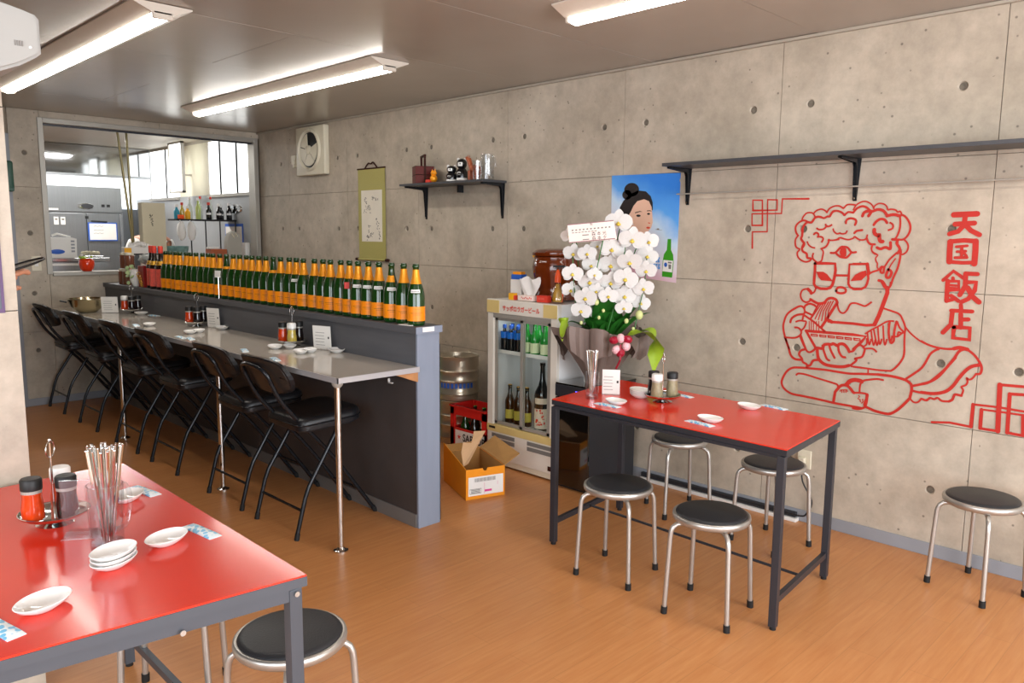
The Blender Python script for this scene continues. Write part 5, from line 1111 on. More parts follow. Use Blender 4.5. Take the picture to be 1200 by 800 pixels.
# red crate with bottles
CX0, CX1, CY0, CY1, CH = 3.32, 3.525, 3.56, 3.90, .325
t = thing('bottle_crate', 'red plastic beer crate with a white lettered panel beside the fridge', 'crate', (3.42, 3.72, 0))
mb = MB()
for z0, z1 in ((0, .175), (.262, CH)):
    mb.bb((CX0, CY0, z0), (CX0 + .012, CY1, z1)); mb.bb((CX1 - .012, CY0, z0), (CX1, CY1, z1)); mb.bb((CX0, CY0, z0), (CX1, CY0 + .012, z1)); mb.bb((CX0, CY1 - .012, z0), (CX1, CY1, z1))
for x in (CX0, CX1 - .02):
    for y in (CY0, CY1 - .035): mb.bb((x, y, 0), (x + .02, y + .035, CH))
mb.bb((CX0, CY0, 0), (CX1, CY1, .012)); mb.bb((CX0 - .006, CY0 - .004, CH - .012), (CX0 + .014, CY1 + .006, CH)); mb.bb((CX0 - .006, CY1 - .01, CH - .012), (CX1, CY1 + .006, CH))
mb.build('crate_body', 'cratered', t, world=True)
pn = MB().bb((CX0 - .0015, CY0 + .01, .062), (CX0, CY1 - .05, .162)).build('white_panel', 'tagw', t, world=True)
mb = MB(); text_bm(mb, 'SAPPORO', .068, (CX0 - .003, CY1 - .125, .097), (0, -1, 0), (0, 0, 1), 0, 'LEFT', .9, .02); mb.build('lettering', 'ink', pn, world=True)
mb = MB(); mb.poly([(CX0 - .003, CY1 - .09 - (.020 if i % 2 == 0 else .008) * math.sin(PI * i / 5), .118 + (.020 if i % 2 == 0 else .008) * math.cos(PI * i / 5)) for i in range(10)]); mb.build('star', 'redp', pn, world=True)
mb = MB()
for k in range(9): mb.bb((CX0 - .003, CY1 - .15 - k * .014, .074), (CX0 - .002, CY1 - .142 - k * .014, .083))
mb.build('small_print', 'inkg', pn, world=True)
for i in range(3):
    for j in range(2):
        y = CY0 + .055 + .09 * i + .02; x = CX0 + .055 + .09 * j
        bottle('empty_bottle', 'dark empty bottle standing in the red crate', 'bottle', (x, y, .0125), beerp(.29, .033), 'brownb' if (i + j) % 2 else 'green', ('tagw', .19, .23, .6) if i == 0 else None, 'empty bottles in the red crate', ('tagw' if j == 0 else 'greenb', .013, .278, .293))
t = thing('crate_stack', 'green crates with yellow rims glimpsed behind the partition end', 'crate', (3.35, 4.62, 0))
for k in range(2):
    z = .31 * k
    o = MB().bb((3.22, 4.40, z), (3.62, 4.70, z + .285), bev=.006).build('crate', 'crateg', t, world=True)
    MB().bb((3.212, 4.392, z + .24), (3.628, 4.708, z + .30), bev=.004).build('rim', 'cratey', o, world=True)
# open orange carton
def onface(name, mt, poly, p0, ex, ez, n, off, parent):
    mb = MB(); mb.poly([Vector(p0) + Vector(ex) * a + Vector(ez) * b + Vector(n) * off for a, b in poly]); return mb.build(name, mt, parent, world=True)
c1 = Vector((2.738, 3.088, 0)); ex = (Vector((2.962, 3.016, 0)) - c1); WX = ex.length; ex.normalize(); ey = Vector((2.885, 3.452, 0)) - c1; WY = ey.length; ey.normalize(); HB = .172
t = thing('open_carton', 'open orange cardboard carton on the floor at the partition end', 'carton', (2.87, 3.25, 0))
def sheet(name, pts, th, nrm, m, parent, m2=None):
    nrm = Vector(nrm).normalized(); mb = MB(); A = [mb.bm.verts.new(Vector(p)) for p in pts]; B = [mb.bm.verts.new(Vector(p) - nrm * th) for p in pts]; k = len(pts)
    mb.bm.faces.new(A); mb.bm.faces.new(B[::-1])
    for i in range(k): mb.bm.faces.new((A[i], A[(i + 1) % k], B[(i + 1) % k], B[i]))
    o = mb.build(name, m, parent, world=True)
    if m2:
        mb = MB(); mb.poly([Vector(p) - nrm * (th + .0004) for p in pts]); mb.build('inside_liner', m2, o, world=True)
    return o
Z = Vector((0, 0, 1)); nf = -(ey - ex * ey.dot(ex)).normalized(); nl = (-(ex - ey * ex.dot(ey))).normalized()
A0, B0 = c1, c1 + ex * WX; D0, C0 = c1 + ey * WY, c1 + ex * WX + ey * WY
nt_ = [(A0 + ex * WX * .43 + Z * HB), (A0 + ex * WX * .45 + Z * (HB - .014)), (A0 + ex * WX * .52 + Z * (HB - .016)), (A0 + ex * WX * .55 + Z * HB)]
sheet('front_panel', [A0, B0, B0 + Z * HB] + nt_[::-1] + [A0 + Z * HB], .004, nf, 'carton', t, 'kraft')
sheet('side_panel', [A0, A0 + Z * HB, D0 + Z * (HB + .055), D0], .004, nl, 'carton', t, 'kraft')
sheet('back_panel', [D0, C0, C0 + Z * HB, D0 + Z * HB], .004, -nf, 'carton', t, 'kraft')
sheet('side_panel', [B0, C0, C0 + Z * HB, B0 + Z * HB], .004, -nl, 'carton', t, 'kraft')
sheet('bottom_panel', [A0 + Z * .004, B0 + Z * .004, C0 + Z * .004, D0 + Z * .004], .003, Z, 'kraft', t)
fa = A0 + ey * WY * .52 + Z * (HB)
fl1 = sheet('top_flap', [A0 + ey * .10 + ex * .02 + Z * (HB - .01), A0 + ey * .15 + ex * .07 + Z * (HB - .012), A0 + ey * .30 + ex * .235 + Z * (HB + .125), A0 + ey * .30 + ex * .16 + Z * (HB + .13), A0 + ey * .22 + ex * .115 + Z * (HB + .085), A0 + ey * .20 + ex * .055 + Z * (HB + .10), A0 + ey * .16 + ex * .03 + Z * (HB + .055)], .004, (-.4, -.8, .3), 'kraftp', t)
sheet('top_flap', [B0 + Z * HB, C0 + Z * HB, C0 + ex * .10 + Z * (HB + .06), B0 + ex * .12 + ey * .06 + Z * (HB + .035)], .004, (.2, -.5, -1), 'kraft', t)
sheet('top_flap', [C0 + Z * HB, D0 + Z * HB, D0 + ex * .03 + ey * .075 + Z * (HB + .02), C0 - ex * .01 + ey * .075 + Z * (HB + .02)], .004, nf, 'kraft', t)
lb = onface('shipping_label', 'tagw', [(.014, .022), (WX - .010, .022), (WX - .010, .128), (.014, .128)], A0, ex, Z, nf, .0006, t)
mb = MB(); N_ = Vector(nf)
def fr_(a, b, c, d, off=.0011): mb.poly([A0 + ex * x + Z * z + N_ * off for x, z in ((a, b), (c, b), (c, d), (a, d))])
x = .05
random.seed(4)
while x < .175:
    w = random.choice((.0012, .002, .003)); fr_(x, .098, x + w, .119); x += w + random.choice((.0014, .002))
fr_(.022, .033, .092, .036); fr_(.022, .058, .092, .061); fr_(.022, .033, .0235, .061); fr_(.0905, .033, .092, .061)
for k in range(3): fr_(.030, .038 + k * .007, .085, .042 + k * .007)
tag(mb.build('label_print', 'inkg', lb, world=True), kind='stuff')
mb = MB(); fr_(.110, .028, .1115, .09); fr_(.112, .038, .155, .050); fr_(.190, .07, .1915, .09); tag(mb.build('magenta_print', 'pinkp', lb, world=True), kind='stuff')
t = thing('low_carton', 'second orange carton half hidden behind the partition end', 'carton', (2.80, 3.75, 0))
MB().box((2.80, 3.80, .16), (.20, .30, .32), (0, 0, -.35), bev=.002).build('carton_body', 'carton', t, world=True)
MB().box((2.80, 3.80, .321), (.19, .29, .002), (0, 0, -.35)).build('top_tape', 'kraftp', t, world=True)

# ================================================================ CHAMPAGNE BOTTLES ON THE PARTITION
random.seed(21)
champ = [(0, 0), (.038, 0), (.0425, .004), (.0432, .012), (.0432, .125), (.0415, .150), (.036, .175), (.0265, .205), (.0195, .230), (.0160, .255), (.0150, .276), (.0168, .278), (.0172, .288), (.0150, .290), (.0150, .295), (0, .295)]
foilp = [(.0285, .200), (.0275, .204), (.0205, .229), (.0170, .254), (.0160, .268), (.0150, .268)]
def champagne():
    t = thing('champagne_bottle', '', 'bottle', (0, 0, 0), 0, 'empty champagne bottles lined up on the partition')
    MB().lathe(champ, 24).build('body', 'green', t, smooth=50)
    MB().lathe(foilp, 20, cap=False).build('neck_foil', 'foil', t, smooth=50)
    l_ = arc(MB(), .0438, .022, .092, -1.45, 1.45, 16).build('label', 'orange', t, smooth=60)
    mb = MB()
    arc(mb, .0440, .060, .0615, -.7, .7, 8); arc(mb, .0440, .052, .053, -.45, .45, 6); arc(mb, .0440, .078, .0788, -.3, .3, 4)
    mb.build('label_print', 'ink', l_)
    return t
cb = champagne()
bare = MB().lathe([(.0290, .198), (.0280, .206), (.0245, .214)], 20, cap=False)
foil_short = bare.build('neck_foil', 'foil', None, smooth=50)
half_foil = arc(MB(), .0285, .200, .232, -1.5, .5, 10, .0200).build('neck_foil', 'foil', None, smooth=50)
tag_w = MB(); arc(tag_w, .0405, .158, .174, -.75, .45, 8, .0370); tag_w = tag_w.build('price_tag', 'tagw', None)
tp = MB()
for k in range(7): arc(tp, .0409, .163, .1675, -.6 + .13 * k, -.53 + .13 * k, 2, .0398)
tag_p = tp.build('tag_writing', 'inkg', None)
tag_r = MB().box((.048, -.008, .165), (.002, .026, .034), (.0, 0, .2)).build('red_tag', 'tagr', None)
protos_used = set()
def attach(o, parent, root=False):
    if o in protos_used: o = o.copy(); C.objects.link(o)
    else: protos_used.add(o)
    o.parent = parent; return o
YBt = [3.013, 3.115, 3.21, 3.325, 3.404, 3.495, 3.572, 3.673, 3.772, 3.858, 3.948, 4.054, 4.13, 4.228, 4.316, 4.404, 4.506, 4.576, 4.672, 4.767, 4.862, 4.957, 5.052, 5.147, 5.240, 5.333, 5.426, 5.519, 5.610, 5.702, 5.793, 5.885, 5.977, 6.066]
spec = {0: ('w', 'rightmost champagne bottle, at the open end of the partition'), 1: ('', 'second champagne bottle from the open end, with no white tag'), 2: ('wh', 'champagne bottle with torn half foil and white tag, third from the end'),
        3: ('w', 'champagne bottle with full foil and white tag, fourth from the open end'), 4: ('w', 'champagne bottle with white tag, fifth from the open end'), 5: ('w', 'champagne bottle with white tag, next to the red tagged one'),
        6: ('r', 'champagne bottle with a red tag, seventh from the open end'), 7: ('', 'champagne bottle eighth from the open end, left of the red tag'), 12: ('w', 'lone champagne bottle with white tag in the middle of the row'),
        15: ('b', 'bare necked champagne bottle with no orange foil in the row middle'), 31: ('r', 'champagne bottle with red tag near the far end of the row'), 22: ('b', 'champagne bottle with foil torn off near the tall white place card'),
        33: ('', 'champagne bottle at the far end next to the red capped bottles')}
later = []
ordn = ['ninth', 'tenth', 'eleventh', 'twelfth']
for i, y in enumerate(YBt):
    y = max(y, yp + .0882) if i else y; yp = y
    x = 2.352 + random.uniform(-.005, .005); code, lb = spec.get(i, ('', None))
    if lb is None:
        if 8 <= i <= 11: lb = 'champagne bottle %s from the open end of the partition' % ordn[i - 8]
        elif i < 15: lb = 'champagne bottle %s of the lone white tagged one' % ('just left' if i == 13 else 'two places left')
        else: lb = 'dark green champagne bottle with orange label in the dense far half'
    o = cb if i == 0 else dup(cb, skip=('neck_foil',) if code in ('b', 'wh') else ())
    o.location = (x, y, 1.0015); o.rotation_euler = (0, 0, math.atan2(-y, -x) + random.uniform(-.2, .2)); o['label'] = lb
    later.append((o, code))
for o, code in later:
    if code == 'b': attach(foil_short, o)
    if 'h' in code: attach(half_foil, o)
    if 'w' in code: g = attach(tag_w, o); attach(tag_p, g)
    if code == 'r': attach(tag_r, o)
# clip-on place card between the bottles
t = thing('place_card', 'small white card on a wire clip among the champagne bottles', 'card', (2.2965, 5.06, 1.001))
MB().cyl((0, 0, 0), (0, 0, .15), .002, 8).build('wire', 'chrome', t); MB().cyl((0, 0, 0), (0, 0, .004), .009, 14).build('base', 'chrome', t)
MB().box((-.003, 0, .165), (.002, .055, .045), (0, .1, .25)).build('card', 'paper', t)
t = thing('flat_card', 'small white paper lying on the partition cap at its end', 'paper', (2.312, 3.035, 1.0012))
MB().box((0, 0, .002), (.045, .085, .003), (0, 0, .06), bev=.0008).build('paper', 'tagw', t)
# red capped dark bottles
for i, (x, y) in enumerate(((2.36, 6.185), (2.35, 6.285), (2.37, 6.40))):
    t = thing('wine_bottle', ('red capped dark bottle next to the champagne row', 'red capped dark bottle between its two alike neighbours', 'red capped dark bottle next to the red gift box')[i], 'bottle', (x, y, 1.0015), math.atan2(-y, -x), 'red capped dark bottles at the far end of the partition')
    MB().lathe([(0, 0), (.038, 0), (.042, .006), (.042, .165), (.036, .195), (.019, .235), (.0155, .29), (.0155, .32), (0, .32)], 22).build('body', 'brownb', t, smooth=50)
    arc(MB(), .0428, .02, .155, -1.2, 1.2, 12).build('label', 'pink', t, smooth=60)
    arc(MB(), .0395, .185, .215, -1.5, 1.5, 12, .0285).build('shoulder_label', 'gold', t, smooth=60)
    MB().lathe([(.0175, .275), (.0185, .28), (.0185, .325), (.016, .33), (0, .33)], 18).build('cap', 'redp', t, smooth=40)
t = thing('gift_box', 'dark red gift box with gold ribbon at the far end of the partition', 'box', (2.37, 6.52, 1.0015))
MB().box((0, 0, .085), (.09, .11, .17), bev=.002).build('box_body', mat('dark_red_board', '#8E1410', 0.4), t)
mb = MB()
for a in range(5): mb.torus((-.05, .01 * a - .02, .02 + .02 * a), .018, .003, (.3 * a, 1.2, .5 * a), 12)
mb.build('gold_cord', 'gold', t)
t = thing('flower_vase', 'white potted plant with trailing pale leaves by the red gift box', 'plant', (2.345, 6.66, 1.0015))
MB().lathe([(0, 0), (.03, 0), (.05, .04), (.055, .09), (.042, .13), (.03, .14)], 22).build('pot', 'whitegl', t, smooth=50)
mb = MB(); random.seed(8)
for k in range(16):
    a = random.uniform(0, 6.28); c_ = (.05 * math.cos(a) - .02, .05 * math.sin(a), .10 + random.uniform(-.09, .06)); mb.sphere(c_, .016, (1, .5, 1.3), 6, (k, k * .7, a))
tag(mb.build('foliage', mat('pale_leaves', '#A9BC86', 0.5, vary=.4, vscale=40), t, smooth=40), kind='stuff')
t = thing('storage_jar_stack', 'brown lidded jar group stacked at the far partition end', 'jar', (2.36, 6.90, 1.0015))
for k, (x, y, z) in enumerate(((0, -.07, 0), (0, .02, 0), (.0, .11, 0), (0, -.05, .135), (0, .06, .135))):
    o = MB().lathe([(0, z), (.036, z), (.038, z + .005), (.038, z + .105), (.032, z + .112), (0, z + .112)], 18, (x, y, 0)).build('jar', mat('tea_brown_%d' % k, '#7A4A38', 0.15, coat=.4, vary=.2), t, smooth=40)
    MB().lathe([(.034, z + .110), (.034, z + .128), (0, z + .130)], 18, (x, y, 0)).build('lid', 'cream', o, smooth=40)
t = thing('plastic_bag', 'crumpled translucent grey bag above the red gift box', 'bag', (2.40, 6.62, 1.172))
mb = MB(); mb.sphere((0, -.06, .045), .06, (1, 1.3, .7), 12); random.seed(3)
for v in mb.bm.verts: v.co += Vector((random.uniform(-.01, .01), random.uniform(-.01, .01), random.uniform(-.008, .012)))
mb.build('bag', mat('grey_film', '#9FA5A3', 0.3), t)
# black rack with the towel box and the tall wooden box behind it, in the hatch
t = thing('hatch_rack', 'black rack standing on the hatch sill behind the bottles', 'rack', (2.72, 7.36, 1.10))
MB().bb((-.24, -.07, .135), (.145, .07, .147)).build('rack_shelf', 'black', t)
for x in (-.235, .135):
    for y in (-.065, .06): MB().bb((x, y, 0), (x + .008, y + .008, .135)).build('leg', 'black', t)
t = thing('tall_wooden_box', 'tall pale wooden box with brushed writing in the kitchen hatch', 'box', (2.76, 7.385, 1.2475))
MB().box((0, 0, .225), (.205, .085, .45), bev=.002).build('box_body', 'kbeige', t)
mb = MB()
for pts in ([(-.02, .34), (0, .33), (.01, .345)], [(-.02, .32), (.01, .31), (-.01, .295)], [(.0, .30), (.012, .285), (-.008, .275)], [(-.005, .265), (.012, .262)], [(.0, .27), (.003, .245), (.012, .248)], [(-.012, .35), (-.008, .325)]):
    mb.ribbon([(x - .02, -.0435, z) for x, z in pts], .006, (0, -1, 0))
mb.build('brushed_writing', 'ink', t)
t = thing('towel_box', 'long white carton holding folded cloth in the hatch', 'box', (2.62, 7.325, 1.2475))
MB().box((0, -.01, .028), (.30, .07, .056), bev=.002).build('carton', 'white', t)
MB().bb((-.15, -.0465, .006), (-.09, -.0452, .05)).build('yellow_mark', 'yellow', t); MB().bb((.08, -.0465, .004), (.145, -.0452, .052)).build('teal_mark', 'teal', t)
mb = MB(); random.seed(6)
for k in range(7): mb.sphere((-.07 + .025 * k, -.005, .065 + .022 * math.sin(k * .6)), .03, (1.2, .8, .7), 8, (k, 0, k))
mb.build('folded_cloth', 'cloth', t, smooth=70)
t = thing('tomato_pot', 'shiny red round pot with a small plant on the hatch sill', 'pot', (2.185, 7.36, 1.10))
MB().lathe([(0, 0), (.035, 0), (.052, .02), (.062, .06), (.058, .095), (.045, .105), (.04, .095), (0, .09)], 26).build('pot', 'tomato', t, smooth=60)
mb = MB(); random.seed(12)
for k in range(12): mb.sphere((random.uniform(-.045, .04), random.uniform(-.03, .03), .108 + random.uniform(0, .018)), .012, (1.2, 1, .7), 6)
tag(mb.build('seedlings', 'leafl', t), kind='stuff')
for v in [(-.04, 0, .135), (-.03, 0.01, .14)]: MB().sphere(v, .011, (1, 1, 1), 8).build('white_bud', 'petal', t)

# ================================================================ TABLEWARE
def dish(label, x, y, z, rz, grp, s=1.0, el=1.45, first=[None]):
    if first[0] is None:
        t = thing('small_dish', label, 'dish', (x, y, z), rz, grp)
        MB().lathe([(0, 0), (.022, 0), (.024, .002), (.036, .011), (.0405, .0185), (.0395, .0195), (.034, .012), (.022, .0045), (0, .0035)], 36, sx=el, sy=1.0).build('bowl_body', 'whitegl', t, smooth=60)
        first[0] = t; return t
    o = dup(first[0], (x, y, z), rz, label, grp); o.scale = (s, s, 1); return o
def packet(label, a, b, z, grp, w=.034, first=[None]):
    a = Vector((a[0], a[1], 0)); b = Vector((b[0], b[1], 0)); c = (a + b) / 2; rz = math.atan2((b - a).y, (b - a).x)
    if first[0] is None:
        t = thing('towel_packet', label, 'wet towel', (c.x, c.y, z), rz, grp)
        mb = MB(); n = 10; top = []; bot = []
        for i in range(n + 1):
            u = i / n * 2 - 1; r0 = []; r1 = []
            for k in range(5):
                v = k / 2 - 1; h = .0062 * (1 - abs(u) ** 5) * (1 - .55 * v * v) + .0008
                if abs(u) > .95: h = .0012
                r0.append(mb.bm.verts.new((u * .066, v * w / 2 * (1 - .06 * (1 - abs(u))), h))); r1.append(mb.bm.verts.new((u * .066, v * w / 2 * (1 - .06 * (1 - abs(u))), 0)))
            top.append(r0); bot.append(r1)
        for i in range(n):
            for k in range(4):
                mb.bm.faces.new((top[i][k], top[i][k + 1], top[i + 1][k + 1], top[i + 1][k])); mb.bm.faces.new((bot[i][k], bot[i + 1][k], bot[i + 1][k + 1], bot[i][k + 1]))
            for k in (0, 4): mb.bm.faces.new((top[i][k], top[i + 1][k], bot[i + 1][k], bot[i][k]))
        for i in (0, n):
            for k in range(4): mb.bm.faces.new((top[i][k], top[i][k + 1], bot[i][k + 1], bot[i][k]))
        mb.build('wrapper', 'towel', t, smooth=60); first[0] = t; return t
    return dup(first[0], (c.x, c.y, z), rz, label, grp)
def caddy(label, x, y, z, jars, rz=0.0, ring=.225):
    t = thing('condiment_caddy', label, 'caddy', (x, y, z), rz, 'condiment stands on tables and counter')
    MB().lathe([(0, 0), (.042, 0), (.044, .003), (.030, .008), (.012, .014), (.010, .024), (0, .024)], 30).build('foot', 'chrome', t, smooth=50)
    MB().lathe([(0, .024), (.070, .024), (.080, .030), (.083, .036), (.081, .037), (.076, .032), (.066, .028), (0, .028)], 36).build('tray', 'chrome', t, smooth=50)
    MB().cyl((0, 0, .024), (0, 0, ring - .01), .0025, 10).build('stem', 'chrome', t)
    MB().torus((0, 0, ring - .027), .021, .0016, (PI / 2, 0, .5), 26).build('ring_handle', 'chrome', t, smooth=60)
    MB().sphere((0, 0, ring - .003), .004, seg=8).build('finial', 'chrome', t)
    for (jx, jy, fill, capm, nm, jl) in jars:
        j = thing('condiment_jar', jl, 'jar', (x + jx * math.cos(rz) - jy * math.sin(rz), y + jx * math.sin(rz) + jy * math.cos(rz), z + .0285), rz, 'condiment jars on the stands')
        MB().lathe([(0, 0), (.024, 0), (.0265, .003), (.0262, .03), (.0225, .058), (.0232, .078), (.0, .079)], 24).build('jar_body', fill, j, smooth=50)
        MB().lathe([(.0235, .070), (.0238, .078)], 24, cap=False).build('glass_rim', 'alu', j)
        MB().lathe([(.0245, .078), (.0250, .081), (.0250, .103), (.022, .107), (0, .108)], 24).build('lid', capm, j, smooth=40)
def menu(label, x, y, z, rz, h=.115, w=.09, paper=True, logo=True):
    t = thing('menu_stand', label, 'menu stand', (x, y, z), rz, 'upright menu cards')
    MB().box((0, 0.016, .0015), (w, .075, .003), bev=.001).build('foot_plate', 'acryl', t)
    MB().box((0, 0, h / 2 + .002), (w, .003, h), (.06, 0, 0), bev=.001).build('upright_plate', 'acryl', t)
    if paper:
        p_ = MB().box((0, -.0023, h / 2 + .002), (w - .002, .0012, h - .002), (.06, 0, 0)).build('menu_sheet', 'paper', t)
        mb = MB()
        for k in range(5): mb.box((-.012 - .004 * (k % 2), -.0033 - (h * .2 + k * h * .13 - h / 2) * .06, h * .2 + k * h * .13), (w * .5, .0003, .0022), (.06, 0, 0))
        mb.build('small_print', 'inkg', p_)
        if logo: MB().box((w * .36, -.0032, h * .52), (.009, .0006, .012), (.06, 0, 0), bev=.0002).build('seal', 'ink', p_)
    return t
TZ = .6902; CZ = .8098
# far red table
G1, G2 = 'white dishes on tables and counter', 'blue and white wet towel packets'
dish('oval white dish at the fridge end of the far red table', 2.775, 2.115, TZ, 1.35, G1)
dish('oval white dish at the front middle of the far red table', 2.790, 1.645, TZ, 1.45, G1)
dish('oval white dish at the back right of the far red table', 3.128, 1.655, TZ, 1.3, G1)
packet('wet towel packet at the fridge end of the far red table', (2.720, 2.190), (2.722, 2.055), TZ, G2)
packet('wet towel packet at the front edge of the far red table', (2.738, 1.735), (2.715, 1.575), TZ, G2)
packet('wet towel packet behind the back right dish of the far table', (3.245, 1.655), (3.225, 1.535), TZ, G2)
packet('wet towel packet just behind the far table condiment stand', (3.155, 2.075), (3.145, 1.965), TZ, G2)
for i in range(4): dish(('lowest', 'second', 'third', 'topmost')[i] + ' white bowl of the stack beside the far table condiment stand', 2.975, 2.130, TZ + .0068 * i, .9 + .05 * i, 'stacked white dishes', 1.12)
caddy('chrome condiment stand on the far red table', 2.968, 2.000, TZ, [(-.048, .012, 'pepper', 'white', 'pepper', 'olive pepper jar with white lid on the far red table'), (.034, -.034, 'pepper', 'black', 'pepper', 'pepper jar with black lid at the right on the far red table'), (.02, .05, 'soy', 'black', 'soy', 'soy sauce jar at the back on the far red table')], .3)
menu('white menu card beside the steel chopstick glass on the far red table', 2.925, 2.262, TZ, -.95, .12, .085)
def chopglass(label, label2, x, y, z, mug=False, n=20, seed=1, L_=.235, spread=.024):
    t = thing('glass_mug' if mug else 'drinking_glass', label, 'glass', (x, y, z), .5)
    h = .155 if mug else .125; r = .041 if mug else .033
    MB().lathe([(0, 0), (r * .86, 0), (r * .9, .004), (r * .95, h * .5), (r, h), (r - .003, h), (r * .9 - .002, h * .5), (r * .84, .016), (0, .015)], 30).build('glass_body', 'acryl2' if mug else 'acryl', t, smooth=60)
    MB().lathe([(r * .9, 0), (r * .91, .012), (0, .013)], 26).build('thick_base', 'acryl2', t, smooth=60)
    if mug:
        MB().tube(smoothpts([(r * .95, 0, h * .86), (r + .02, 0, h * .88), (r + .034, 0, h * .72), (r + .034, 0, h * .42), (r + .02, 0, h * .22), (r * .92, 0, h * .20)], 5), .006, 10).build('handle', 'acryl2', t, smooth=60)
        for k in range(4): arc(MB(), r + .0006, h * .62 + .004 * k, h * .66 + .004 * k + .006, .0 + .16 * k, .14 + .16 * k, 3).build('blue_print', 'bluepr', t)
    random.seed(seed)
    first = None
    for k in range(n):
        a = random.uniform(0, 2 * PI); q = math.sqrt(random.uniform(0, 1)); bx, by = (r - .014) * .8 * q * math.cos(a), (r - .014) * .8 * q * math.sin(a)
        tx, ty = bx * 1.0 + spread * q * math.cos(a) * 1.0, by + spread * q * math.sin(a)
        p0 = Vector((x + bx * .6, y + by * .6, z + .0135)); d = Vector((tx - bx * .6, ty - by * .6, L_)).normalized()
        if first is None:
            first = thing('chopstick', label2, 'chopsticks', p0, 0, label2)
            MB().cyl((0, 0, 0), (0, 0, L_ - .006), .0016, 8, .0028).build('shaft', 'chrome', first, smooth=40)
            MB().sphere((0, 0, L_ - .006), .0034, (1, 1, .8), 8).build('tip', 'tagw' if not mug else 'chrome', first)
            o = first
        else: o = dup(first)
        o.location = p0; o.rotation_mode = 'QUATERNION'; o.rotation_quaternion = d.to_track_quat('Z', 'Y')
M['acryl2'] = clearmat('thick_clear_glass', (0.94, 0.95, 0.96), 0.07)
chopglass('clear glass holding steel chopsticks on the far red table', 'steel chopstick standing in the glass on the far red table', 2.792, 2.270, TZ, False, 16, 3, .215, .020)
# front red table
caddy('chrome condiment stand on the front red table', .541, 2.205, TZ, [(-.052, .006, 'chili', 'black', 'chili', 'chili oil jar with black lid on the front red table'), (.004, -.046, 'soy', 'black', 'soy', 'soy sauce jar with black lid on the front red table'), (.045, .034, 'chili', 'white', 'spice', 'spice jar with white lid on the front red table')], .35)
menu('empty clear acrylic card stand on the front red table', .575, 2.055, TZ, -.55, .145, .115, paper=False)
chopglass('clear beer mug full of steel chopsticks on the front red table', 'steel chopstick standing in the mug on the front red table', .588, 1.955, TZ, True, 36, 5, .238, .027)
for i in range(3): dish(('lowest', 'middle', 'topmost')[i] + ' white dish of the stack in front of the chopstick mug', .560, 1.828, TZ + .0105 * i, .55 + .06 * (i % 2), 'stacked white dishes', 1.0)
dish('oval white dish in the middle of the front red table', .697, 1.880, TZ, .50, G1)
dish('oval white dish nearest the camera on the front red table', .388, 1.712, TZ, .52, G1, 1.02)
dish('oval white dish behind the chopstick mug on the front table', .738, 2.268, TZ, .75, G1)
packet('wet towel packet at the right edge of the front red table', (.780, 1.962), (.797, 1.828), TZ, G2)
packet('wet towel packet behind the mug near the far corner of the front table', (.790, 2.385), (.812, 2.245), TZ, G2)
packet('wet towel packet cut by the left photo edge on the front table', (.290, 1.745), (.320, 1.612), TZ, G2)
# counter
menu('white menu card at the near end of the counter', 2.262, 3.73, CZ, -1.25, .130, .125)
menu('white menu card in the middle of the counter', 2.262, 5.08, CZ, -1.25, .130, .115)
menu('white menu card at the far end of the counter beside the steel bowl', 2.085, 6.53, CZ, -.75, .125, .130)
dish('white dish in front of the near counter menu card', 2.266, 3.600, CZ, 1.3, G1, 1.1); dish('white dish in front of the middle counter menu card', 2.262, 4.965, CZ, 1.3, G1, 1.1)
dish('left one of two white dishes near the near condiment stand', 2.090, 3.935, CZ, 1.2, G1); dish('right one of two white dishes near the near condiment stand', 2.105, 3.690, CZ, 1.2, G1)
dish('tilted pair dish behind the left one near the counter front', 2.160, 3.900, CZ, 1.2, G1, .9); dish('dish behind the right one near the counter front', 2.170, 3.700, CZ, 1.2, G1, .9)
dish('white dish before the middle condiment stand on the counter', 2.020, 4.875, CZ, 1.2, G1); dish('dish behind the one before the middle condiment stand', 2.085, 4.90, CZ, 1.2, G1, .9)
dish('white dish in front of the far condiment stand', 1.985, 5.455, CZ, 1.2, G1); dish('white dish at the far end by the partition', 2.215, 6.245, CZ, 1.4, G1, 1.2)
packet('wet towel packet between the two nearest folding chairs', (1.960, 4.05), (1.905, 3.90), CZ, G2); packet('wet towel packet at the near front of the counter', (1.93, 3.67), (1.885, 3.52), CZ, G2)
packet('wet towel packet at the counter front before the middle stand', (1.905, 4.83), (1.89, 4.62), CZ, G2); packet('second wet towel packet lying before the middle condiment stand', (1.93, 4.70), (1.90, 4.56), CZ, G2)
packet('wet towel packet near the far condiment stand', (1.945, 5.62), (1.91, 5.46), CZ, G2)
packet('wet towel packet leaning by the partition at the far end', (2.25, 6.18), (2.27, 6.05), CZ, G2)
caddy('chrome condiment stand at the near part of the counter', 2.215, 3.965, CZ, [(-.04, .035, 'chili', 'black', 'c', 'chili jar on the nearest counter stand'), (-.03, -.045, 'vinegar', 'white', 'v', 'white lidded vinegar jar on the nearest counter stand'), (.045, .01, 'soy', 'black', 's', 'soy jar at the back of the nearest counter stand')], .0)
caddy('chrome condiment stand at the middle of the counter', 2.215, 5.225, CZ, [(-.045, .025, 'chili', 'black', 'c', 'chili oil jar on the middle counter stand'), (-.02, -.045, 'soy', 'black', 's', 'soy sauce jar on the middle counter stand'), (.045, .01, 'soy', 'black', 's', 'dark jar at the back of the middle counter stand')], .0)
caddy('chrome condiment stand at the far end of the counter', 2.205, 6.395, CZ, [(-.045, .035, 'chili', 'white', 'c', 'white lidded chili jar on the farthest counter stand'), (-.02, -.045, 'soy', 'black', 's', 'soy sauce jar on the farthest counter stand'), (.045, .01, 'soy', 'black', 's', 'dark jar at the back of the farthest counter stand')], .0)
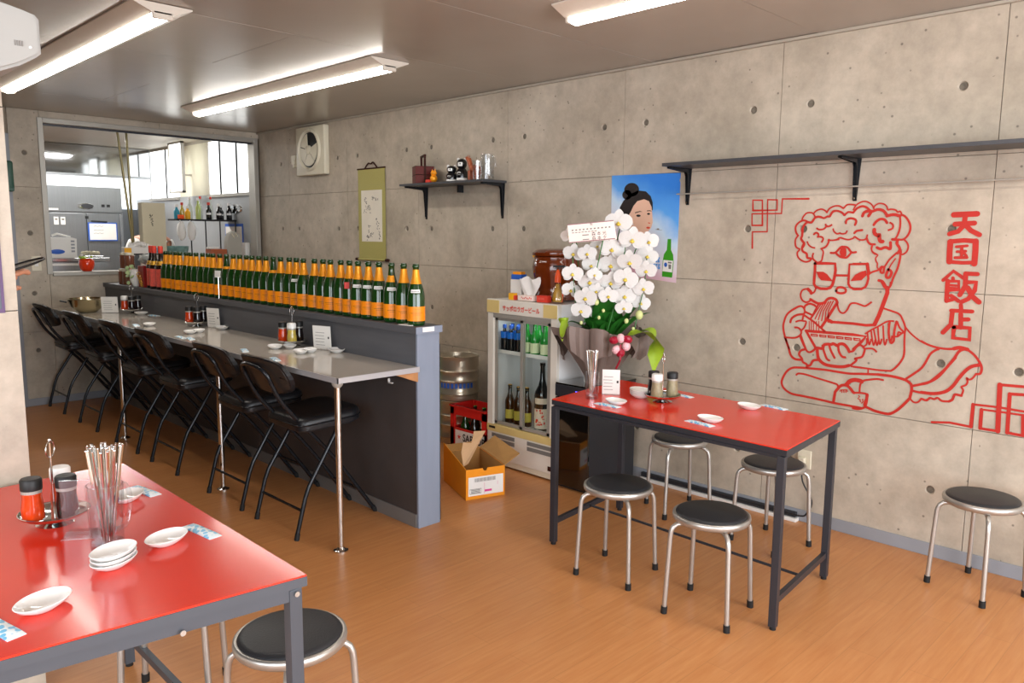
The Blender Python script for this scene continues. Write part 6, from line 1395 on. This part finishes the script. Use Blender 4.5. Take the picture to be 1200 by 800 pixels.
t = thing('mixing_bowl', 'steel bowl with black handle at the far end of the counter', 'bowl', (1.975, 6.70, CZ))
MB().lathe([(0, 0), (.055, 0), (.075, .008), (.118, .05), (.138, .105), (.143, .107), (.143, .110), (.135, .110), (.114, .055), (.072, .012), (0, .006)], 40).build('bowl_body', mat('brass_tinted_steel', '#C9BE9E', 0.18, 1.0), t, smooth=50)
MB().box((-.155, .05, .088), (.05, .022, .012), (0, .25, -.3), bev=.004).build('handle', 'black', t)

# ================================================================ THINGS ON THE SHORT SHELF
SZ = 1.8012
t = thing('lacquer_box', 'red brown tiered lacquer box with a carrying handle on the short shelf', 'box', (3.66, 4.60, SZ), -.5)
for k in range(2):
    o = MB().box((0, 0, .032 + .062 * k), (.135, .15, .060), bev=.002).build('tier', 'redwood', t)
    MB().box((0, 0, .0625 + .062 * k - .002), (.138, .153, .003)).build('tier_edge', 'darkwood', o)
for s in (-1, 1): MB().box((0, .072 * s, .10), (.016, .012, .20), bev=.002).build('handle_post', 'darkwood', t)
MB().box((0, 0, .20), (.018, .165, .013), bev=.003).build('handle_bar', 'darkwood', t)
t = thing('fox_figurine', 'small orange and red figurine on the short shelf', 'figurine', (3.62, 4.43, SZ))
MB().sphere((0, 0, .03), .028, (1, .9, 1), 12).build('body', 'foil', t, smooth=60); MB().sphere((0, 0, .068), .022, (1, 1, .9), 12).build('head', 'carton', t, smooth=60)
for s in (-1, 1): MB().cyl((0, .013 * s, .08), (0, .018 * s, .098), .007, 8, .001).build('ear', 'carton', t)
MB().box((-.02, .035, .012), (.03, .04, .022), bev=.005).build('red_cushion', 'redp', t)
def figur(name, lb, x, y, h):
    t = thing(name, lb, 'figurine', (x, y, SZ), math.atan2(-y, -x))
    MB().lathe([(0, 0), (.034, 0), (.040, .012), (.040, h * .42), (.030, h * .52), (.024, h * .56), (.034, h * .66), (.036, h * .80), (.026, h * .92), (0, h * .97)], 22).build('body', 'blackb', t, smooth=60)
    for s in (-1, 1): MB().sphere((.0, .024 * s, h * .93), .011, (.8, 1, 1), 8).build('ear', 'tagw', t, smooth=60)
    arc(MB(), .0375, h * .64, h * .80, -.8, .1, 6).build('face_patch', 'tagw', t); arc(MB(), .0415, h * .06, h * .16, -1.1, 1.1, 8).build('chest_patch', 'tagw', t)
    for s in (-1, 1): MB().sphere((.036, .012 * s, h * .74), .005, seg=6).build('eye', 'ink', t)
figur('bear_figurine', 'shorter black and white figurine, left of the pair on the short shelf', 3.66, 4.28, .118); figur('bear_figurine', 'taller black and white figurine, right of the pair on the short shelf', 3.68, 4.195, .165)
t = thing('horse_figurine', 'terracotta brown horse shaped figurine on the short shelf', 'figurine', (3.66, 4.045, SZ))
for (x, y) in ((-.014, .035), (.014, .035), (-.014, -.03), (.014, -.03)): MB().cyl((x, y, 0), (x, y, .07), .009, 10, .012).build('leg', 'clay', t, smooth=60)
MB().sphere((0, 0, .085), .032, (.7, 1.45, .8), 14).build('body', 'clay', t, smooth=60)
MB().tube([(0, .03, .09), (0, .045, .125), (0, .055, .150)], .017, 10).build('neck', 'clay', t, smooth=60)
MB().sphere((0, .066, .150), .016, (.8, 1.6, .8), 12, (.6, 0, 0)).build('head', 'clay', t, smooth=60)
for s in (-1, 1): MB().cyl((.007 * s, .056, .160), (.008 * s, .054, .176), .004, 6, .001).build('ear', 'clay', t)
MB().tube([(0, -.045, .095), (0, -.062, .08), (0, -.062, .04)], .008, 8).build('tail', 'clay', t, smooth=60)
t = thing('glass_pitcher', 'clear glass pitcher at the right end of the short shelf', 'glass', (3.66, 3.915, SZ))
MB().lathe([(0, 0), (.045, 0), (.047, .005), (.043, .17), (.041, .17), (.044, .012), (0, .010)], 26).build('glass_body', 'acryl2', t, smooth=50)
MB().tube(smoothpts([(0, -.043, .15), (0, -.072, .145), (0, -.074, .08), (0, -.045, .05)], 4), .005, 8).build('handle', 'acryl2', t, smooth=60)
t = thing('glass_tumbler', 'thin clear tumbler between horse figurine and glass pitcher', 'glass', (3.63, 3.985, SZ))
MB().lathe([(0, 0), (.026, 0), (.032, .13), (.0305, .13), (.025, .006), (0, .006)], 22).build('glass_body', 'acryl', t, smooth=50)

# ================================================================ KITCHEN EQUIPMENT
t = thing('steel_refrigerator', 'stainless kitchen refrigerator with whiteboard seen through the hatch', 'refrigerator', (2.83, 9.85, 0))
MB().bb((2.46, 9.52, .1), (3.20, 10.2, 1.925), bev=.004).build('body', 'steel_grey', t, world=True)
MB().bb((2.452, 9.495, 1.645), (3.205, 9.52, 1.928), bev=.004).build('top_panel', 'steel_grey', t, world=True)
for a, b in ((2.455, 2.83), (2.834, 3.17)): MB().bb((a, 9.498, .95), (b, 9.52, 1.632), bev=.004).build('door', 'steel_grey', t, world=True)
for x in (2.5, 3.14):
    for y in (9.56, 10.14): MB().cyl((x, y, 0), (x, y, .1), .02, 12).build('foot', 'black', t, world=True)
for a, b in ((2.455, 2.83), (2.834, 3.17)): MB().bb((a, 9.498, .12), (b, 9.52, .94), bev=.004).build('door', 'steel_grey', t, world=True)
MB().bb((3.165, 9.47, .12), (3.20, 9.50, 1.632), bev=.004).build('edge_strip', 'steel', t, world=True)
MB().lathe([(0, 0), (.085, 0), (.078, .01), (0, .012)], 28, (2.83, 9.494, 1.712), (PI / 2, 0, 0), sx=1, sy=.42).build('badge', 'chrome', t, smooth=50, world=True)
MB().lathe([(0, .0), (.062, 0), (.06, .004), (0, .005)], 24, (2.845, 9.484, 1.714), (PI / 2, 0, 0), sx=1, sy=.42).build('badge_plate', 'charc', t, world=True)
for x in (2.99, 3.045): MB().bb((x, 9.488, 1.705), (x + .032, 9.495, 1.735)).build('display', 'black', t, world=True)
MB().bb((2.47, 9.488, 1.660), (2.56, 9.494, 1.680)).build('name_plate', 'tagw', t, world=True)
for x in (2.51, 2.575):
    o = MB().bb((x, 9.486, 1.50), (x + .045, 9.498, 1.585), bev=.002).build('thermostat', 'white', t, world=True); MB().bb((x + .01, 9.484, 1.55), (x + .035, 9.487, 1.57)).build('dial', 'inkg', o, world=True)
MB().bb((2.82, 9.486, 1.57), (2.85, 9.498, 1.60)).build('magnet', 'black', t, world=True)
t.scale = (1.05, 1, 1.007); t.location = (2.956, 10.22, 0)
t = thing('whiteboard', 'blue framed whiteboard on the stainless refrigerator door', 'whiteboard', (2.98, 9.48, 1.42))
MB().bb((2.835, 9.474, 1.320), (3.135, 9.494, 1.530), bev=.003).build('frame', 'bluepr', t, world=True)
MB().bb((2.848, 9.472, 1.333), (3.122, 9.4745, 1.517)).build('board', 'tagw', t, world=True)
mb = MB()
for z in (1.485, 1.44, 1.405): mb.ribbon([(2.89 + .02 * k, 9.4718, z + .006 * (k % 2)) for k in range(6)], .004, (0, -1, 0))
mb.build('marker_writing', 'inkg', t, world=True)
MB().cyl((2.87, 9.468, 1.545), (3.03, 9.468, 1.537), .008, 10).build('marker_pen', 'black', t, world=True)
t.scale = (1.05, 1, 1.007); t.location = (3.1135, 9.847, 1.43)
t = thing('range_hood', 'polished stainless range hood high in the kitchen', 'range hood', (2.7, 9.5, 2.0))
MB().bb((1.2, 10.05, 2.075), (3.76, 10.55, 2.425), bev=.003).build('hood_body', 'steel_mirror', t, world=True)
MB().bb((1.2, 10.035, 2.070), (3.765, 10.06, 2.098)).build('lip', 'steel_grey', t, world=True)
t = thing('steel_worktop', 'stainless kitchen worktop below the white appliance behind the hatch', 'worktop', (2.25, 8.1, 0))
MB().bb((1.95, 7.75, 1.17), (2.50, 8.4, 1.20), bev=.002).build('worktop', 'steel', t, world=True)
MB().bb((1.96, 7.77, .1), (2.49, 8.38, 1.165)).build('drawer_cabinet', 'steel_grey', t, world=True)
MB().bb((2.02, 7.755, 1.135), (2.25, 7.77, 1.155)).build('name_strip', 'tagw', t, world=True)
for x in (1.97, 2.44):
    for y in (7.8, 8.33): MB().bb((x, y, 0), (x + .03, y + .03, .1)).build('leg', 'steel', t, world=True)
t = thing('rice_warmer', 'white kitchen appliance with a blue stripe left of the whiteboard', 'appliance', (2.14, 8.0, 1.20))
MB().prism([(-.13, 0), (.13, 0), (.135, .17), (.10, .182), (-.06, .182), (-.13, .16)], -.10, .10, 'XZ').build('casing', 'white', t, smooth=30)
MB().lathe([(0, 0), (.062, 0), (0, .004)], 24, (-.03, -.1005, .055), (PI / 2, 0, 0), sx=1, sy=.35).build('blue_stripe', 'bluepr', t)
for k in range(4): MB().bb((.085, -.103, .05 + .03 * k), (.115, -.1, .066 + .03 * k)).build('button', 'skirt', t)
MB().tube([(-.04, 0, .20), (0, -.02, .215), (.10, -.05, .185)], .008, 8).build('handle', 'white', t, smooth=60)
t = thing('food_tray', 'small tray of food on the worktop beside the white appliance', 'food', (2.40, 7.95, 1.20))
MB().box((0, 0, .008), (.16, .2, .016), bev=.004).build('tray', 'steel', t)
mb = MB(); random.seed(14)
for k in range(14): mb.sphere((random.uniform(-.06, .06), random.uniform(-.08, .08), .03 + random.uniform(0, .02)), .018, (1, 1, .8), 6)
tag(mb.build('food_pieces', 'kbeige', t, smooth=50), kind='stuff')
# hanging bottle shelf
t = thing('kitchen_shelf', 'black shelf full of sauce bottles seen through the hatch', 'shelf', (3.45, 7.95, 1.55))
MB().bb((3.16, 7.83, 1.552), (3.775, 8.05, 1.568)).build('shelf_board', 'black', t, world=True)
for x in (3.30, 3.45, 3.60, 3.765): MB().cyl((x, 7.84, 0.0 if x < 3.7 else 1.3), (x, 7.84, 1.552), .007, 8).build('upright', 'black', t, world=True)
kit = [('teal', .13, .035), ('vinegar', .15, .030), ('yellow', .12, .034), ('petbottle', .21, .032), ('petgreen', .20, .032), ('petbottle', .22, .028), ('blackb', .16, .036), ('petbottle', .22, .026), ('blackb', .15, .038), ('blackb', .14, .036), ('blackb', .16, .038)]
M['petbottle'] = mat('clear_pet', '#C9D0C6', 0.2, alpha=.6); M['petgreen'] = mat('pale_green_pet', '#B9C97A', 0.15)
kl = ['teal topped bottle at the left end of the kitchen shelf', 'pale yellow bottle second from the left on the kitchen shelf', 'yellow and black bottle on the kitchen shelf', 'tall clear bottle in the left half of the kitchen shelf', 'pale green bottle in the kitchen shelf middle', 'tall clear red capped bottle at the kitchen shelf middle',
      'black bottle left of its black neighbours on the kitchen shelf', 'clear bottle with red cap behind the black ones on the kitchen shelf', 'black bottle second of the black row on the kitchen shelf', 'black bottle third of the black row on the kitchen shelf', 'black bottle at the right end of the kitchen shelf']
for i, (m, h, r) in enumerate(kit):
    x = 3.195 + .054 * i
    bottle('sauce_bottle', kl[i], 'bottle', (x, 7.91 + (.07 if i in (3, 5, 7, 9) else 0), 1.5685), beerp(h, r * .76), m, ('tagw', h * .30, h * .42, .9) if m == 'blackb' else None, 'sauce bottles on the kitchen shelf', ('redp' if i in (1, 5, 7) else ('tagw' if i != 6 else 'redp'), r * .42, h - .015, h + .012))
t = thing('red_packet', 'small red packet at the left of the kitchen shelf', 'packet', (3.21, 7.85, 1.5685)); MB().box((0, 0.0, .02), (.06, .02, .04), bev=.006).build('packet', 'orangecap', t)
for i, (x, lb) in enumerate(((3.19, 'white plastic bag hanging left under the kitchen shelf'), (3.29, 'white plastic bag hanging right under the kitchen shelf'))):
    t = thing('hanging_bag', lb, 'bag', (x, 7.80, 1.36), 0, 'white bags under the kitchen shelf')
    mb = MB(); mb.sphere((0, 0, .09), .055, (.75, .6, 1.7), 12); random.seed(i)
    for v in mb.bm.verts: v.co += Vector((random.uniform(-.006, .006), random.uniform(-.006, .006), 0))
    mb.build('bag', 'cloth', t, smooth=60); MB().cyl((0, 0, .17), (0, .03, .195), .004, 6).build('handle', 'cloth', t)
t = thing('glass_bowl', 'blue green patterned bowl behind the bottles in the hatch', 'bowl', (2.985, 7.42, 1.10))
MB().lathe([(0, 0), (.05, 0), (.045, .02), (.02, .05), (.02, .10), (.05, .125), (.095, .16), (.105, .21), (.10, .21), (.088, .165), (.02, .13), (0, .128)], 28).build('bowl_body', mat('blue_green_glass', '#7FA5A0', 0.1, alpha=.75, vary=.4, vscale=18), t, smooth=60)
t = thing('wooden_case', 'small brown wooden case with white cloth behind the champagne bottles', 'box', (3.36, 7.42, 1.10))
MB().box((0, 0, .09), (.16, .12, .18), bev=.003).build('case_body', 'clay', t); MB().box((-.04, -.01, .19), (.10, .06, .02), bev=.006).build('white_cloth', 'cloth', t)
t = thing('flour_bag', 'pale grey gusseted bag standing behind the champagne bottles', 'bag', (3.53, 7.42, 1.10))
mb = MB(); mb.prism([(-.075, 0), (.075, 0), (.07, .26), (.045, .33), (.0, .35), (-.045, .33), (-.07, .26)], -.04, .04, 'XZ'); mb.build('bag_body', mat('grey_bag_film', '#A9A69C', 0.35), t, smooth=20)
MB().tube([(-.03, -.045, .33), (-.01, -.05, .29), (.01, -.05, .33), (.03, -.045, .30)], .006, 6).build('tie', 'cream', t)
t = thing('wall_notice', 'blue edged paper notice on the kitchen right wall', 'paper', (XR - .01, 7.85, 1.42))
MB().bb((XR - .006, 7.70, 1.27), (XR - .001, 8.10, 1.53)).build('blue_backing', 'bluepr', t, world=True); MB().bb((XR - .008, 7.72, 1.285), (XR - .006, 8.085, 1.50)).build('sheet', 'paper', t, world=True)
t = thing('oval_badge', 'oval steel badge on the kitchen right wall panel', 'badge', (XR - .01, 7.85, 1.68))
MB().lathe([(0, 0), (.14, 0), (.13, .012), (0, .014)], 28, (XR - .001, 7.85, 1.68), (0, -PI / 2, 0), sx=.35, sy=1).build('oval_plate', 'chrome', t, smooth=50, world=True)
t = thing('towel_dispenser', 'white dispenser on the kitchen wall next to the hatch frame', 'dispenser', (XR - .05, 7.52, 1.16))
MB().bb((XR - .09, 7.49, 1.10), (XR - .001, 7.60, 1.34), bev=.01).build('casing', 'white', t, smooth=40, world=True); MB().bb((XR - .10, 7.50, 1.13), (XR - .088, 7.59, 1.16)).build('lower_lip', 'white', t, world=True)
for i, (a, b, lb) in enumerate((((2.602, 7.70, 2.43), (2.70, 7.70, 1.25), 'brass coloured pipe left of its twin in the kitchen hatch'), ((2.70, 7.74, 2.43), (2.712, 7.74, 1.25), 'brass coloured pipe right of its twin in the kitchen hatch'))):
    t = thing('gas_pipe', lb, 'pipe', a, 0, 'pipes hanging in the kitchen')
    MB().cyl(a, b, .011, 12).build('pipe', mat('brass_pipe_%d' % i, '#8A7E58', 0.35, .6), t, smooth=50, world=True)
    MB().cyl((a[0], a[1], 2.415), (a[0], a[1], 2.43), .022, 14).build('ceiling_rose', 'alu', t, world=True)

# ================================================================ PEOPLE
def skinned(name, verts, edges, radii, m, parent, root=0, lv=2):
    me = bpy.data.meshes.new(name); me.from_pydata(verts, edges, []); o = bpy.data.objects.new(name, me); C.objects.link(o)
    md = o.modifiers.new('skin', 'SKIN'); md.use_smooth_shade = True; ss = o.modifiers.new('sub', 'SUBSURF'); ss.levels = lv; ss.render_levels = lv
    if not me.skin_vertices: bpy.context.view_layer.update()
    sv = me.skin_vertices[0].data
    for i, r in enumerate(radii): sv[i].radius = (r, r) if not isinstance(r, tuple) else r
    sv[root].use_root = True
    dg = bpy.context.evaluated_depsgraph_get(); m2 = bpy.data.meshes.new_from_object(o.evaluated_get(dg)); bpy.data.objects.remove(o)
    m2.materials.clear(); m2.materials.append(M[m]); m2.polygons.foreach_set('use_smooth', [True] * len(m2.polygons))
    o = bpy.data.objects.new(name, m2); C.objects.link(o); o.parent = parent; return o
def person(label, loc, rz, armR, armL, h=1.62, shirt='cloth', trousers='charc'):
    t = thing('person', label, 'person', loc, rz); k = h / 1.70
    hipz, chest, neck, head = .92 * k, 1.28 * k, 1.44 * k, 1.58 * k
    V = [(0, 0, hipz), (0, 0, 1.08 * k), (0, 0, chest), (0, 0, 1.39 * k), (0, 0, neck), (0.01, 0, 1.50 * k), (0.02, 0, head), (0.015, 0, 1.655 * k)]; E_ = [(0, 1), (1, 2), (2, 3), (3, 4), (4, 5), (5, 6), (6, 7)]
    R_ = [(.13, .10), (.125, .09), (.145, .10), (.10, .075), .048, .055, (.078, .088), (.06, .07)]
    for s, arm in ((-1, armR), (1, armL)):
        b = len(V); pts = [(0, .165 * s, 1.38 * k)] + arm; V += pts; E_ += [(3, b), (b, b + 1), (b + 1, b + 2)]; R_ += [.052, .038, .026]
        # palm and fingers
        w = Vector(pts[2]); e = Vector(pts[1]); d = (w - e).normalized(); sd = d.cross(Vector((0, 0, 1))).normalized(); up_ = sd.cross(d)
        p = w + d * .055; V.append(tuple(p)); R_.append((.026, .016)); E_.append((b + 2, len(V) - 1)); pi_ = len(V) - 1
        for q, ln in ((-1.5, .062), (-.5, .075), (.5, .07), (1.5, .055)):
            a1 = p + sd * q * .016 + d * .03; a2 = a1 + d * ln * .5 - up_ * .004; a3 = a2 + d * ln * .45 - up_ * .018
            for v_ in (a1, a2, a3): V.append(tuple(v_)); R_.append(.0085)
            n_ = len(V); E_ += [(pi_, n_ - 3), (n_ - 3, n_ - 2), (n_ - 2, n_ - 1)]
        a1 = w + d * .03 - sd * s * .03; a2 = a1 + d * .035 - sd * s * .012; V += [tuple(a1), tuple(a2)]; R_ += [.011, .009]; n_ = len(V); E_ += [(b + 2, n_ - 2), (n_ - 2, n_ - 1)]
    for s in (-1, 1):
        b = len(V); V += [(0, .09 * s, .86 * k), (0.01, .10 * s, .48 * k), (0, .105 * s, .09 * k), (.06, .11 * s, .045), (.15, .115 * s, .035)]
        E_ += [(0, b), (b, b + 1), (b + 1, b + 2), (b + 2, b + 3), (b + 3, b + 4)]; R_ += [.085, .055, .04, .038, .028]
    skinned('body', V, E_, R_, 'skin', t)
    # shirt and trousers follow the body a little larger
    V = [(0, 0, hipz - .03), (0, 0, 1.08 * k), (0, 0, chest), (0, 0, 1.385 * k), (0, 0, 1.42 * k)]; E_ = [(0, 1), (1, 2), (2, 3), (3, 4)]; R_ = [(.155, .12), (.145, .11), (.160, .118), (.115, .09), .065]
    for s, arm in ((-1, armR), (1, armL)):
        b = len(V); e = Vector(arm[0]); sh = Vector((0, .165 * s, 1.38 * k)); V += [tuple(sh), tuple(sh.lerp(e, .75))]; E_ += [(3, b), (b, b + 1)]; R_ += [.066, .056]
    skinned('shirt', V, E_, R_, shirt, t)
    V = [(0, 0, hipz), (0, 0, .95 * k)]; E_ = [(0, 1)]; R_ = [(.148, .118), (.14, .11)]
    for s in (-1, 1): b = len(V); V += [(0, .09 * s, .84 * k), (0.01, .10 * s, .48 * k), (0, .105 * s, .10 * k)]; E_ += [(0, b), (b, b + 1), (b + 1, b + 2)]; R_ += [.10, .07, .055]
    skinned('trousers', V, E_, R_, trousers, t)
    hc = Vector((.02, 0, 1.60 * k))
    mb = MB(); mb.sphere(hc + Vector((-.022, 0, .028)), .098, (.98, .86, 1.0), 20)
    for v in mb.bm.verts:
        q = v.co - hc
        if q.x > .035 and q.z < .045: v.co.x = hc.x + .035 - .02
        if q.z < -.05: v.co.z = hc.z - .05
    mb.build('hair', 'hair', t, smooth=60)
    for s in (-1, 1):
        MB().sphere(hc + Vector((.078, .030 * s, -.01)), .010, (.6, 1.2, .7), 8).build('eye', 'ink', t); MB().sphere(hc + Vector((-.01, .082 * s, -.02)), .018, (.7, .35, 1.1), 10).build('ear', 'skin', t, smooth=60)
    MB().sphere(hc + Vector((.090, 0, -.035)), .014, (1, .8, 1.3), 10).build('nose', 'skin', t, smooth=60)
    MB().sphere(hc + Vector((.078, 0, -.068)), .014, (.5, 1.5, .4), 10).build('mouth', 'redp', t, smooth=60)
    return t
k_ = 1.62 / 1.70
person('person in a white shirt in the kitchen, half hidden by the tall wooden box', (3.09, 8.33, 0), -2.1, [(.06, -.22, 1.12), (.24, -.16, 1.05)], [(.06, .22, 1.12), (.24, .16, 1.05)], 1.66)
person('person behind the concrete pillar holding out a black rimmed tray', (.31, 3.22, 0), 0.0, [(.10, -.21, 1.14), (.33, -.06, 1.255)], [(.10, .22, 1.12), (.30, .12, 1.20)], 1.62, 'charc')
t = thing('wire_tray', 'black rimmed flat tray held out past the concrete pillar', 'tray', (.73, 3.20, 1.315))
MB().torus((0, 0, 0), .10, .004, (0, -.32, .1), 30, sx=.85, sy=.55).build('rim', 'black', t, smooth=60)
MB().lathe([(0, 0), (.098, 0), (.098, .001), (0, .001)], 30, (0, 0, 0), (0, -.32, .1), sx=.85, sy=.55).build('mesh_bottom', 'acryl', t)
